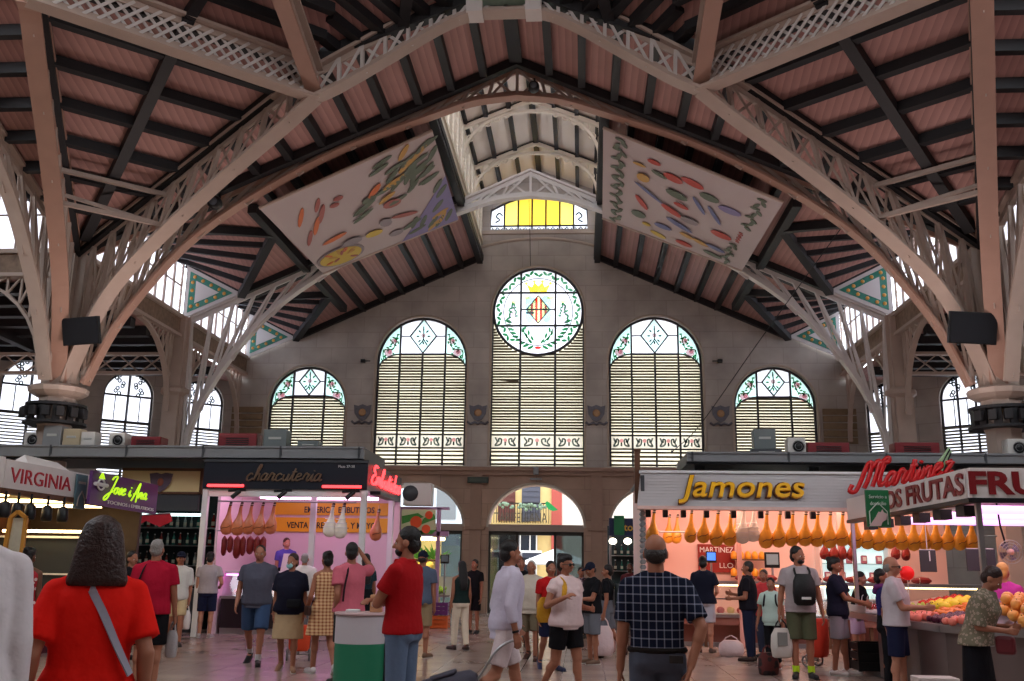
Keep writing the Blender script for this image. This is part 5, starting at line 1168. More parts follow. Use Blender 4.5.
def fruit_proto(name, cat_, shape, m, stem=True):
    t = thing(name, None, cat_)
    if shape == 'round': MB().lathe([(.001, -.9), (.5, -.86), (.85, -.5), (1, 0), (.86, .5), (.5, .8), (.2, .84), (.001, .76)], 12).build('flesh', m, t, local=True)
    elif shape == 'long': MB().eloft([(-2.6, .05, .05, 0, .5), (-2.3, .5, .5, 0, .35), (-1.2, .85, .85, 0, .05), (0, 1, 1), (1.2, .85, .85, 0, .05), (2.3, .45, .45, 0, .35), (2.7, .12, .12, 0, .55)], 9, R=Matrix.Rotation(PI/2, 3, 'Y')).build('flesh', m, t, local=True)
    elif shape == 'pear': MB().lathe([(.001, -1), (.6, -.9), (.95, -.4), (.9, .1), (.55, .8), (.35, 1.3), (.1, 1.45)], 12).build('flesh', m, t, local=True)
    elif shape == 'melon': MB().eloft([(-1.4, .05, .05), (-1.25, .5, .5), (-.7, .9, .9), (0, 1, 1), (.7, .9, .9), (1.25, .5, .5), (1.45, .08, .08)], 12, R=Matrix.Rotation(PI/2, 3, 'Y')).build('flesh', m, t, local=True)
    if stem: MB().tube([V(0, 0, .74), V(.05, 0, 1.0)], .08, 5).build('stem', mat('fruit_stem', (80, 70, 34), .7), t, local=True) if shape in ('round', 'pear') else MB().tube([V(2.6 if shape == 'long' else 1.4, 0, -.5 if shape == 'long' else 0), V(3.0 if shape == 'long' else 1.65, 0, -.6 if shape == 'long' else .05)], .12, 5).build('stem', mat('fruit_stem', (80, 70, 34), .7), t, local=True)
    return t
FM = {'orange': ('round', (240, 140, 30), 'orange'), 'peach': ('round', (244, 168, 84), 'peach'), 'apple': ('round', (196, 40, 40), 'apple'), 'green_apple': ('round', (150, 190, 60), 'apple'), 'tomato': ('round', (214, 50, 36), 'tomato'),
 'lemon': ('melon', (244, 214, 60), 'lemon'), 'melon': ('melon', (236, 206, 96), 'melon'), 'cucumber': ('long', (60, 110, 44), 'cucumber'), 'aubergine': ('pear', (70, 36, 88), 'aubergine'), 'pear': ('pear', (190, 200, 90), 'pear'), 'carrot': ('long', (236, 130, 50), 'carrot'), 'plum': ('round', (92, 30, 60), 'plum'), 'pink_peach': ('round', (236, 128, 110), 'peach'), 'banana': ('long', (240, 206, 70), 'banana')}
def put_fruit(kind, x, y, z, r, label, group, rot=None):
    shp, col, ct = FM[kind]
    rot = rot if rot is not None else (random.uniform(-.4, .4), random.uniform(-.4, .4), random.uniform(0, 6.28))
    if kind not in FR: o = FR[kind] = fruit_proto(kind, ct, shp, mat('skin_of_'+kind, col, .4, noise=.15, nscale=3)); o.location = (x, y, z); tag(o, label, None, group)
    else: o = dup(FR[kind], (x, y, z), None, label, group)
    o.rotation_euler = rot; o.scale = (r,)*3; return o
def heap(kind, x0, x1, y0, y1, zf, r, label, group, layers=1, dx=2.05):
    """rows of single fruits lying on the sloping surface zf(x, y); upper layers sit in the gaps"""
    for L in range(layers):
        o = L*r; y = y0+r+o; j = 0
        while y <= y1-r-o+1e-6:
            x = x0+r+o+(r if j % 2 else 0)
            while x <= x1-r-o+1e-6: put_fruit(kind, x+random.uniform(-.1, .1)*r, y, zf(x, y)+r*.86+L*1.5*r, r*random.uniform(.94, 1.04), label, group); x += dx*r
            y += 1.85*r; j += 1
# --- gantries with machinery ------------------------------------------
def gantry(name, label, x0, x1, y, z0, z1, posts):
    t = thing(name, label, 'gantry', ((x0+x1)/2, y, z0))
    m = MB(); m.bx(x0, x1, y, y+.08, z0+.03, z1-.03); m.bx(x0, x1, y-.03, y+.12, z1-.04, z1); m.bx(x0, x1, y-.03, y+.12, z0, z0+.04); m.build('parapet', M_grey, t)
    m = MB(); m.bx(x0, x1, y+.08, y+2.2, z0-.04, z1-.02); m.build('deck', M_dgrey, t)
    m = MB()
    n = int((x1-x0)/1.6)
    for k in range(n+1): x = x0+.1+(x1-x0-.2)*k/n; MB().bx(x-.02, x+.02, y-.035, y, z0, z1).build('joint_strip', M_dgrey, t)
    for x, zb in posts: MB().bx(x-.1, x+.1, y+.5, y+.7, zb, z0-.04).build('support_post', M_dgrey, t)
    return t
gantry('service_gantry', 'long grey service deck over the stalls on the VIRGINIA side', -11.6, -3.05, 19.9, 3.62, 3.87, ((-11.4, 0), (-6.0, 3.5), (-3.4, 3.5)))
gantry('service_gantry', 'long grey service deck over the ham and FRUTAS stalls', 3.6, 11.4, 19.6, 3.58, 3.78, ((3.9, 3.26), (6.2, 3.26), (9.2, 3.26), (11.2, 0)))
ZL, ZR_ = 3.855, 3.765
def ac_unit(px0, px1, Y, z, h, label):
    x0, x1 = gx(px0, Y, z+h/2), gx(px1, Y, z+h/2); t = thing('air_conditioner', label, 'air conditioner', ((x0+x1)/2, Y, z), group='air conditioners on the decks')
    MB().rbox(((x0+x1)/2, Y+.16, z+h/2), (x1-x0, .32, h), .015).build('casing', M_cab, t)
    c = V((x0+x1)/2+.03, Y-.005, z+h/2); m = MB(); m.lathe([(.11, 0), (.11, .012), (.001, .012)], 18, c, R=Matrix.Rotation(PI/2, 3, 'X')); m.build('fan_opening', M_blk, t)
    m = MB(); 
    for rr in (.12, .07): m.tube([c+V(rr*math.cos(2*PI*k/18), -.015, rr*math.sin(2*PI*k/18)) for k in range(18)], .006, 4, closed=True)
    m.build('fan_guard', M_grey, t); return t
ac_unit(23, 38, 20.3, ZL, .34, 'white fan unit beside the collar column, above the VIRGINIA sign'); ac_unit(108, 124, 20.3, ZL, .34, 'white fan unit on the deck above the purple sign')
ac_unit(788, 806, 20.0, ZR_, .36, 'white fan unit on the deck above the last letters of Jamones'); ac_unit(1008, 1027, 20.0, ZR_, .36, 'white fan unit in front of the column above the FRUTAS front')
def machine(px0, px1, Y, z, h, label, m=M_redbox):
    x0, x1 = gx(px0, Y, z+h/2), gx(px1, Y, z+h/2); t = thing('condenser_unit', label, 'machine', ((x0+x1)/2, Y, z), group='dark red machines on the decks')
    MB().rbox(((x0+x1)/2, Y+.2, z+h/2), (x1-x0, .4, h), .02).build('casing', m, t)
    g = MB()
    for k in range(4): g.bx(x0+(x1-x0)*.2, x1-(x1-x0)*.2, Y-.012, Y, z+h*(.25+.13*k), z+h*(.31+.13*k))
    g.build('grille', M_blk, t); return t
machine(130, 160, 20.3, ZL, .26, 'dark red machine next to the fan unit above the purple sign'); machine(218, 256, 20.3, ZL, .34, 'dark red machine above the charcuteria fascia, beside a grey box')
machine(808, 850, 20.0, ZR_, .27, 'dark red machine next to the fan unit above the ham stall'); machine(895, 940, 20.0, ZR_, .28, 'dark red machine above the FRUTAS corner, behind the leek shape')
def plain_box(px0, px1, Y, z, h, label, m, name='equipment_box', d=.3):
    x0, x1 = gx(px0, Y, z+h/2), gx(px1, Y, z+h/2); t = thing(name, label, 'box', ((x0+x1)/2, Y, z))
    MB().rbox(((x0+x1)/2, Y+d/2, z+h/2), (x1-x0, d, h), .012).build('casing', m, t)
    MB().rbox(((x0+x1)/2, Y-.006, z+h*.55), ((x1-x0)*.55, .012, h*.12), .004).build('label_plate', mat('pale_plate', (176, 176, 172), .5), t); return t
M_gbox = mat('grey_green_casing', (104, 112, 112), .5, noise=.1)
plain_box(263, 286, 20.25, ZL, .42, 'grey electrical box in front of the window above the charcuteria sign', M_gbox); plain_box(297, 318, 20.4, ZL, .2, 'low grey box in front of the louvres above the charcuteria sign', M_gbox)
plain_box(754, 776, 20.3, ZR_+.16, .42, 'grey electrical box before the window above the Jamones letters', M_gbox); plain_box(752, 782, 20.1, ZR_, .14, 'low flat grey box under the electrical box above Jamones', M_dgrey)
plain_box(42, 60, 20.1, ZL, .46, 'grey steel cabinet at the foot of the collar column', M_grey); plain_box(62, 79, 20.15, ZL, .4, 'beige cabinet at the foot of the collar column', mat('beige_casing', (176, 160, 132), .5)); plain_box(80, 94, 20.2, ZL, .34, 'pale grey cabinet beside the beige one on the deck', M_cab)
def screen(px0, px1, py0, py1, Y, yaw, label):
    c = at((px0+px1)/2, (py0+py1)/2, Y); t = thing('wall_screen', label, 'screen', c)
    w = (px1-px0)*Y/955; h = w*.62; R = Matrix.Rotation(yaw, 3, 'Z')@Matrix.Rotation(math.radians(14), 3, 'X')
    MB().rbox(c, (w, .08, h), .012, R=R).build('bezel', M_blk, t); MB().box(c+R@V(0, -.042, 0), (w*.94, .006, h*.9), R=R).build('display', mat('dark_screen', (10, 10, 18), .7), t)
    MB().bar(c+R@V(0, .05, 0), c+V(0, .5, .05), .08, .08).build('bracket', M_black, t)
screen(58, 105, 315, 347, 19.7, math.radians(-14), 'black television screen on the big column, above the VIRGINIA side'); screen(947, 998, 309, 347, 19.7, math.radians(12), 'black television screen on the big column, above the FRUTAS side')
def spot(px, py, Y, label, r=.16):
    c = at(px, py, Y); t = thing('arch_spotlight', label, 'spotlight', c)
    MB().lathe([(.001, 0), (r*.7, 0), (r, .08), (r, .2), (r*.85, .24), (.001, .25)], 14, c, R=Matrix.Rotation(PI/2, 3, 'X')).build('housing', M_blk, t)
    MB().lathe([(r*.6, .25), (r*.5, .26), (.001, .26)], 12, c, R=Matrix.Rotation(PI/2, 3, 'X')).build('lens', mat('spot_lens', (90, 96, 104), .15), t)
    MB().bar(c+V(0, .1, 0), c+V(0, .12, .35), .05, .05).build('bracket', M_blk, t)
spot(217, 205, 20.2, 'round black spotlight on the truss beside the fruit-and-herb banner'); spot(825, 196, 20.2, 'round black spotlight on the truss beyond the banner of vegetables'); spot(534, 90, 20.2, 'round black spotlight at the top of the truss, before the lantern', .13)
# --- charcuteria stall ------------------------------------------------
X0, X1, FY = -6.32, -2.88, 19.6
t = thing('charcuteria_stall', 'corner meat stall with black charcuteria fascia and pink-lit interior', 'stall', (-4.6, 21, 0))
MB().bx(X0, X1, FY, FY+.12, 2.95, 3.53).bx(X1-.12, X1, FY+.12, 23.4, 2.95, 3.53).bx(X0, X1-.12, FY+.12, 23.4, 3.42, 3.5).build('fascia', M_navy, t)
MB().bx(X0-.02, X1+.02, FY-.03, FY+.1, 3.5, 3.55).build('top_trim', M_dgrey, t)
MB().bx(X0+.02, X1-.14, FY+.13, 23.3, 3.36, 3.42).build('soffit', M_white, t)
m = MB(); m.bx(X0, X1, FY+.05, FY+.12, 2.8, 2.95); m.build('lintel_strip', M_white, t)
for x, y in ((X0+.06, FY+.08), (X1-.07, FY+.08), (X1-.07, 22.6), (-4.18, 20.4)): MB().rbox((x, y, 1.48), (.12, .12, 2.94), .012).build('post', M_white, t)
MB().bx(X0, X1, 23.3, 23.4, 0, 3.4).build('back_panel', M_pinkwall, t); MB().bx(X0-.03, X0+.03, 20.6, 23.3, 0, 3.4).build('side_panel', M_pinkwall, t)
m = MB(); m.bx(X0+.1, X1-.25, 20.9, 21.75, .12, .72); m.build('counter_base', mat('dark_counter_front', (40, 30, 36), .3), t)
MB().bx(X0+.1, X1-.25, 20.95, 21.7, 0, .12).build('plinth', M_steel, t)
MB().bx(X0+.08, X1-.23, 20.86, 21.78, .72, .78).build('counter_deck', M_steel, t)
MB().add([V(X0+.1, 20.92, .78), V(X1-.25, 20.92, .78), V(X1-.25, 21.1, 1.24), V(X0+.1, 21.1, 1.24)], [(0, 1, 2, 3)]).build('front_glass', G_clear, t)
MB().bx(X0+.08, X1-.23, 21.08, 21.6, 1.24, 1.3).build('glass_shelf', M_white, t)
MB().bx(X0+.1, X1-.25, 21.8, 23.25, 0, .34).build('platform', M_dgrey, t)
m = MB(); m.bx(X0+.1, X1-.25, 21.12, 21.16, 1.2, 1.235); m.build('case_light', emat('pink_case_glow', (255, 130, 240), 10), t)
for k, (y, z, xa, xb) in enumerate(((20.3, 3.0, X0+.4, X1-.5), (21.2, 2.9, X0+.7, X1-.3), (22.2, 2.95, X0+.5, X1-.3))):
    MB().tube([V(xa, y, z), V(xb, y, z)], .035, 8).build('tube_lamp', E_tube, t)
MB().tube([V(X0+.2, 20.0, 2.72), V(X1-.3, 20.0, 2.72)], .018, 6).build('hanging_rail', M_steel, t)
for px in (236, 282, 350):
    x = gx(px, FY-.1, 2.9); m = MB(); m.bar(V(x-.16, FY-.12, 2.9), V(x+.2, FY-.12, 2.92), .05, .05); m.tube([V(x+.08, FY-.12, 2.9), V(x-.05, FY-.2, 2.76)], .045, 8); m.build('fascia_spot', M_blk, t)
for a, b in ((207, 243), (322, 361)): MB().tube([V(gx(a, FY-.05, 3.0), FY-.05, 3.01), V(gx(b, FY-.05, 3.0), FY-.05, 3.01)], .028, 8).build('red_tube', E_neon, t)
_o = V(gx(246, FY, 3.2), FY-.01, 3.12); m, w = cursive('charcuteria', .15, .016, _o); k = (gx(321, FY, 3.2)-_o.x)/w; m.v = [(_o.x+(x-_o.x)*k, y, z) for x, y, z in m.v]; m.build('script_lettering', mat('dull_bronze_lettering', (112, 88, 68), .4), t)
text_part(t, 'Plaza 37-38', .075, (gx(338, FY, 3.4), FY-.01, 3.4), mat('pale_lettering', (190, 190, 190), .5), name='address_lettering', depth=.01)
m, w = cursive('Embutidos', .19, .022, (X1+.03, FY+.15, 3.1), ux=(0, 1, 0)); k = 3.2/w; m.v = [(x, FY+.15+(y-FY-.15)*k, z) for x, y, z in m.v]; m.build('neon_lettering', E_neon, t)
MB().bx(X1, X1+.22, FY+.3, FY+2.1, 2.88, 2.95).build('side_lamp_bar', M_blk, t)
s = thing('yellow_sign', 'yellow VENTA DIRECTA sign on the pink back wall of the charcuteria', 'sign', (-4.6, 23.25, 2.5))
MB().bx(-5.95, -3.1, 23.24, 23.28, 2.62, 2.92).bx(-5.95, -3.1, 23.24, 23.28, 2.22, 2.56).build('board', M_yelsign, s)
text_part(s, 'EMPERICA  EMBUTIDOS', .2, (-5.2, 23.235, 2.68), M_blk, name='lettering', depth=.01, bold=.004, sx=.82); text_part(s, 'VENTA DIRECTA  AL Y MAYOR', .2, (-5.6, 23.235, 2.31), M_blk, name='lettering', depth=.01, bold=.004, sx=.82)
for i, px in enumerate((227, 238, 248.5, 259.5, 271)): put_ham('r', gx(px, 20.0, 2.4), 20.0, 2.66, 'rosy ham in the row of five beside the yellow sign of the charcuteria', 'hams hung together at the charcuteria opening', 1.02)
put_ham('w', gx(330, 20.0, 2.4), 20.0, 2.66, 'pale ham hanging nearest the inner post of the charcuteria', None, 1.05, .1); put_ham('w', gx(341, 20.0, 2.4), 20.0, 2.66, 'pale ham next to the corner post of the charcuteria, second of two', None, 1.05, -.2)
put_ham('r', gx(376, 20.9, 2.4), 20.9, 2.6, 'ham hanging outside the corner under the red neon script', None, 1.05, .4)
SA = None
def sausage(x, y, z, l, r, m_, label, group):
    global SA
    if SA is None:
        SA = thing('hanging_sausage', label, 'sausage', (x, y, z), group=group); MB().eloft([(-1.0, .05, .05), (-.95, .6, .6), (-.8, 1, 1), (-.2, 1, 1), (-.06, .5, .5), (0, .12, .12)], 10, R=Matrix.Diagonal((.06, .06, .42))).build('meat', m_, SA, local=True); MB().tube([V(0, 0, -.01), V(0, 0, .1)], .006, 5).build('string', mat('butcher_string', (226, 214, 190), .7), SA, local=True); return SA
    return dup(SA, (x, y, z), None, label, group, (r/.06, r/.06, l/.42))
for i, px in enumerate((224, 230, 237, 243, 250, 257, 263)): sausage(gx(px, 20.2, 1.9), 20.2, 2.02, random.uniform(.35, .5), random.uniform(.05, .08), M_ham4, 'dark sausage hanging below the five hams of the charcuteria', 'dark sausages under the hams')
MB().tube([V(X0+.15, 20.2, 2.12), V(gx(268, 20.2, 2), 20.2, 2.12)], .012, 6).build('sausage_rail', M_steel, t)
m_case = [mat('pink_meat', (214, 120, 130), .4, noise=.3, nscale=20), mat('pale_cheese', (236, 206, 150), .4), mat('red_meat', (170, 50, 50), .4, noise=.3, nscale=20)]
for i in range(14):
    x = X0+.3+i*.21; r = thing('meat_cut', 'cut of meat in the purple-lit counter of the charcuteria', 'meat', (x, 21.25, .79), group='meat cuts in the charcuteria counter')
    MB().eloft([(0, .07, .06), (.06, .085, .08), (.11, .06, .055), (.13, .02, .02)], 10, o=(x, 21.25+.04*(i % 2), .785)).build('flesh', m_case[i % 3], r); MB().rbox((x, 21.25+.04*(i % 2), .783), (.19, .2, .012), .004).build('tray', M_white, r)
# --- produce stall under the arch beside the charcuteria -----------------
t = thing('produce_stall', 'greengrocer stall in the corner past the charcuteria with vegetable posters', 'stall', (-2.6, 25.5, 0))
PY = 24.6; ax, bx_ = gx(381, PY, 2), gx(448, PY, 2)
MB().bx(ax-.6, bx_, PY-.05, PY+.12, 2.2, 2.32).bx(ax-.6, bx_, PY-.05, PY+.12, 2.86, 2.92).build('canopy_rail', mat('lilac_frame', (178, 140, 176), .5), t)
for px in (380, 400, 438): x = gx(px, PY, 2); MB().rbox((x, PY, 1.46), (.1, .1, 2.9), .01).build('post', mat('lilac_frame', (178, 140, 176), .5), t)
MB().bx(ax-.8, gx(441, 27, 2), 27.0, 27.1, 0, 2.25).build('back_panel', mat('warm_yellow_panel', (240, 222, 150), .5), t)
MB().add([V(gx(395, 25.2, .8), 25.2, .75), V(bx_, 25.2, .75), V(bx_, 26.6, 1.2), V(gx(395, 25.2, .8), 26.6, 1.2), V(gx(395, 25.2, .8), 25.2, .7), V(bx_, 25.2, .7), V(bx_, 26.6, .7), V(gx(395, 25.2, .8), 26.6, .7)], [(0,1,2,3),(4,7,6,5),(0,4,5,1),(1,5,6,2),(2,6,7,3),(3,7,4,0)]).build('sloping_counter', M_steel, t)
MB().tube([V(ax, 25.4, 2.15), V(bx_-.2, 25.4, 2.15)], .04, 8).build('tube_lamp', E_tubew, t)
p = thing('vegetable_poster', 'long backlit poster of tomatoes and cucumbers over the greengrocer stall', 'poster', (gx(419, PY, 2.6), PY-.1, 2.6))
MB().bx(gx(402, PY, 2.6), gx(436, PY, 2.6), PY-.1, PY-.06, 2.33, 2.85).build('panel', mat('poster_ground', (206, 214, 170), .4), p)
m = MB(); m2 = MB()
for px, py, r in ((416, 522, .15), (429, 515, .1), (426, 529, .11)): q = at(px, py, PY-.11); disc(m, q.x, q.z, r, PY-.105, 14, th=.01)
for pts in ([(402, 516), (418, 513), (424, 517), (402, 524)], [(420, 525), (436, 519), (434, 514), (424, 518)], [(404, 531), (420, 534), (436, 530), (432, 534), (404, 534)]): m2.poly([at(a, b, PY-.105) for a, b in pts], .006, (0, -1, 0))
m.build('tomato_picture', mat('poster_orange', (236, 96, 50), .4), p); m2.build('leaf_picture', mat('poster_green', (70, 150, 66), .4), p)
p = thing('vegetable_poster', 'small poster of oranges and limes next to the charcuteria corner', 'poster', (gx(389, PY, 2.6), PY-.1, 2.6))
MB().bx(gx(382, PY, 2.6), gx(398, PY, 2.6), PY-.1, PY-.06, 2.33, 2.85).build('panel', mat('poster_dark', (40, 48, 36), .4), p)
m = MB(); m2 = MB()
for px, py in ((386, 515), (386, 527)): q = at(px, py, PY-.11); disc(m, q.x, q.z, .12, PY-.105, 14, th=.01)
for px, py in ((394, 515), (393, 528)): q = at(px, py, PY-.11); disc(m2, q.x, q.z, .12, PY-.105, 14, th=.01)
m.build('orange_picture', mat('poster_orange', (236, 96, 50), .4), p); m2.build('lime_picture', mat('poster_lime', (190, 220, 60), .4), p)
q0 = at(405, 512, PY-.3); t2 = thing('air_conditioner', 'big grey fan unit standing over the vegetable posters, in front of the arch', 'air conditioner', (gx(415, PY, 3), PY, 2.92))
MB().rbox((gx(419, PY, 3.1), PY-.1, 3.22), (.72, .4, .56), .02).build('casing', M_cab, t2); c = V(gx(412, PY, 3.1), PY-.3, 3.24); MB().lathe([(.2, 0), (.2, .012), (.001, .012)], 20, c, R=Matrix.Rotation(PI/2, 3, 'X')).build('fan_opening', M_dgrey, t2)
zf = lambda x, y: .755+(y-25.2)*.3214
gA = 'greengrocer by the arch'
heap('melon', gx(412, 26.2, 1.4), gx(437, 26.2, 1.4), 26.0, 26.55, lambda x, y: 1.1+.5*(y-26), .11, 'yellow melon piled at the back of the greengrocer stall by the arch', 'melons of the '+gA, 2)
heap('orange', gx(424, 25.7, 1.0), gx(440, 25.7, 1.0), 25.62, 26.0, zf, .055, 'orange in the row at the greengrocer stall by the arch', 'oranges of the '+gA)
heap('pink_peach', gx(415, 25.4, .9), gx(436, 25.4, .9), 25.25, 25.6, zf, .055, 'pink peach at the front of the greengrocer stall by the arch', 'peaches of the '+gA)
heap('green_apple', gx(437, 25.4, .9), gx(447, 25.4, .9), 25.25, 25.7, zf, .06, 'green apple at the corner of the greengrocer stall by the arch', 'green apples of the '+gA)
M_fol = mat('salad_leaf', (70, 130, 46), .5, noise=.3, nscale=10)
lf = thing('herb_bunch', 'fan of green leaves hanging above the melons by the arch', 'herbs', (gx(425, 26.7, 1.9), 26.7, 1.7)); m = MB()
for k in range(40):
    a = random.uniform(-1.2, 1.2); l = random.uniform(.3, .55); b = V(gx(425, 26.7, 1.8)+random.uniform(-.3, .3), 26.7, 1.62); e = b+V(math.sin(a)*l, random.uniform(-.2, .1), math.cos(a)*l); sd = V(math.cos(a), 0, -math.sin(a))*.035
    m.add([b, b.lerp(e, .5)+sd, e, b.lerp(e, .5)-sd], [(0, 1, 2, 3)])
m.build('leaves', M_fol, lf); MB().tube([V(gx(425, 26.7, 1.8)-.3, 26.7, 1.62), V(gx(425, 26.7, 1.8)+.3, 26.7, 1.62)], .03, 6).build('tie_rail', M_brown, lf)
def crate(px, Y, z, w, d, h, m_, label, rzv=0, group=None):
    x = gx(px, Y, z+.2); t = thing('produce_crate', label, 'crate', (x, Y, z), rzv, group)
    m = MB()
    for s in (-1, 1):
        for k in range(3): m.box((0, s*d/2, h*(.18+.32*k)), (w, .02, h*.24)); m.box((s*w/2, 0, h*(.18+.32*k)), (.02, d, h*.24))
    m.build('slatted_side', m_, t, local=True); MB().box((0, 0, .015), (w, d, .02)).build('base', m_, t, local=True)
    m = MB()
    for a in (-1, 1):
        for b in (-1, 1): m.box((a*w/2, b*d/2, h/2), (.04, .04, h))
    m.build('corner_post', m_, t, local=True); return t
M_cr, M_co = mat('red_crate_plastic', (186, 34, 36), .45), mat('orange_crate_plastic', (216, 104, 40), .45)
crate(411, 24.3, 0, .55, .4, .3, M_cr, 'red crate on the floor at the foot of the greengrocer stall'); crate(437, 24.3, 0, .55, .4, .3, M_co, 'orange crate on the floor beside the pillar end of the greengrocer stall')
crate(411, 24.3, .31, .55, .4, .3, M_cr, 'red crate stacked on the floor crate of the greengrocer stall'); crate(437, 24.3, .31, .55, .4, .3, mat('purple_crate_plastic', (104, 44, 110), .45), 'purple crate stacked on the orange crate by the greengrocer stall')
def scale_display(px, py, Y, w, label, m_scr, yaw=0, zp=1.26):
    c = at(px, py, Y); t = thing('scale_display', label, 'scale', c); R = Matrix.Rotation(yaw, 3, 'Z')
    MB().rbox(c, (w, .07, w*1.05), .012, R=R).build('casing', M_blk, t); MB().box(c+R@V(0, -.04, .01), (w*.78, .008, w*.7), R=R).build('screen', m_scr, t); MB().bar(c+V(0, .0, -w*.5), V(c.x, c.y, zp), .04, .04).build('pole', M_steel, t)
E_blue = emat('blue_display_glow', (60, 120, 235), 1.4); M_gscr = mat('grey_lcd', (120, 140, 150), .3)
scale_display(388, 553, 24.3, .2, 'small blue-lit scale display in front of the man in the red polo', E_blue, zp=0); scale_display(445, 559, 25.0, .22, 'dark scale display beside the yellow melons', M_gscr, zp=0)
# --- ham stall ---------------------------------------------------------
JX0, JX1, JY = 2.62, 9.6, 18.75
M_sid = mat('grey_slatted_fascia', (196, 190, 190), .45, noise=.04); M_salm = mat('salmon_wall', (236, 200, 190), .5)
t = thing('ham_stall', 'wide ham stall with grey slatted fascia and yellow Jamones letters', 'stall', (5.6, 20, 0))
m = MB(); n = 11
for k in range(n):
    z0, z1 = 2.62+.65*k/n, 2.62+.65*(k+1)/n; y0, y1 = JY-.34+.34*(z0-2.62)/.65, JY-.34+.34*(z1-2.62)/.65
    e = .1*(1-(z0-2.62)/.65)
    m.add([V(JX0-e, y0-.015, z0), V(JX1, y0-.015, z0), V(JX1, y1, z1), V(JX0-e*.9, y1, z1), V(JX0-e, y0+.06, z0), V(JX1, y0+.06, z0), V(JX1, y1+.06, z1), V(JX0-e*.9, y1+.06, z1)], [(0,1,2,3),(7,6,5,4),(0,4,5,1),(2,6,7,3),(0,3,7,4),(1,5,6,2)])
m.build('slatted_fascia', M_sid, t); MB().bx(JX0-.03, JX1, JY-.06, JY+.1, 3.26, 3.31).build('top_trim', M_white, t)
MB().bx(JX0, JX1, JY, 22.8, 3.2, 3.26).bx(JX0-.02, JX0+.05, JY-.2, 19.4, 2.65, 3.2).build('roof_panel', M_dgrey, t); MB().bx(JX0+.06, JX1, JY+.05, 22.7, 3.12, 3.2).build('soffit', M_salm, t)
MB().bx(JX0-.1, JX1, JY-.36, JY-.05, 2.56, 2.62).build('fascia_lip', M_salm, t)
m = MB()
for k in range(26): m.tube([V(JX0+.02, JY-.1+.0, .1+k*.1), V(JX0+.02, JY+.35, .1+k*.1)], .05, 6)
m.build('rolled_shutter', M_grey, t)
MB().bx(JX0+.05, JX1, 22.7, 22.8, 0, 3.15).build('back_panel', M_salm, t); MB().bx(JX0+.05, JX0+.12, 19.3, 22.7, 0, 3.15).build('side_panel', M_salm, t)
for x in (JX0+.18, 4.62, 6.6): MB().rbox((x, 20.0, 1.4), (.09, .09, 2.8), .01).build('post', mat('rose_post', (206, 150, 140), .5), t)
MB().bx(JX0+.25, JX1, 20.0, 20.9, .42, .56).bx(JX0+.25, JX1, 20.35, 20.9, 0, .42).build('counter_base', mat('rosewood_counter', (150, 96, 84), .4, noise=.1), t)
for k in range(8): x = JX0+.5+k*.8; MB().bx(x-.03, x+.03, 20.05, 20.12, 0, .42).build('counter_leg', M_brown, t)
MB().bx(JX0+.2, JX1, 20.3, 20.9, 0, .07).build('plinth', M_steel, t)
MB().bx(JX0+.22, JX1, 19.96, 20.92, .56, .62).build('counter_deck', M_steel, t)
MB().add([V(JX0+.25, 19.98, .62), V(JX1, 19.98, .62), V(JX1, 20.15, 1.2), V(JX0+.25, 20.15, 1.2)], [(0, 1, 2, 3)]).build('front_glass', G_clear, t)
MB().bx(JX0+.22, JX1, 20.13, 20.7, 1.2, 1.26).build('glass_shelf', M_steel, t); MB().bx(JX0+.3, JX1, 20.1, 20.14, .9, .93).build('inner_shelf', M_steel, t)
MB().bx(JX0+.3, JX1, 20.2, 20.24, 1.16, 1.19).build('case_light', emat('warm_case_glow', (255, 214, 150), 9), t)
for y, z in ((19.2, 3.02), (20.6, 2.95), (21.8, 3.0)): MB().tube([V(JX0+.4, y, z), V(JX1-.3, y, z)], .035, 8).build('tube_lamp', emat('rose_tube_glow', (255, 206, 186), 14), t)
MB().tube([V(JX0+.3, 19.3, 2.72), V(JX1, 19.3, 2.72)], .02, 6).build('hanging_rail', M_steel, t); MB().tube([V(JX0+.3, 19.9, 2.2), V(JX1, 19.9, 2.2)], .015, 6).build('hanging_rail', M_steel, t)
for px in (648, 665, 683, 706, 733, 760, 787, 812):
    x = gx(px, 18.9, 2.55); m = MB(); m.rbox((x, 18.85, 2.5), (.1, .12, .14), .015); m.bar(V(x, 18.85, 2.56), V(x, 18.85, 2.62), .03, .03); m.build('spot_lamp', M_blk, t)
xa, xb = gx(683, JY-.2, 3), gx(807, JY-.2, 3)
u = V(0, .34, .65).normalized()
for dpt, bold, mm, nm, dy in ((.05, .018, mat('brown_letter_edge', (92, 44, 14), .5), 'letter_edge', -.02), (.05, .006, mat('yellow_letter_face', (246, 182, 28), .35), 'lettering', -.06)):  # dark brown copy behind each letter forms its edge
    text_part(t, 'Jamones', .66, (xa-.03, JY-.3+dy, 2.80), mm, uz=u, depth=dpt, shear=.28, bold=bold, name=nm, width=xb-xa+.06)
gH = 'golden hams on the front rail of the ham stall'
for px in (652, 690, 703, 716, 729): put_ham('g', gx(px, 19.3, 2.3), 19.3, 2.56, 'golden ham on the front rail between the first letters of Jamones and the pale hams', gH+', first stretch', 1.0)
put_ham('w', gx(742, 19.3, 2.3), 19.3, 2.62, 'white netted ham of the pair below the letter m of Jamones, nearer the salmon post', None, 1.02); put_ham('w', gx(752.5, 19.3, 2.3), 19.3, 2.62, 'white netted ham of the pair below the letters mo, beside golden hams', None, 1.02)
for px in (765, 778, 791, 804, 816, 828.5, 841, 854): put_ham('g', gx(px, 19.3, 2.3), 19.3, 2.56, 'golden ham on the front rail past the two white netted hams', gH+', second stretch', 1.05)
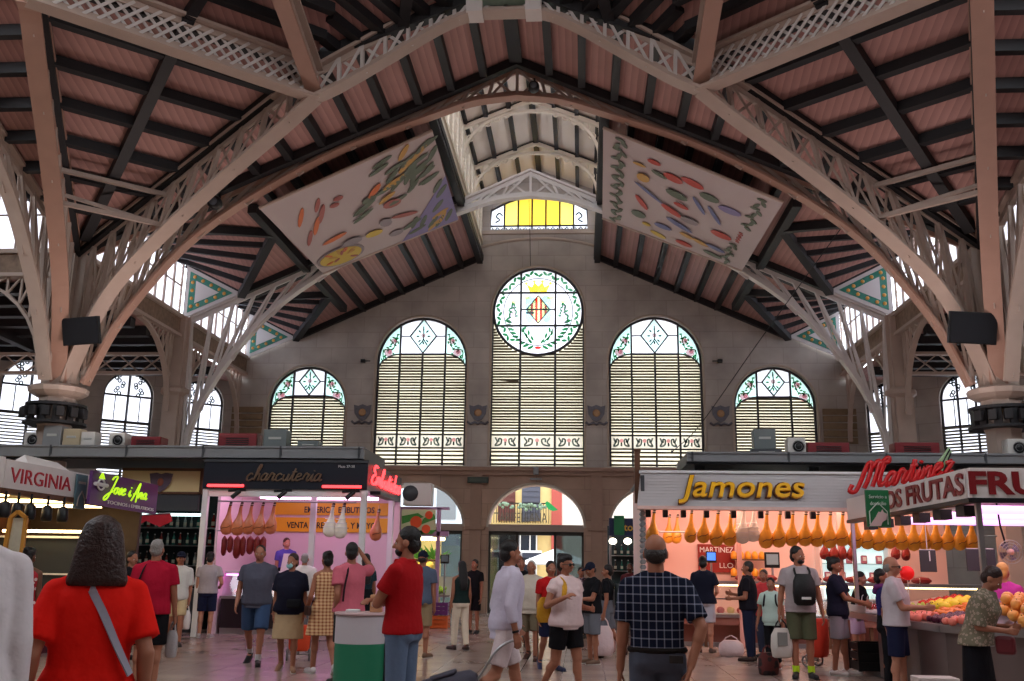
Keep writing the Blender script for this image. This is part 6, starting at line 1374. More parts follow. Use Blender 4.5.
for px in (866, 877, 888, 900, 912, 923, 934, 946, 958, 970): put_ham('g', gx(px, 19.3, 2.3), 19.3, 2.5, 'golden ham hanging behind the canopy of the FRUTAS stall', gH+', behind the fruit stall', 1.0)
for px in (824, 833, 842, 851, 895, 905): put_ham('d', gx(px, 19.9, 1.9), 19.9, 2.14, 'dark red ham in the low second row of the ham stall', 'dark hams below the golden ones', .72)
for px in (668, 676, 735): put_ham('g', gx(px, 21.6, 2.3), 21.6, 2.6, 'golden ham hanging deep inside the ham stall', 'hams deep in the ham stall', .95)
s = thing('stall_nameboard', 'red board with white MARTINEZ lettering on the rear wall of the ham stall', 'sign', (4.9, 22.6, 2))
xb0 = gx(698, 22.6, 1.9); MB().bx(xb0, xb0+.82, 22.62, 22.68, 1.42, 2.04).build('board', mat('red_brown_board', (140, 36, 28), .5), s)
text_part(s, 'MARTINEZ', .17, (xb0+.03, 22.61, 1.86), M_white, depth=.01, width=.75); text_part(s, 'LLO', .16, (xb0+.46, 22.61, 1.52), M_white, depth=.01, width=.3)
for r_, z in enumerate((1.72, 1.35)):
    sh = thing('goods_shelf', ['upper wooden shelf with loaves of cured meat behind the ham counter', 'lower wooden shelf with cured meat behind the ham counter'][r_], 'shelf', (gx(748, 22.4, z), 22.4, z))
    MB().bx(gx(732, 22.4, z), gx(768, 22.4, z), 22.3, 22.6, z-.03, z).build('board', M_brown, sh)
    for k in range(5):
        x = gx(734+k*7, 22.4, z); o = thing('cured_loaf', 'amber cured loaf on the %s shelf behind the ham counter' % ('upper', 'lower')[r_], 'cured meat', (x, 22.42, z), group='cured loaves, %s shelf' % ('upper', 'lower')[r_])
        MB().eloft([(0, .06, .08), (.05, .075, .1), (.12, .07, .09), (.17, .03, .05)], 10, o=(x, 22.42, z)).build('loaf', M_ham, o); MB().tube([V(x-.07, 22.42, z+.08), V(x, 22.42, z+.175), V(x+.07, 22.42, z+.08)], .006, 4).build('string', mat('butcher_string', (226, 214, 190), .7), o)
scale_display(711, 557, 20.6, .22, 'blue-lit scale display on the ham counter', E_blue); scale_display(772, 560, 20.5, .3, 'dark scale display in grey housing on the ham counter', M_gscr)
f = thing('cold_cabinet', 'bright bluish-white open refrigerator at the rear of the ham stall', 'refrigerator', (gx(852, 22.3, 1.7), 22.3, 1.2))
fa, fb = gx(820, 22.3, 1.7), gx(886, 22.3, 1.7); MB().bx(fa, fb, 22.5, 22.6, .9, 2.05).build('lit_back', emat('cold_white_glow', (206, 240, 240), 1.15), f); MB().bx(fa, fb, 22.1, 22.5, .84, .9).bx(fa, fb, 22.1, 22.5, 2.05, 2.12).bx(fa-.05, fa, 22.1, 22.6, .84, 2.12).bx(fb, fb+.05, 22.1, 22.6, .84, 2.12).build('frame', M_white, f)
for z in (1.28, 1.64): MB().bx(fa, fb, 22.2, 22.5, z, z+.015).build('shelf', M_steel, f)
for k in range(8):
    x = fa+.15+k*(fb-fa-.3)/7; z = 1.655 if k % 2 else 1.295
    o = thing('packet', 'wrapped packet on a shelf of the bright refrigerator', 'packet', (x, 22.33, z), group='packets in the bright refrigerator'); MB().rbox((x, 22.33, z+.09), (.13, .1, .18), .02).build('wrapper', mat('packet_wrap', (176, 110, 130), .4), o); MB().rbox((x, 22.275, z+.1), (.08, .006, .08), .002).build('label_patch', M_white, o)
for i in range(22):
    x = JX0+.45+i*.2; kx = i % 3; o = thing('meat_cut', 'cut of meat in the lit counter of the ham stall', 'meat', (x, 20.4, .63), group='meat cuts in the ham counter')
    MB().eloft([(0, .06, .06), (.06, .085, .08), (.1, .06, .055), (.12, .02, .02)], 10, o=(x, 20.4, .632)).build('flesh', [m_case[0], m_case[1], m_case[2]][kx], o); MB().rbox((x, 20.4, .626), (.18, .2, .012), .004).build('tray', M_white, o)
for i in range(9):
    x = gx(745+i*22, 20.4, 1.3); o = thing('cured_joint', 'dark cured joint lying on top of the ham counter', 'cured meat', (x, 20.4, 1.26), group='cured joints on the ham counter')
    MB().eloft([(-.2, .02, .02), (-.16, .05, .045), (0, .075, .06), (.14, .06, .05), (.2, .015, .015)], 10, R=Matrix.Rotation(PI/2, 3, 'Y'), o=(x, 20.4, 1.32)).build('meat', M_ham4, o); MB().tube([V(x-.05, 20.4+.07*math.cos(a), 1.32+.062*math.sin(a)) for a in [2*PI*k/10 for k in range(10)]], .005, 4, closed=True).build('string', mat('butcher_string', (226, 214, 190), .7), o)
# red script with a green leek shape on the ham stall's fascia
s = thing('red_script_sign', 'big red Martinez script with a pale green leek, above the OS FRUTAS board', 'sign', (7.2, 18.2, 2.9))
A = at(862, 490, 18.1); B = at(952, 474, 18.1); ux = (B-A).normalized()
m, w = cursive('Martinez', .22, .045, A, ux=ux, uz=(-ux.z*.2, 0, 1), slant=.3); k = (B-A).length/w*1.0
m.v = [tuple(A+(Vector(v)-A)*1 if False else A+ux*((Vector(v)-A).dot(ux)*k)+((Vector(v)-A)-ux*((Vector(v)-A).dot(ux)))) for v in m.v]; m.build('lettering', mat('glossy_red_letters', (206, 24, 28), .25, coat=.4), s)
m = MB(); lk = [(929, 482), (938, 462), (949, 447), (952, 452), (947, 466), (944, 480), (937, 484)]; m.poly([at(a, b, 18.12) for a, b in lk], .05, (0, 1, 0)); m.build('leek_shape', mat('pale_leek_green', (176, 206, 160), .5), s)
m = MB()
for a, b in (((933, 480), (950, 449)), ((940, 480), (951, 453))): m.tube([at(a[0], a[1], 18.1), at(b[0], b[1], 18.1)], .014, 5)
m.build('leek_line', M_blk, s)
# --- fruit stall with FRUTAS boards -------------------------------------
t = thing('fruit_stall', 'corner fruit stall under white boards lettered FRUTAS in dark red', 'stall', (7.5, 13.5, 0))
SX, SY0, SY1, SZ0, SZ1 = 5.72, 11.0, 16.0, 2.27, 2.6
MB().bx(SX, SX+.1, SY0+.1, SY1, SZ0, SZ1).build('side_board', M_signw, t); MB().bx(SX+.02, 10.6, SY0, SY0+.1, SZ0, SZ1).build('front_board', M_signw, t)
MB().bx(SX-.01, 10.6, SY0-.02, SY0+.1, SZ0-.05, SZ0).bx(SX-.02, SX+.1, SY0, SY1, SZ0-.05, SZ0).build('board_trim', M_blk, t); MB().bx(SX+.1, 10.6, SY0+.1, SY1, SZ0+.2, SZ0+.26).build('canopy', M_pinkwall, t)
text_part(t, 'LOS FRUTAS', .33, (SX-.012, 14.25, SZ0+.055), M_redtxt, ux=(0, -1, 0), depth=.012, bold=.008, width=3.1)
text_part(t, 'FRUTAS', .335, (gx(967, SY0, 2.4), SY0-.012, SZ0+.05), M_redtxt, depth=.012, bold=.012, width=1.52)
for x, y in ((SX+.15, SY0+.2), (SX+.15, 16.3), (8.3, 13.4)): MB().rbox((x, y, (SZ0+.2)/2+.35), (.06, .06, SZ0-.5), .008).build('post', M_steel, t)
for y in (11.9, 13.2, 14.6): MB().tube([V(SX+.4, y, 2.2), V(9.5, y+.2, 2.2)], .05, 8).build('tube_lamp', emat('lilac_tube_glow', (240, 176, 255), 2.5), t)
for k in range(6): y = 11.6+k*.75; MB().bx(SX+.1, SX+.24, y-.13, y+.13, 2.1, 2.22).build('shade_block', M_blk, t)
CT = [(5.62, 16.1), (5.62, 12.9), (5.72, 12.2), (6.0, 11.7), (6.5, 11.35), (7.2, 11.2), (10.5, 11.2)]
CI = [(7.1, 16.1), (7.1, 13.6), (7.2, 13.2), (7.4, 12.95), (7.7, 12.8), (8.0, 12.7), (10.5, 12.7)]
m = MB()
for (a, b), (c, d) in zip(zip(CT[:-1], CT[1:]), zip(CI[:-1], CI[1:])): m.add([V(*a, .84), V(*b, .84), V(*d, 1.12), V(*c, 1.12)], [(0, 1, 2, 3)])
m.build('display_slope', M_steel, t)
m = MB(); 
for a, b in zip(CT[:-1], CT[1:]): m.bar(V(*a, .83), V(*b, .83), .05, .09)
m.build('counter_edge', M_steel, t)
m = MB()
for i, (a, b) in enumerate(zip(CT[:-1], CT[1:])):
    if i: m.bar(V(a[0]+.06, a[1]+.04, .42), V(b[0]+.06, b[1]+.04, .42), .03, .76)
m.bar(V(5.68, 14.6, .42), V(5.68, 12.9, .42), .03, .76); m.build('counter_front', mat('stainless_front', (126, 112, 108), .3, metal=.6, noise=.12, nscale=2), t)
MB().bx(5.75, 10.5, 11.9, 16.1, .0, .06).build('plinth', M_dgrey, t); MB().bx(7.05, 7.15, 13.6, 16.1, 0, 1.1).build('rear_panel', M_dgrey, t)
def zfs(x, y): d = (x-5.62)/1.48; return .845+.28*max(0, min(1, d))
def zff(x, y): d = (y-11.2)/1.5; return .845+.28*max(0, min(1, d))
gF = 'FRUTAS stall'
heap('pink_peach', 5.66, 6.0, 12.95, 13.7, zfs, .052, 'pink peach along the aisle edge of the FRUTAS stall', 'pink peaches of the '+gF, 1)
heap('plum', 5.75, 6.2, 12.3, 12.9, zfs, .042, 'dark plum on the rounded corner of the FRUTAS stall', 'plums of the '+gF)
heap('pink_peach', 5.72, 6.15, 11.95, 12.3, zfs, .05, 'pink peach heaped on the front corner of the FRUTAS stall', 'corner peaches of the '+gF, 1)
heap('carrot', 6.05, 6.75, 13.0, 13.7, zfs, .035, 'carrot lying on the FRUTAS stall', 'carrots of the '+gF, 1, 4.4)
heap('pear', 5.7, 6.2, 13.8, 14.3, zfs, .06, 'green pear on the aisle side of the FRUTAS stall', 'pears of the '+gF)
heap('lemon', 6.3, 6.9, 13.8, 14.4, zfs, .06, 'lemon on the aisle side of the FRUTAS stall', 'lemons of the '+gF)
heap('orange', 6.8, 7.3, 12.5, 13.0, zff, .055, 'orange behind the peaches of the FRUTAS stall', 'oranges of the '+gF)
heap('peach', 6.3, 7.75, 11.42, 12.42, zff, .07, 'big golden peach in the bank beside the stooping lady', 'golden peaches of the '+gF, 2)
heap('tomato', 6.3, 6.95, 14.5, 15.0, zfs, .055, 'tomato on the aisle side of the FRUTAS stall', 'tomatoes of the '+gF)
for i in range(6): put_fruit('aubergine', 6.55+.09*(i % 3), 12.55+.14*i*.5, 1.09+.02*(i % 2), .07, 'aubergine lying near the corner of the FRUTAS stall', 'aubergines of the '+gF, (1.3, .3*i, .4))
cs = thing('juice_tray', 'tray at the aisle end of the FRUTAS stall holding juice cups', 'tray', (5.8, 15.5, .85)); MB().rbox((5.8, 15.4, .9), (.34, .9, .04), .01).build('base', M_white, cs); MB().rbox((5.62, 15.4, .93), (.015, .9, .1), .004).build('rim', M_white, cs)
for k in range(6):
    x, y = 5.74+.14*(k % 2), 15.1+.28*(k//2); o = thing('juice_cup', 'clear cup of red juice with a straw on the tray of the FRUTAS stall', 'cup', (x, y, .92), group='juice cups on the tray')
    MB().lathe([(.03, 0), (.042, .1), (.038, .1), (.028, .006), (.001, .006)], 14, (x, y, .925)).build('cup', cglass('cup_plastic', (240, 230, 230), .1), o); MB().lathe([(.028, .008), (.037, .08), (.001, .08)], 12, (x, y, .925)).build('juice', mat('red_juice', (206, 36, 40), .2), o); MB().tube([V(x+.01, y, .94), V(x+.03, y, 1.1), V(x+.05, y-.01, 1.13)], .005, 5).build('straw', M_white, o)
c = crate(871, 15.3, .06, .5, .5, .42, mat('black_crate_plastic', (18, 18, 20), .5), 'black crate on the floor under the juice cups')
bx2 = thing('fruit_carton', 'white printed cardboard box in front of the FRUTAS counter', 'box', (5.85, 11.6, 0)); cx_ = gx(934, 11.0, .3)
MB().rbox((cx_, 11.0, .2), (.42, .28, .4), .01).build('carton', mat('carton_white', (206, 192, 186), .6), bx2); m = MB(); disc(m, cx_-.1, .26, .06, 10.86, 12); disc(m, cx_+.1, .2, .06, 10.86, 12); m.build('fruit_print', mat('carton_print_red', (190, 70, 60), .5), bx2); m = MB(); m.bx(cx_+.02, cx_+.18, 10.85, 10.86, .29, .36); m.build('green_print', mat('carton_print_green', (40, 100, 60), .5), bx2)
s = thing('home_delivery_sign', 'green Servicio a domicilio sign with a house outline, hung at the OS FRUTAS board', 'sign', at(877, 508, 13.4))
YS = 13.4; a, b = at(865, 490, YS), at(891, 527, YS); MB().bx(a.x, b.x, YS, YS+.04, b.z, a.z).build('board', mat('green_sign_board', (30, 104, 62), .4), s); M_pale = mat('pale_sign_print', (186, 200, 186), .5)
wd_ = b.x-a.x; text_part(s, 'Servicio a', .07, (a.x+.04, YS-.01, a.z-.11), M_pale, depth=.008, width=wd_*.76); text_part(s, 'domicilio', .07, (a.x+.05, YS-.01, a.z-.2), M_pale, depth=.008, width=wd_*.68)
m = MB(); cxm = (a.x+b.x)/2; hw_ = wd_*.38; zb = b.z+.0; H = [(cxm-hw_, zb+.03), (cxm-hw_, zb+.2), (cxm, zb+.32), (cxm+hw_, zb+.2), (cxm+hw_, zb+.03)]
m.tube([V(x, YS-.01, z) for x, z in H], .008, 5); m.build('house_outline', M_pale, s); m = MB(); m.poly([V(cxm+x, YS-.01, zb+z) for x, z in ((-.13, .01), (-.04, .13), (.0, .2), (.03, .19), (.05, .23), (.07, .19), (.11, .17), (.1, .1), (.04, .06), (.02, .01))], .01, (0, -1, 0)); m.build('hand_shape', mat('pinkish_print', (196, 170, 166), .5), s)
f = thing('wall_fan', 'round grey fan with pink hub hanging at the FRUTAS stall', 'fan', at(1010, 552, 12.4)); c = at(1009, 552, 12.4); c.y -= 0
m = MB()
for r in (.14, .105, .07): m.tube([c+V(r*math.cos(2*PI*k/24), -.05, r*math.sin(2*PI*k/24)) for k in range(24)], .005, 4, closed=True)
for k in range(16): a = 2*PI*k/16; m.bar(c+V(.03*math.cos(a), -.055, .03*math.sin(a)), c+V(.14*math.cos(a), -.05, .14*math.sin(a)), .004, .004)
m.build('guard', M_steel, f); m = MB()
for k in range(4):
    a = k*PI/2+.4; m.add([c+V(r*math.cos(a+w_), dy, r*math.sin(a+w_)) for r, w_, dy in ((.03, -.2, 0), (.12, -.35, -.02), (.125, .45, .02), (.03, .4, 0))], [(0, 1, 2, 3)])
m.build('blade', mat('grey_fan_blade', (120, 112, 140), .4), f); MB().lathe([(.001, 0), (.035, .01), (.035, .07), (.001, .075)], 12, c, R=Matrix.Rotation(PI/2, 3, 'X')).build('hub', mat('pink_hub', (236, 190, 180), .4), f); MB().tube([c+V(0, .03, 0), c+V(-.06, .03, .3), V(c.x-.1, c.y, 2.45)], .012, 6).build('hanger', M_blk, f)
for px, py, w_, lb in ((928, 561, .2, 'grey price board hanging over the FRUTAS stall, beside the red balloon'), (981, 560, .36, 'wide grey price board hanging over the FRUTAS stall, near the fan')):
    c = at(px, py, 14.2); o = thing('price_board', lb, 'price board', c); h_ = .3; MB().rbox(c, (w_*1.1, .03, h_), .006).build('board', M_dgrey, o); m = MB(); m.bar(c+V(-w_*.5, 0, h_/2), c+V(w_*.5, 0, h_/2), .012, .02); m.tube([c+V(0, 0, h_/2), V(c.x, c.y, 2.45)], .006, 5); m.bar(c+V(w_*.1, -.02, h_*.45), c+V(w_*.1, -.02, 0), .014, .01); m.build('hanger', M_white, o)
bl = thing('red_ball', 'bright red ball on a stick at the ham counter, beside the bald man', 'ball', at(907, 573, 14.6)); c = at(907, 573, 14.6); MB().ell(c, (.1, .1, .1), 14, 10).build('shell', emat('glowing_red_plastic', (250, 20, 24), .25), bl); MB().tube([c+V(0, 0, -.09), V(c.x, c.y, .98)], .008, 5).build('stick', M_white, bl)  # shell colour carries a slight glow though the ball is no lamp
# --- VIRGINIA stall and purple sign ---------------------------------------
t = thing('greengrocer_stall', 'side stall lettered VIRGINIA in red on a white board with warm lamps', 'stall', (-8, 16, 0))
VX = -7.12
MB().bx(VX-.1, VX, 13.95, 18.9, 2.5, 2.93).build('side_board', M_signw, t); MB().bx(-11.5, VX-.02, 13.85, 13.95, 2.5, 2.96).build('front_board', M_signw, t); MB().bx(VX-.12, VX+.03, 13.85, 19, 2.42, 2.5).build('board_trim', M_brown, t)
MB().bx(-11.5, VX-.1, 13.95, 19, 2.55, 2.6).build('canopy', M_cream, t)
m = MB(); m.add([V(VX-.05, 14.6, 2.93), V(VX-.05, 15.9, 2.93), V(VX-.3, 15.9, 3.08), V(VX-.3, 14.9, 3.1)], [(0, 1, 2, 3)]); m.add([V(VX-.05, 14.6, 2.93), V(VX-.3, 14.9, 3.1), V(VX-.35, 14.6, 2.93)], [(0, 1, 2)]); m.add([V(VX-.05, 15.9, 2.93), V(VX-.3, 15.9, 3.08), V(VX-.35, 15.9, 2.93)], [(0, 1, 2)]); m.build('folded_awning', M_signw, t)
text_part(t, 'VIRGINIA', .32, (VX+.01, 14.08, 2.6), mat('red_lettering', (190, 36, 48), .4), ux=(0, 1, 0), depth=.012, width=1.78)
o = thing('home_delivery_sign', 'blue-grey notice with an arch outline fixed between VIRGINIA and the purple sign', 'sign', (VX+.05, 16.15, 2.6)); MB().bx(VX+.02, VX+.05, 15.97, 16.32, 2.32, 2.9).build('board', mat('blue_grey_notice', (96, 124, 134), .5), o); m = MB(); m.tube([V(VX+.06, 16.03, 2.36), V(VX+.06, 16.05, 2.5), V(VX+.06, 16.15, 2.62), V(VX+.06, 16.26, 2.5), V(VX+.06, 16.27, 2.36)], .012, 5); m.bx(VX+.05, VX+.06, 16.02, 16.26, 2.74, 2.78); m.build('print', mat('pale_notice_print', (176, 170, 160), .5), o)
for px, Y in ((4, 13.9), (17, 14.2), (30, 14.5), (47, 14.9), (63, 15.2)):
    q = at(px, 512, Y); m = MB(); m.tube([V(q.x, Y, 2.45), V(q.x, Y, 2.2)], .02, 6); m.lathe([(.04, 0), (.075, -.03), (.085, -.2), (.07, -.24), (.001, -.24)], 12, (q.x, Y, 2.3)); m.build('pendant_lamp', M_blk, t)
for y in (14.6, 16.2, 17.6): MB().tube([V(VX-1.6, y, 2.45), V(VX-.3, y, 2.45)], .03, 8).build('tube_lamp', E_tubew, t)
MB().bx(-9, VX-.05, 13.2, 18.6, 0, .82).build('counter', mat('wine_counter', (84, 30, 44), .5), t); MB().bx(-9.1, VX-.02, 13.15, 18.65, .82, .87).build('counter_deck', M_steel, t); MB().bx(-9.6, -9.5, 13.5, 19, 0, 2.5).build('back_panel', M_brown, t)
MB().rbox((VX-.14, 13.98, 1.25), (.08, .08, 2.5), .01).build('post', M_brown, t)
MB().bx(-9.6, VX-.15, 18.9, 19.0, 0, 2.5).build('rear_panel', mat('umber_panel', (74, 58, 48), .6, noise=.2), t)
m = MB(); m.bx(-9.4, VX-.25, 17.6, 17.64, 1.86, 1.9).bx(-9.4, VX-.25, 17.6, 17.64, 1.2, 1.23); m.build('case_edge', M_white, t); MB().bx(-9.4, VX-.25, 17.66, 18.2, .9, 1.86).build('glass_case', mat('smoky_case', (58, 62, 66), .15), t)
MB().tube([V(-9.2, 17.5, 1.98), V(VX-.4, 17.5, 1.98)], .025, 8).build('tube_lamp', E_tubew, t)
o = thing('picture_frame', 'wooden framed drawing with gabled top standing in the VIRGINIA stall', 'picture', at(16, 545, 13.6)); a, b = at(4, 560, 13.6), at(27, 518, 13.6); MB().bx(a.x, b.x, 13.6, 13.63, a.z, b.z).build('print', mat('pale_drawing', (196, 190, 166), .5, noise=.25, nscale=14), o)
m = MB(); fp = [V(a.x, 13.58, a.z), V(a.x+.03, 13.58, b.z), V((a.x+b.x)/2, 13.58, b.z+.09), V(b.x, 13.58, b.z), V(b.x, 13.58, a.z)]
for p_, q_ in zip(fp, fp[1:]+fp[:1]): m.bar(p_, q_, .05, .05, up=(0, 1, 0))
m.build('frame', mat('honey_timber', (190, 130, 50), .5), o)
zc_ = lambda x, y: .87
heap('green_apple', -7.75, -7.2, 14.3, 15.4, zc_, .06, 'green apple on the VIRGINIA counter', 'green apples of the VIRGINIA stall'); heap('tomato', -7.75, -7.2, 15.45, 16.3, zc_, .06, 'tomato on the VIRGINIA counter', 'tomatoes of the VIRGINIA stall'); heap('lemon', -7.75, -7.2, 13.3, 14.2, zc_, .06, 'lemon on the VIRGINIA counter', 'lemons of the VIRGINIA stall'); heap('carrot', -7.75, -7.2, 16.4, 17.2, zc_, .04, 'carrot on the VIRGINIA counter', 'carrots of the VIRGINIA stall', 1, 5)
lf = thing('lettuce', 'bright green lettuce on the VIRGINIA counter below the dark hanging lamps', 'lettuce', (-7.5, 13.2, .9)); m = MB()
for L in range(3):
    for k in range(9):
        a = k*2*PI/9+L*.3; r = .17-.05*L; b = V(-7.35+.03*math.cos(a), 13.05+.03*math.sin(a), .9+.03*L); e = b+V(r*math.cos(a), r*math.sin(a), .1+.07*L); sd = V(-math.sin(a), math.cos(a), 0)*.07; m.add([b-sd*.3, b.lerp(e, .6)-sd, e, b.lerp(e, .6)+sd, b+sd*.3], [(0, 1, 2, 3, 4)], True)
m.build('leaves', mat('lettuce_leaf', (150, 196, 70), .5), lf); MB().ell((-7.35, 13.05, .93), (.07, .07, .06), 10, 6).build('heart', mat('lettuce_heart', (214, 226, 150), .5), lf)
s = thing('purple_shop_sign', 'purple board with lime-green Jose i Ana script next to VIRGINIA', 'sign', (-6.95, 17, 2.7))
A, B = at(91, 487, 15.9), at(157, 500, 18.3); B.z = A.z-.05; ux = (B-A).normalized(); nn_ = ux.cross(V(0, 0, 1)).normalized(); hh = .56
def sp(u, v, off=0): return A+ux*(u*(B-A).length)+V(0, 0, (v-.5)*hh)+nn_*off
MB().poly([sp(0, 0), sp(1, 0), sp(1, 1), sp(0, 1)], .05, -nn_).build('board', mat('purple_board', (92, 52, 108), .4, noise=.2, nscale=1.2), s)
M_lime = emat('lime_script_glow', (196, 250, 40), 1.0); L_ = (B-A).length
m, w = cursive('Jose i Ana', .115, .013, sp(.2, .42, .03), ux=ux); k = .58*L_/w; o_ = sp(.2, .42, .03); m.v = [tuple(Vector(v)+ux*((Vector(v)-o_).dot(ux)*(k-1))) for v in m.v]; m.build('script_lettering', M_lime, s)
text_part(s, 'TOCINOS i EMBUTIDOS', .085, sp(.22, .09, .02), M_white, ux=ux, depth=.012, width=.72*L_)
m = MB(); c = sp(.11, .62, .03)
m.tube([c+ux*(.11*math.cos(2*PI*k/18))+V(0, 0, .09*math.sin(2*PI*k/18)) for k in range(18)], .018, 5, closed=True); m.tube([c-ux*.2, c+ux*.2], .035, 6); m.build('badge', M_white, s); m = MB(); m.poly([c+ux*a+V(0, 0, b) for a, b in ((-.1, .1), (.1, .1), (.02, .2), (-.02, .2))], .01, nn_); m.build('badge_leaf', M_lime, s)
# dry-goods stall between VIRGINIA and the charcuteria
t = thing('dry_goods_stall', 'dark stall of shelved bottles with cream upper panel beside the charcuteria', 'stall', (-7.8, 21.5, 0))
YD = 20.6; a, b = gx(120, YD, 3), gx(199, YD, 3)
MB().bx(a, b, YD, YD+.08, 2.94, 3.42).build('cream_panel', M_cream, t); MB().bx(a, b+.04, YD-.03, YD, 2.9, 2.95).bx(a, b+.04, YD-.03, YD, 3.4, 3.46).bx(b, b+.06, YD-.03, YD+.08, 2.9, 3.46).build('panel_frame', M_brown, t)
MB().bx(a-1.5, b, YD, YD+.1, 2.55, 2.9).build('lintel', M_dgrey, t); MB().bx(a-1.5, b, 22.6, 22.7, 0, 3.3).build('back_panel', mat('dark_teal_wall', (40, 54, 56), .5), t)
m = MB(); q = at(161, 483, YD-.03); m.poly([V(q.x+x, YD-.04, q.z+z) for x, z in ((-.26, .2), (-.1, .22), (0, .19), (.1, .22), (.26, .2), (.22, .0), (.1, -.14), (0, -.2), (-.1, -.14), (-.22, 0))], .02, (0, -1, 0)); m.build('shield_emblem', mat('slate_shield', (96, 78, 92), .5), t); m = MB(); m.ell((q.x, YD-.065, q.z+.02), (.07, .02, .09), 8, 6); m.build('shield_crest', mat('russet_crest', (140, 74, 52), .5), t)
for z in (.5, .95, 1.4, 1.85, 2.25): MB().bx(a-.6, b-.05, 22.1, 22.6, z-.02, z).build('shelf', M_steel, t)
MB().bx(a-.6, b-.1, 21.0, 21.6, 0, .9).build('counter', M_dgrey, t); MB().tube([V(a, 21.4, 2.5), V(b-.2, 21.4, 2.5)], .03, 8).build('tube_lamp', emat('cool_tube_glow', (206, 240, 235), 5), t)
BT = {}
def bottle(x, y, z, h, col, label, group):
    if col not in BT:
        o = BT[col] = thing('bottle', label, 'bottle', (x, y, z), group=group); MB().lathe([(.03, 0), (.036, .01), (.036, .17), (.014, .23), (.013, .28), (.001, .28)], 12).build('body', mat('bottle_glass_%d_%d_%d' % col, col, .2), o, local=True); MB().lathe([(.016, .275), (.016, .3), (.001, .305)], 10).build('cap', M_white, o, local=True); MB().lathe([(.037, .05), (.037, .13), (.0365, .131)], 12).build('label_band', mat('label_paper', (206, 200, 180), .6), o, local=True); o.scale = (h/.3,)*3; return
    dup(BT[col], (x, y, z), 0, label, group, (h/.3,)*3)
nmz = {.5: 'lowest', .95: 'second', 1.4: 'middle', 1.85: 'fourth', 2.25: 'top'}
for z in (.95, 1.4, 1.85, 2.25):
    x = a-.4; 
    while x < b-.2: bottle(x, 22.35, z, random.uniform(.24, .34), random.choice([(40, 110, 96), (60, 40, 30), (150, 40, 36), (170, 180, 176), (30, 60, 52)]), 'bottle on the %s shelf of the dark stall beside the charcuteria' % nmz[z], 'bottles on the %s shelf' % nmz[z]); x += random.uniform(.14, .2)
o = thing('red_pennant', 'red awning cloth hanging under the purple sign', 'awning', at(140, 525, 19.6)); m = MB(); pr = [at(118, 517, 19.6), at(170, 513, 19.6), at(172, 521, 19.6), at(160, 527, 19.6), at(146, 521, 19.6), at(130, 529, 19.6), at(118, 524, 19.6)]; m.poly(pr, .03, (0, 1, 0)); m.build('cloth', mat('red_cloth', (186, 28, 44), .7), o); MB().tube([pr[0], pr[1]], .015, 6).build('rail', M_steel, o)
# --- small stall by the pillar on the ham side ----------------------------
t = thing('corner_stall', 'small stall with navy sign between the pillar and the ham stall', 'stall', (2.6, 26, 0)); Y = 25.2
a, b = at(609, 518, Y), at(640, 536, Y); MB().bx(a.x, b.x+.8, Y, Y+.08, b.z, a.z).build('sign_board', mat('navy_board', (22, 30, 66), .4), t)
text_part(t, 'torres', .26, (at(624, 530, Y).x, Y-.01, b.z+.13), mat('gold_lettering', (206, 160, 60), .4), depth=.01, bold=.004); 
q = at(614, 518, Y-.1); MB().bx(q.x, q.x+.26, Y-.08, Y-.03, b.z+.02, a.z+.06).build('green_notice', mat('green_sign_board', (30, 104, 62), .4), t)
MB().bx(a.x, b.x+.8, 26.8, 26.9, 0, 2.6).build('back_panel', mat('dark_teal_wall', (40, 54, 56), .5), t); MB().bx(a.x, b.x+.8, 25.5, 26.2, 0, .9).build('counter', M_grey, t); MB().bx(a.x, b.x+.8, 25.45, 26.25, .9, .94).build('counter_deck', M_steel, t)
for x in (a.x+.03, b.x+.7): MB().rbox((x, 25.3, 1.3), (.06, .06, 2.6), .01).build('post', M_steel, t)
for z in (1.4, 1.8): MB().bx(a.x+.1, b.x+.7, 26.4, 26.8, z, z+.02).build('shelf', M_steel, t)
for px in (613, 628): q = at(px, 541, Y-.1); MB().ell((q.x, Y+.05, q.z), (.1, .1, .08), 12, 8).build('globe_lamp', emat('white_lamp_glow', (255, 246, 220), 9), t)
for i in range(6):
    for z in (1.42, 1.82): bottle(a.x+.2+i*.17, 26.6, z, .28, random.choice([(40, 110, 96), (60, 40, 30), (170, 180, 176)]), 'bottle on the %s shelf of the small navy-signed stall' % ('lower' if z < 1.5 else 'upper'), 'bottles of the navy stall, %s shelf' % ('lower' if z < 1.5 else 'upper'))
for i in range(5): put_fruit('lemon', a.x+.2+i*.14, 25.7, .99, .06, 'lemon on the counter of the small navy-signed stall', 'lemons on the navy stall')
# --- banners, plaques, doorway, street ------------------------------------
def banner(s, name, label):
    t = thing('hanging_banner', label, 'banner', (s*4.1, 23.6, 10.7))
    q = [V(2.0, 20.78, 11.43), V(6.02, 20.78, 9.54), V(6.02, 26.48, 9.72), V(2.1, 26.48, 11.34)]
    def pt(u, v): p = q[0].lerp(q[1], u).lerp(q[3].lerp(q[2], u), v); return V(s*p.x, p.y, p.z)      # u down the slope, v away from the camera
    nv = V(-s*.47, 0, -1).normalized()
    MB().poly([pt(0, 0), pt(1, 0), pt(1, 1), pt(0, 1)], .03, -nv).build('canvas', mat('banner_canvas', (172, 156, 154), .7), t)
    for v in (0, 1): MB().tube([pt(0, v), pt(1, v)], .04, 6).build('batten', M_iron, t)
    return t, pt, nv
def flatshape(mb, pt, nv, uv, off=.012): mb.poly([pt(u, v)+nv*off for u, v in uv], .008, nv)
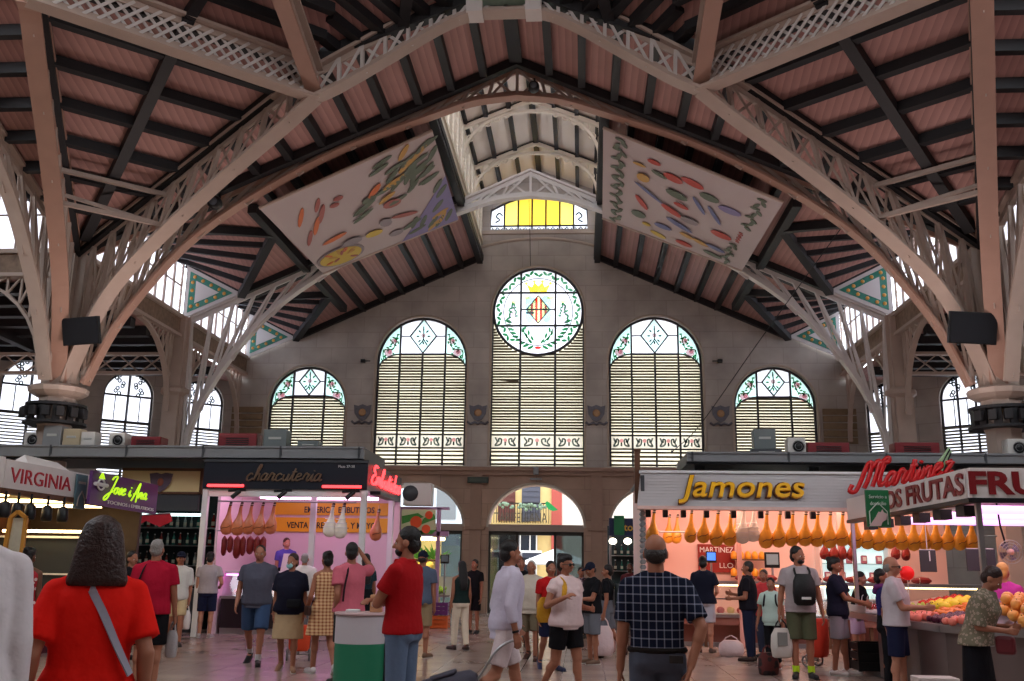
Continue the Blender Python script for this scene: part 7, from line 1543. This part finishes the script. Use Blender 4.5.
def blob(mb, pt, nv, u, v, ru, rv, a=0, n=10, off=.014): flatshape(mb, pt, nv, [(u+ru*math.cos(t)*math.cos(a)-rv*math.sin(t)*math.sin(a)*.7, v+(ru*math.cos(t)*math.sin(a)/.7+rv*math.sin(t)*math.cos(a))*1.0*.7/1.0) for t in [2*PI*k/n for k in range(n)]], off)
PAL = {'green': (86, 94, 78), 'ochre': (176, 134, 68), 'rose': (150, 84, 78), 'red': (168, 62, 52), 'orange': (190, 100, 58), 'slate': (96, 100, 138), 'yellow': (186, 158, 66), 'grey': (132, 120, 124), 'lilac': (122, 112, 150)}
BM = {k: mat('banner_'+k, v, .7) for k, v in PAL.items()}
t, pt, nv = banner(-1, '', 'big banner painted with fruit, herbs and a paella pan, under the roof above the charcuteria'); L = {k: MB() for k in PAL}
rr = random.Random(4)
flatshape(L['lilac'], pt, nv, [(0, .45), (0, 1), (.42, 1), (.25, .8)], .008)
for k in range(46):
    u, v = rr.uniform(.02, .38), rr.uniform(.03, .95)
    if v > .5 and u > .3: continue
    blob(L['green'] if k % 5 else L['ochre'], pt, nv, u, v, .07, .025, rr.uniform(.3, 1.2))
for u, v, ru, rv, a, c in ((.42, .3, .07, .03, .8, 'orange'), (.47, .36, .05, .04, .2, 'green'), (.36, .5, .06, .06, 0, 'rose'), (.52, .42, .1, .03, .5, 'green'), (.55, .5, .09, .025, .5, 'green'), (.55, .75, .06, .05, 0, 'yellow'), (.45, .68, .04, .07, .3, 'grey'), (.32, .68, .09, .03, -.3, 'rose'), (.75, .3, .1, .022, 1.1, 'rose'), (.82, .4, .1, .022, 1.1, 'orange'), (.86, .25, .1, .02, 1.1, 'orange'), (.9, .5, .09, .02, 1.1, 'rose'), (.74, .2, .07, .02, 1.1, 'rose'), (.78, .62, .09, .03, .2, 'orange'), (.7, .74, .07, .06, 0, 'grey'), (.42, .85, .05, .05, 0, 'grey'), (.3, .82, .08, .03, .4, 'green'), (.62, .22, .03, .03, 0, 'rose'), (.66, .27, .03, .03, 0, 'rose')): blob(L[c], pt, nv, u, v, ru, rv, a)
blob(L['grey'], pt, nv, .82, .86, .165, .16, 0, 20, .012); blob(L['yellow'], pt, nv, .82, .86, .145, .14, 0, 20, .022)
for k in range(12): a = rr.uniform(0, 6.28); q = rr.uniform(.03, .1); blob(L[['orange', 'ochre', 'rose'][k % 3]], pt, nv, .82+q*math.cos(a), .86+q*math.sin(a), .03, .015, a, 8, .032)
for k, mb in L.items():
    if mb.v: mb.build(k+'_print', BM[k], t)
t, pt, nv = banner(1, '', 'big banner painted with vegetables between leafy borders, under the roof above the ham stall'); L = {k: MB() for k in PAL}
for k in range(30):
    v = .04+.92*k/29; u = .1+.025*math.sin(k*1.9); blob(L['green'], pt, nv, u, v, .03, .02, k); 
for k in range(11): blob(L['green'], pt, nv, .9+.02*math.sin(k*1.9), .06+.036*k, .028, .018, k)
for k in range(9): blob(L['green'], pt, nv, .87+.02*math.sin(k*1.9), .68+.035*k, .028, .018, k)
for u, v, ru, rv, a, c in ((.42, .2, .06, .05, .2, 'red'), (.53, .17, .07, .045, .2, 'red'), (.3, .12, .04, .03, 0, 'red'), (.34, .22, .05, .025, .3, 'green'), (.46, .36, .07, .05, .2, 'green'), (.25, .32, .04, .06, .2, 'ochre'), (.64, .25, .06, .05, .1, 'green'), (.77, .3, .07, .05, 0, 'lilac'), (.6, .38, .09, .02, 1.0, 'slate'), (.7, .42, .1, .02, 1.0, 'slate'), (.3, .46, .12, .018, .6, 'slate'), (.5, .46, .05, .03, .2, 'red'), (.45, .56, .08, .04, .5, 'red'), (.26, .6, .08, .03, 1, 'red'), (.57, .6, .06, .045, .1, 'grey'), (.78, .62, .07, .05, .1, 'red'), (.52, .7, .1, .035, .4, 'slate'), (.25, .76, .05, .06, 0, 'green'), (.42, .8, .06, .04, 0, 'slate'), (.4, .93, .06, .035, .3, 'yellow'), (.58, .8, .05, .03, .3, 'ochre'), (.68, .82, .06, .03, .3, 'ochre'), (.78, .82, .07, .03, .2, 'slate'), (.78, .92, .07, .035, .2, 'green'), (.58, .92, .06, .04, .1, 'red'), (.31, .85, .03, .03, 0, 'yellow'), (.22, .2, .04, .02, 0, 'ochre')): blob(L[c], pt, nv, u, v, ru, rv, a)
for k in range(8): blob(L['red'], pt, nv, .88+.006*(k % 2), .5+.018*k, .014, .006, .3)
for k, mb in L.items():
    if mb.v: mb.build(k+'_print', BM[k], t)
for x, lb in ((-5.95, 'blue and amber ceramic crest on the wall, second from the charcuteria side'), (-1.99, 'blue and amber ceramic crest beside the circular window, charcuteria side'), (1.99, 'blue and amber ceramic crest beside the circular window, ham stall side'), (6.1, 'blue and amber ceramic crest on the wall between the two windows above the ham stall')):
    z = 6.45; o = thing('ceramic_crest', lb, 'plaque', (x, YW-.03, z)); m = MB(); m.poly([V(x+a, YW-.03, z+b) for a, b in ((-.3, .34), (-.15, .3), (0, .36), (.15, .3), (.3, .34), (.27, .05), (.14, -.14), (0, -.22), (-.14, -.14), (-.27, .05))], .04, (0, -1, 0)); m.build('shield', mat('slate_blue_ceramic', (92, 90, 98), .4, noise=.4, nscale=14), o)
    m = MB(); m.ell((x, YW-.075, z+.08), (.13, .02, .13), 10, 6); m.build('amber_field', mat('amber_ceramic', (160, 122, 84), .4, noise=.3, nscale=16), o); m = MB(); m.tube([V(x+a, YW-.05, z+b) for a, b in ((-.36, -.22), (-.25, -.3), (-.1, -.24), (0, -.3), (.1, -.24), (.25, -.3), (.36, -.22))], .045, 6); m.build('scroll', mat('slate_blue_ceramic', (92, 90, 98), .4), o)
for x, px, py in ((-6.3, 363, 361), (6.35, 720, 361)):
    q = at(px, py, YW-.25); o = thing('wall_lamp', 'small dark floodlight arm on the end wall, %s side' % ('charcuteria' if x < 0 else 'ham stall'), 'lamp', q); MB().bar(q, q+V(0, .25, 0), .04, .04).bar(q, q+V(-.25 if x > 0 else .25, 0, 0), .03, .03).build('arm', M_blk, o); MB().rbox(q, (.16, .12, .12), .02).build('head', M_blk, o)
o = thing('dark_plaque', 'dark green plaque on the pillar beside the central arch', 'plaque', (-1.99, YW-.2, 4.2)); q = at(478, 480, YW-.2); MB().rbox(q, (.7, .05, .2), .01).build('board', mat('dark_green_plaque', (44, 52, 46), .5), o); MB().rbox(q+V(0, -.03, .0), (.56, .01, .1), .003).build('inscription_strip', mat('plaque_strip', (70, 78, 68), .5), o)
o = thing('bulkhead_lamp', 'small grey lamp over the middle of the central arch', 'lamp', (0, YW-.2, 4.6)); q = at(536, 471, YW-.3); MB().rbox(q, (.18, .16, .26), .02).build('housing', M_grey, o); MB().rbox(q+V(0, -.01, -.26), (.38, .12, .06), .01).build('tray', M_grey, o)
# doorways
M_dframe = mat('bronze_door_frame', (52, 48, 46), .4)
for i, c in enumerate(DOORS):
    d = thing('door_%d' % (i+1), None, None, (c, YW+.15, 0), kind='structure')
    MB().bx(c-1.56, c+1.56, YW-.02, YW+.35, 2.62, 2.84).build('transom', mat('pale_transom', (150, 132, 122), .5), d)
    m = MB()
    for x in (-1.53, -.62, .62, 1.53): m.bx(c+x-.04, c+x+.04, YW+.1, YW+.2, 0, 2.62)
    m.bx(c-1.56, c+1.56, YW+.1, YW+.2, 2.5, 2.62).bx(c-1.56, c-.62, YW+.1, YW+.2, 0, .12).bx(c+.62, c+1.56, YW+.1, YW+.2, 0, .12); m.build('frame', M_dframe, d)
    MB().bx(c-1.5, c-.62, YW+.14, YW+.16, .1, 2.5).bx(c+.62, c+1.5, YW+.14, YW+.16, .1, 2.5).build('glass_pane', cglass('dim_door_glass', (150, 160, 160), .12), d)
MB().bx(-30, 30, YW+.6, 60, -.12, -.02).build('street_ground', mat('street_paving', (190, 182, 170), .8, noise=.1), kind='structure')
# building across the street
t = thing('yellow_house', 'yellow house with balcony, across the street in the central arch', 'building', (-1.3, 46, 0)); HY = 45.0
HX0, HX1 = -2.8, .12
MB().bx(HX0, HX1, HY, HY+3, 0, 8.2).build('wall', mat('ochre_facade', (216, 188, 128), .8, noise=.06), t)
for a, b, mm, nm in ((-2.35, -1.55, mat('maroon_shutter', (104, 58, 52), .6), 'maroon'), (-1.25, -.4, mat('slate_shutter', (84, 84, 96), .6), 'slate')):
    f = MB().bx(a, b, HY-.06, HY, 3.55, 6.2).build('balcony_window', mm, t); m = MB()
    for k in range(10): m.bx(a+.06, b-.06, HY-.09, HY-.06, 3.7+k*.24, 3.84+k*.24)
    m.build('shutter', mm, f)
MB().bx(HX0+.05, HX1-.05, HY-.8, HY, 3.3, 3.42).build('balcony_slab', mat('balcony_stone', (176, 150, 100), .7), t); m = MB()
for k in range(24): x = HX0+.1+k*.118; m.bx(x-.012, x+.012, HY-.79, HY-.76, 3.42, 4.3)
m.bx(HX0+.05, HX1-.05, HY-.8, HY-.74, 4.28, 4.33); m.build('balcony_railing', M_blk, t)
m = MB(); rr = random.Random(3)
for k in range(44): x = rr.uniform(HX0+.1, HX1-.1); m.ell((x, HY-.85+rr.uniform(-.08, .08), 4.1+rr.uniform(-.08, .2)), rr.uniform(.04, .1), 6, 4)
m.build('balcony_foliage', mat('dusty_leaf', (120, 140, 116), .6), t)
text_part(t, 'TARIFELLANA', .62, (-2.45, HY-.83, 3.46), mat('dark_sign_letters', (70, 62, 50), .5), depth=.03, width=2.4)
MB().bx(-2.3, -.55, HY-.05, HY, .3, 2.95).build('shop_window', mat('dark_shop_glass', (44, 52, 64), .15), t); m = MB()
for x in (-2.3, -1.8, -1.3, -.85, -.55): m.bx(x-.03, x+.03, HY-.1, HY-.05, .3, 2.95)
m.bx(-2.4, -.5, HY-.1, HY-.04, 2.95, 3.1); m.build('shop_frame', M_white, t)
MB().bx(-2.5, -.3, HY-.9, HY-.8, 1.9, 2.12).build('shop_fascia', mat('slate_fascia', (52, 56, 70), .5), t); MB().bx(-2.5, -.3, HY-.92, HY-.1, 2.12, 2.22).build('awning_box', M_white, t); text_part(t, 'BAR THE', .19, (-1.9, HY-.92, 1.95), M_white, depth=.03, bold=.006)
m = MB(); m.poly([at(a, b, HY-1.2) for a, b in ((545, 503), (547, 501), (550, 503), (558, 510), (553, 511), (548, 509))], .06, (0, 1, 0)); m.build('green_bird_sign', mat('bright_green_sign', (20, 130, 64), .5), t)
t = thing('pale_house', 'pale street house with reddish strip beside the yellow house', 'building', (5, 46, 0)); MB().bx(.12, .6, HY-.1, HY+3, 0, 8.2).build('red_wall', mat('brick_red_facade', (178, 84, 74), .8), t); MB().bx(.6, 14, HY-.05, HY+3, 0, 8.2).build('wall', mat('pale_facade', (214, 206, 196), .8), t)
m = MB()
for x in (1.6, 4.2, 7, 10): m.bx(x, x+.9, HY-.1, HY-.05, 3.6, 6)
m.build('shutter', mat('grey_shutter', (120, 124, 128), .6), t)
t = thing('white_house', 'white-washed street house seen through the arch beside the yellow house', 'building', (-9, 46, 0)); MB().bx(-16, HX0, HY-.05, HY+3, 0, 8.2).build('wall', mat('bluish_white_facade', (206, 216, 226), .8), t); m = MB()
for x in (-5.2, -8, -11): m.bx(x, x+.9, HY-.12, HY-.05, 3.6, 6)
m.build('shutter', mat('grey_shutter', (120, 124, 128), .6), t)
t = thing('white_parasol', 'white street parasol outside the central door', 'parasol', (.9, 38, 0)); px_ = at(556, 566, 38); MB().lathe([(.03, 2.2), (1.5, 1.62), (1.5, 1.58), (.03, 2.1)], 8, (px_.x, 38, 0), False).build('canopy', M_white, t); MB().tube([V(px_.x, 38, 0), V(px_.x, 38, 2.2)], .03, 6).build('pole', M_steel, t); MB().lathe([(.25, 0), (.25, .06), (.05, .1)], 12, (px_.x, 38, -.02)).build('base', M_dgrey, t)
# --- promotional counter, trolley, bags, carts ------------------------------
bxx = gx(360, 10.5, .5); t = thing('round_counter', 'round green and white standing counter beside the man in the red polo', 'counter', (bxx, 10.5, 0))
MB().lathe([(.27, .0), (.27, .66)], 24, (bxx, 10.5, 0)).build('green_drum', mat('sea_green_panel', (38, 120, 88), .4), t); MB().lathe([(.272, .66), (.272, .94)], 24, (bxx, 10.5, 0)).build('white_band', mat('off_white_panel', (196, 188, 192), .4), t); MB().lathe([(.001, .94), (.285, .94), (.285, .97), (.001, .97)], 24, (bxx, 10.5, 0)).build('top', mat('dusky_pink_top', (190, 160, 160), .35), t); MB().bx(bxx+.24, bxx+.38, 10.45, 10.8, 0, .92).build('black_side', M_blk, t)
o = thing('paper_napkins', 'small white napkin stack on the round green counter', 'napkins', (bxx-.08, 10.42, .97)); MB().rbox((bxx-.08, 10.42, .985), (.13, .13, .03), .006).build('stack', M_white, o)
o = thing('snack_box', 'tan cardboard box on the round green counter', 'box', (bxx+.14, 10.5, .97)); MB().rbox((bxx+.14, 10.55, 1.06), (.12, .1, .18), .008).build('carton', mat('tan_card', (190, 140, 100), .6), o); MB().rbox((bxx+.14, 10.495, 1.07), (.08, .008, .08), .003).build('label_patch', M_signw, o)
def plastic_bag(loc, h, label, m_=None, w=None, rzv=0, d=None, hm=None):
    m_ = m_ or mat('white_plastic_bag', (226, 218, 216), .4, bump=.6, bscale=14); w = w or h*.36; d = d or w*.6
    t = thing('carrier_bag', label, 'bag', loc, rzv); R = []
    for z, f in ((0, .72), (.03, .92), (.3, 1.05), (.6, .95), (.78, .6)): R.append((z*h, w*f*.5, d*f*.5))
    MB().eloft(R, 14, p=2.6).build('sack', m_, t, local=True); m = MB()
    for s in (-1, 1): m.tube([V(s*w*.28, -.01*s, .74*h), V(s*w*.2, -.01*s, .9*h), V(s*.015, -.01*s, h), V(s*.012, 0, h*1.01)], .012, 6)
    m.build('handles', hm or m_, t, local=True); return t
# --- things carried by people ------------------------------------------
def hand_world(key):
    """palm position of a person's hand: HANDS key, person object order is recorded in PEOPLE"""
    p, u = HANDS[key]; o = PEOPLE[key[:-1]]; return o.matrix_basis@p
def hang_bag(key, h, label, m_=None, w=None, rzv=0, d=None, dx=0, dy=0, hm=None):
    q = hand_world(key); return plastic_bag((q.x+dx, q.y+dy, q.z-h*.99), h, label, m_, w, rzv, d, hm)
M_gbag = mat('grey_plastic_bag', (170, 164, 166), .4, bump=.6, bscale=14)
hang_bag('whiteshirtL', .42, 'white plastic bag in the hand of the man in the white shirt and cap')
hang_bag('crimsonR', .4, 'greyish plastic bag held by the man in the crimson polo', M_gbag)
hang_bag('packmanL', .62, 'large pale plastic bag carried behind the grey shorts of the cap man', mat('pinkish_plastic_bag', (222, 196, 196), .4, bump=.6, bscale=14), .34)
hang_bag('packmanR', .6, 'large pale plastic bag on the near side of the person with the rucksack', mat('pinkish_plastic_bag', (222, 196, 196), .4, bump=.6, bscale=14), .32)
b = hang_bag('bigmanR', .52, 'white shopping bag with grey print and black handles held by the bearded man', mat('matt_white_bag', (206, 200, 192), .6, bump=.2), .3, 0, .14, hm=M_blk)
MB().rbox((0, -.085, .26), (.14, .012, .18), .004).build('grey_print', mat('bag_print', (120, 120, 116), .6), b, local=True)
t = plastic_bag((gx(731, 18.0, .1), 18.0, 0), .34, 'pinkish carrier bag standing on the floor by the ham counter', mat('pinkish_plastic_bag', (222, 196, 196), .4, bump=.6, bscale=14), .44, 0, .3)
t = plastic_bag((gx(768, 14.9, .1), 14.9, 0), .4, 'dark patterned bag hanging low beneath the white shopping bag', blotch_mat('dark_red_pattern', (30, 24, 26), (96, 44, 42), 12, .5, (50, 36, 38)), .3, .3, .2)
o = PEOPLE['oldman']; q = hand_world('oldmanL'); t = thing('walking_cane', 'thin dark cane in the hand of the white-haired man', 'cane', (q.x, q.y-.02, 0)); MB().tube([(q.x+.02, q.y-.04, 0), (q.x, q.y-.01, q.z+.0)], .01, 8).build('shaft', M_brown, t); MB().tube([(q.x, q.y+.06, q.z+.03), (q.x, q.y, q.z+.04), (q.x, q.y-.05, q.z+.03)], .014, 8).build('handle', M_brown, t)
# shopping trolley trailed by the walking man
q = hand_world('walkerR'); t = thing('shopping_trolley', 'slate-grey wheeled shopping trolley trailed by the man in the pale shirt', 'trolley', (q.x-.7, q.y-.02, 0))
e = V(q.x-.9, q.y, .34); P = crom([q+V(.02, 0, 0), q+V(-.06, 0, .01), q+V(-.2, 0, -.08), V(q.x-.33, q.y, q.z-.28), V(q.x-.42, q.y, q.z-.42)], 5); MB().tube(P, .013, 8).build('handle', M_steel, t)
d = (V(q.x-1.0, q.y, .2)-V(q.x-.36, q.y, q.z-.33)).normalized(); R_ = []; u_ = V(0, 1, 0); v_ = d.cross(u_).normalized()
for s_, a, b in ((0, .1, .05), (.05, .14, .1), (.3, .16, .13), (.52, .17, .14), (.6, .13, .1)): c = V(q.x-.38, q.y, q.z-.34)+d*s_-v_*0; R_.append([c+u_*a*math.cos(2*PI*k/16)+v_*b*math.sin(2*PI*k/16) for k in range(16)])
MB().loft(R_).build('bag', mat('slate_canvas', (64, 62, 74), .8, bump=.4, bscale=18), t); c = V(q.x-.38, q.y, q.z-.34)+d*.3
MB().loft([[c+v_*0+(-v_ if v_.z < 0 else v_)*.12+d*a+u_*b*math.cos(2*PI*k/12)+(-v_ if v_.z < 0 else v_)*.03*math.sin(2*PI*k/12) for k in range(12)] for a, b in ((-.12, .04), (-.1, .1), (.1, .12), (.14, .05))]).build('front_pocket', mat('slate_canvas', (64, 62, 74), .8), t)
for s in (-1, 1):
    wc = V(q.x-.38, q.y, q.z-.34)+d*.58+u_*.17*s; wc.z = .09; m = MB(); m.tube([wc+V(.075*math.cos(a), 0, .075*math.sin(a)) for a in [2*PI*k/18 for k in range(18)]], .016, 6, closed=True)
    for k in range(5): a = 2*PI*k/5; m.bar(wc, wc+V(.07*math.cos(a), 0, .07*math.sin(a)), .012, .012, up=(0, 1, 0))
    m.build('wheel', M_blk, t)
wc = V(q.x-.38, q.y, q.z-.34)+d*.58; MB().tube([V(wc.x, wc.y-.17, .09), V(wc.x, wc.y+.17, .09)], .01, 6).tube([V(wc.x, wc.y, .09), wc], .015, 6).build('axle', M_steel, t)
def cart(px, Y, label, m_, h=.62, rzv=0):
    x = gx(px, Y, .4); t = thing('shopping_cart', label, 'cart', (x, Y, 0), rzv)
    MB().eloft([(.16, .13, .09), (.2, .16, .12), (.45, .17, .14), (h, .16, .13)], 14, p=3).build('bag', m_, t, local=True); MB().eloft([(h, .165, .135), (h+.04, .15, .12)], 14, p=3).build('lid', m_, t, local=True)
    MB().tube(crom([(-.12, .14, .12), (-.12, .15, h), (-.12, .2, h+.3), (.12, .2, h+.3), (.12, .15, h), (.12, .14, .12)], 4), .011, 6).build('frame', M_steel, t, local=True)
    for s in (-1, 1):
        m = MB(); m.tube([V(s*.17, .12+.085*math.cos(a), .1+.085*math.sin(a)) for a in [2*PI*k/18 for k in range(18)]], .016, 6, closed=True)
        for k in range(6): a = 2*PI*k/6; m.bar(V(s*.17, .12, .1), V(s*.17, .12+.08*math.cos(a), .1+.08*math.sin(a)), .01, .01, up=(1, 0, 0))
        m.lathe([(.02, -.02), (.02, .02)], 8, (s*.17, .12, .1), R=Matrix.Rotation(PI/2, 3, 'Y')); m.build('wheel', M_grey, t, local=True)
    m = MB(); m.tube([V(-.17, .12, .1), V(.17, .12, .1)], .01, 6); m.tube([V(0, .12, .1), V(0, .02, .18)], .014, 6); m.build('axle', M_steel, t, local=True); return t
cart(818, 16.2, 'orange-red shopping cart with grey wheels between the bearded man and the bun-haired woman', mat('orange_red_canvas', (222, 62, 40), .7, bump=.3), .7, math.radians(50))
cart(300, 15.3, 'bright orange shopping cart seen past the beige skirt', mat('bright_orange_canvas', (232, 78, 40), .7, bump=.3), .5, math.radians(20))
# cable across the upper hall
t = thing('slack_cable', 'thin dark cable slanting down the end wall above the ham stall', 'cable', at(760, 330, 27)); P = [at(858, 205, 20.9), at(760, 340, 25), at(700, 425, 27), at(672, 452, 27.4)]; MB().tube(crom(P, 6), .012, 5).build('wire', M_blk, t); MB().rbox(P[-1], (.06, .06, .08), .01).build('end_clip', M_blk, t)
t = thing('hanging_wire', 'thin cord hanging over the wall from the lantern ledge to the round window', 'cord', at(530, 235, 31.9)); MB().tube([at(529, 200, 31.9), at(530, 236, 32.0), at(530.5, 266, 32.1)], .011, 5).build('wire', M_blk, t)
t = thing('slim_shutter_post', 'brown wooden post at the corner of the ham stall roof, below the window', 'post', at(637, 480, 18.3)); q = at(638, 500, 18.95); MB().bx(q.x-.06, q.x+.05, 18.9, 19.02, 2.7, 3.7).build('shaft', M_brown, t); MB().rbox((q.x, 18.95, 3.72), (.14, .14, .04), .01).build('cap', M_brown, t)
# ================================================================== LIGHT
SC.view_settings.view_transform = 'Standard'; SC.view_settings.look = 'None'; SC.view_settings.gamma = 1; SC.view_settings.use_curve_mapping = False
SC.view_settings.exposure = -0.45
wd = bpy.data.worlds.new('sky'); SC.world = wd; wd.use_nodes = True
bg = wd.node_tree.nodes['Background']; bg.inputs[0].default_value = (.86, .93, 1, 1); bg.inputs[1].default_value = 7.0
def area(name, loc, rot, sx, sy, power, col=(1, 1, 1)):
    l = bpy.data.lights.new(name, 'AREA'); l.shape = 'RECTANGLE'; l.size = sx; l.size_y = sy; l.energy = power; l.color = col
    o = bpy.data.objects.new(name, l); COL.objects.link(o); o.location = loc; o.rotation_euler = rot; return o
# daylight falling through the drum of the dome
area('dome_daylight', (0, 8.5, 13.1), (math.radians(-8), 0, 0), 6, 6, 170, (1, .95, .92))

# added fill lights without fixtures, aimed up to brighten the roof
for x, y, p in ((-7.5, 19.2, 130), (7.5, 18.9, 130), (-2.2, 23.5, 70), (2.2, 23.5, 70), (-8, 8, 130), (8, 8, 130), (-14.5, 23.5, 60), (14.5, 23.5, 60)):
    area('roof_fill_light', (x, y, 4.1), (PI, 0, 0), 2.5, .6, p, (1, .82, .77))
# lamps under the stall canopies
area('charcuteria_lamp', (-4.6, 20.6, 3.3), (0, 0, 0), 3, 1.2, 40, (1, .66, .95))
area('ham_stall_lamp', (5.6, 19.6, 3.05), (math.radians(12), 0, 0), 5.4, .8, 150, (1, .78, .66))
area('fruit_stall_lamp', (6.9, 13.2, 2.4), (0, 0, 0), 2, 3.5, 60, (1, .74, .7))
area('virginia_lamp', (-8, 16, 2.5), (0, 0, 0), 1.6, 4, 50, (1, .84, .6))
area('produce_lamp', (-2.6, 25.6, 2.6), (0, 0, 0), 1.6, 1.2, 45, (1, .88, .6))
# daylight from the high windows of the drum behind the viewpoint
area('drum_window_daylight', (0, 4.5, 12.4), (math.radians(92), 0, 0), 9, 1.2, 170, (.97, .98, 1))
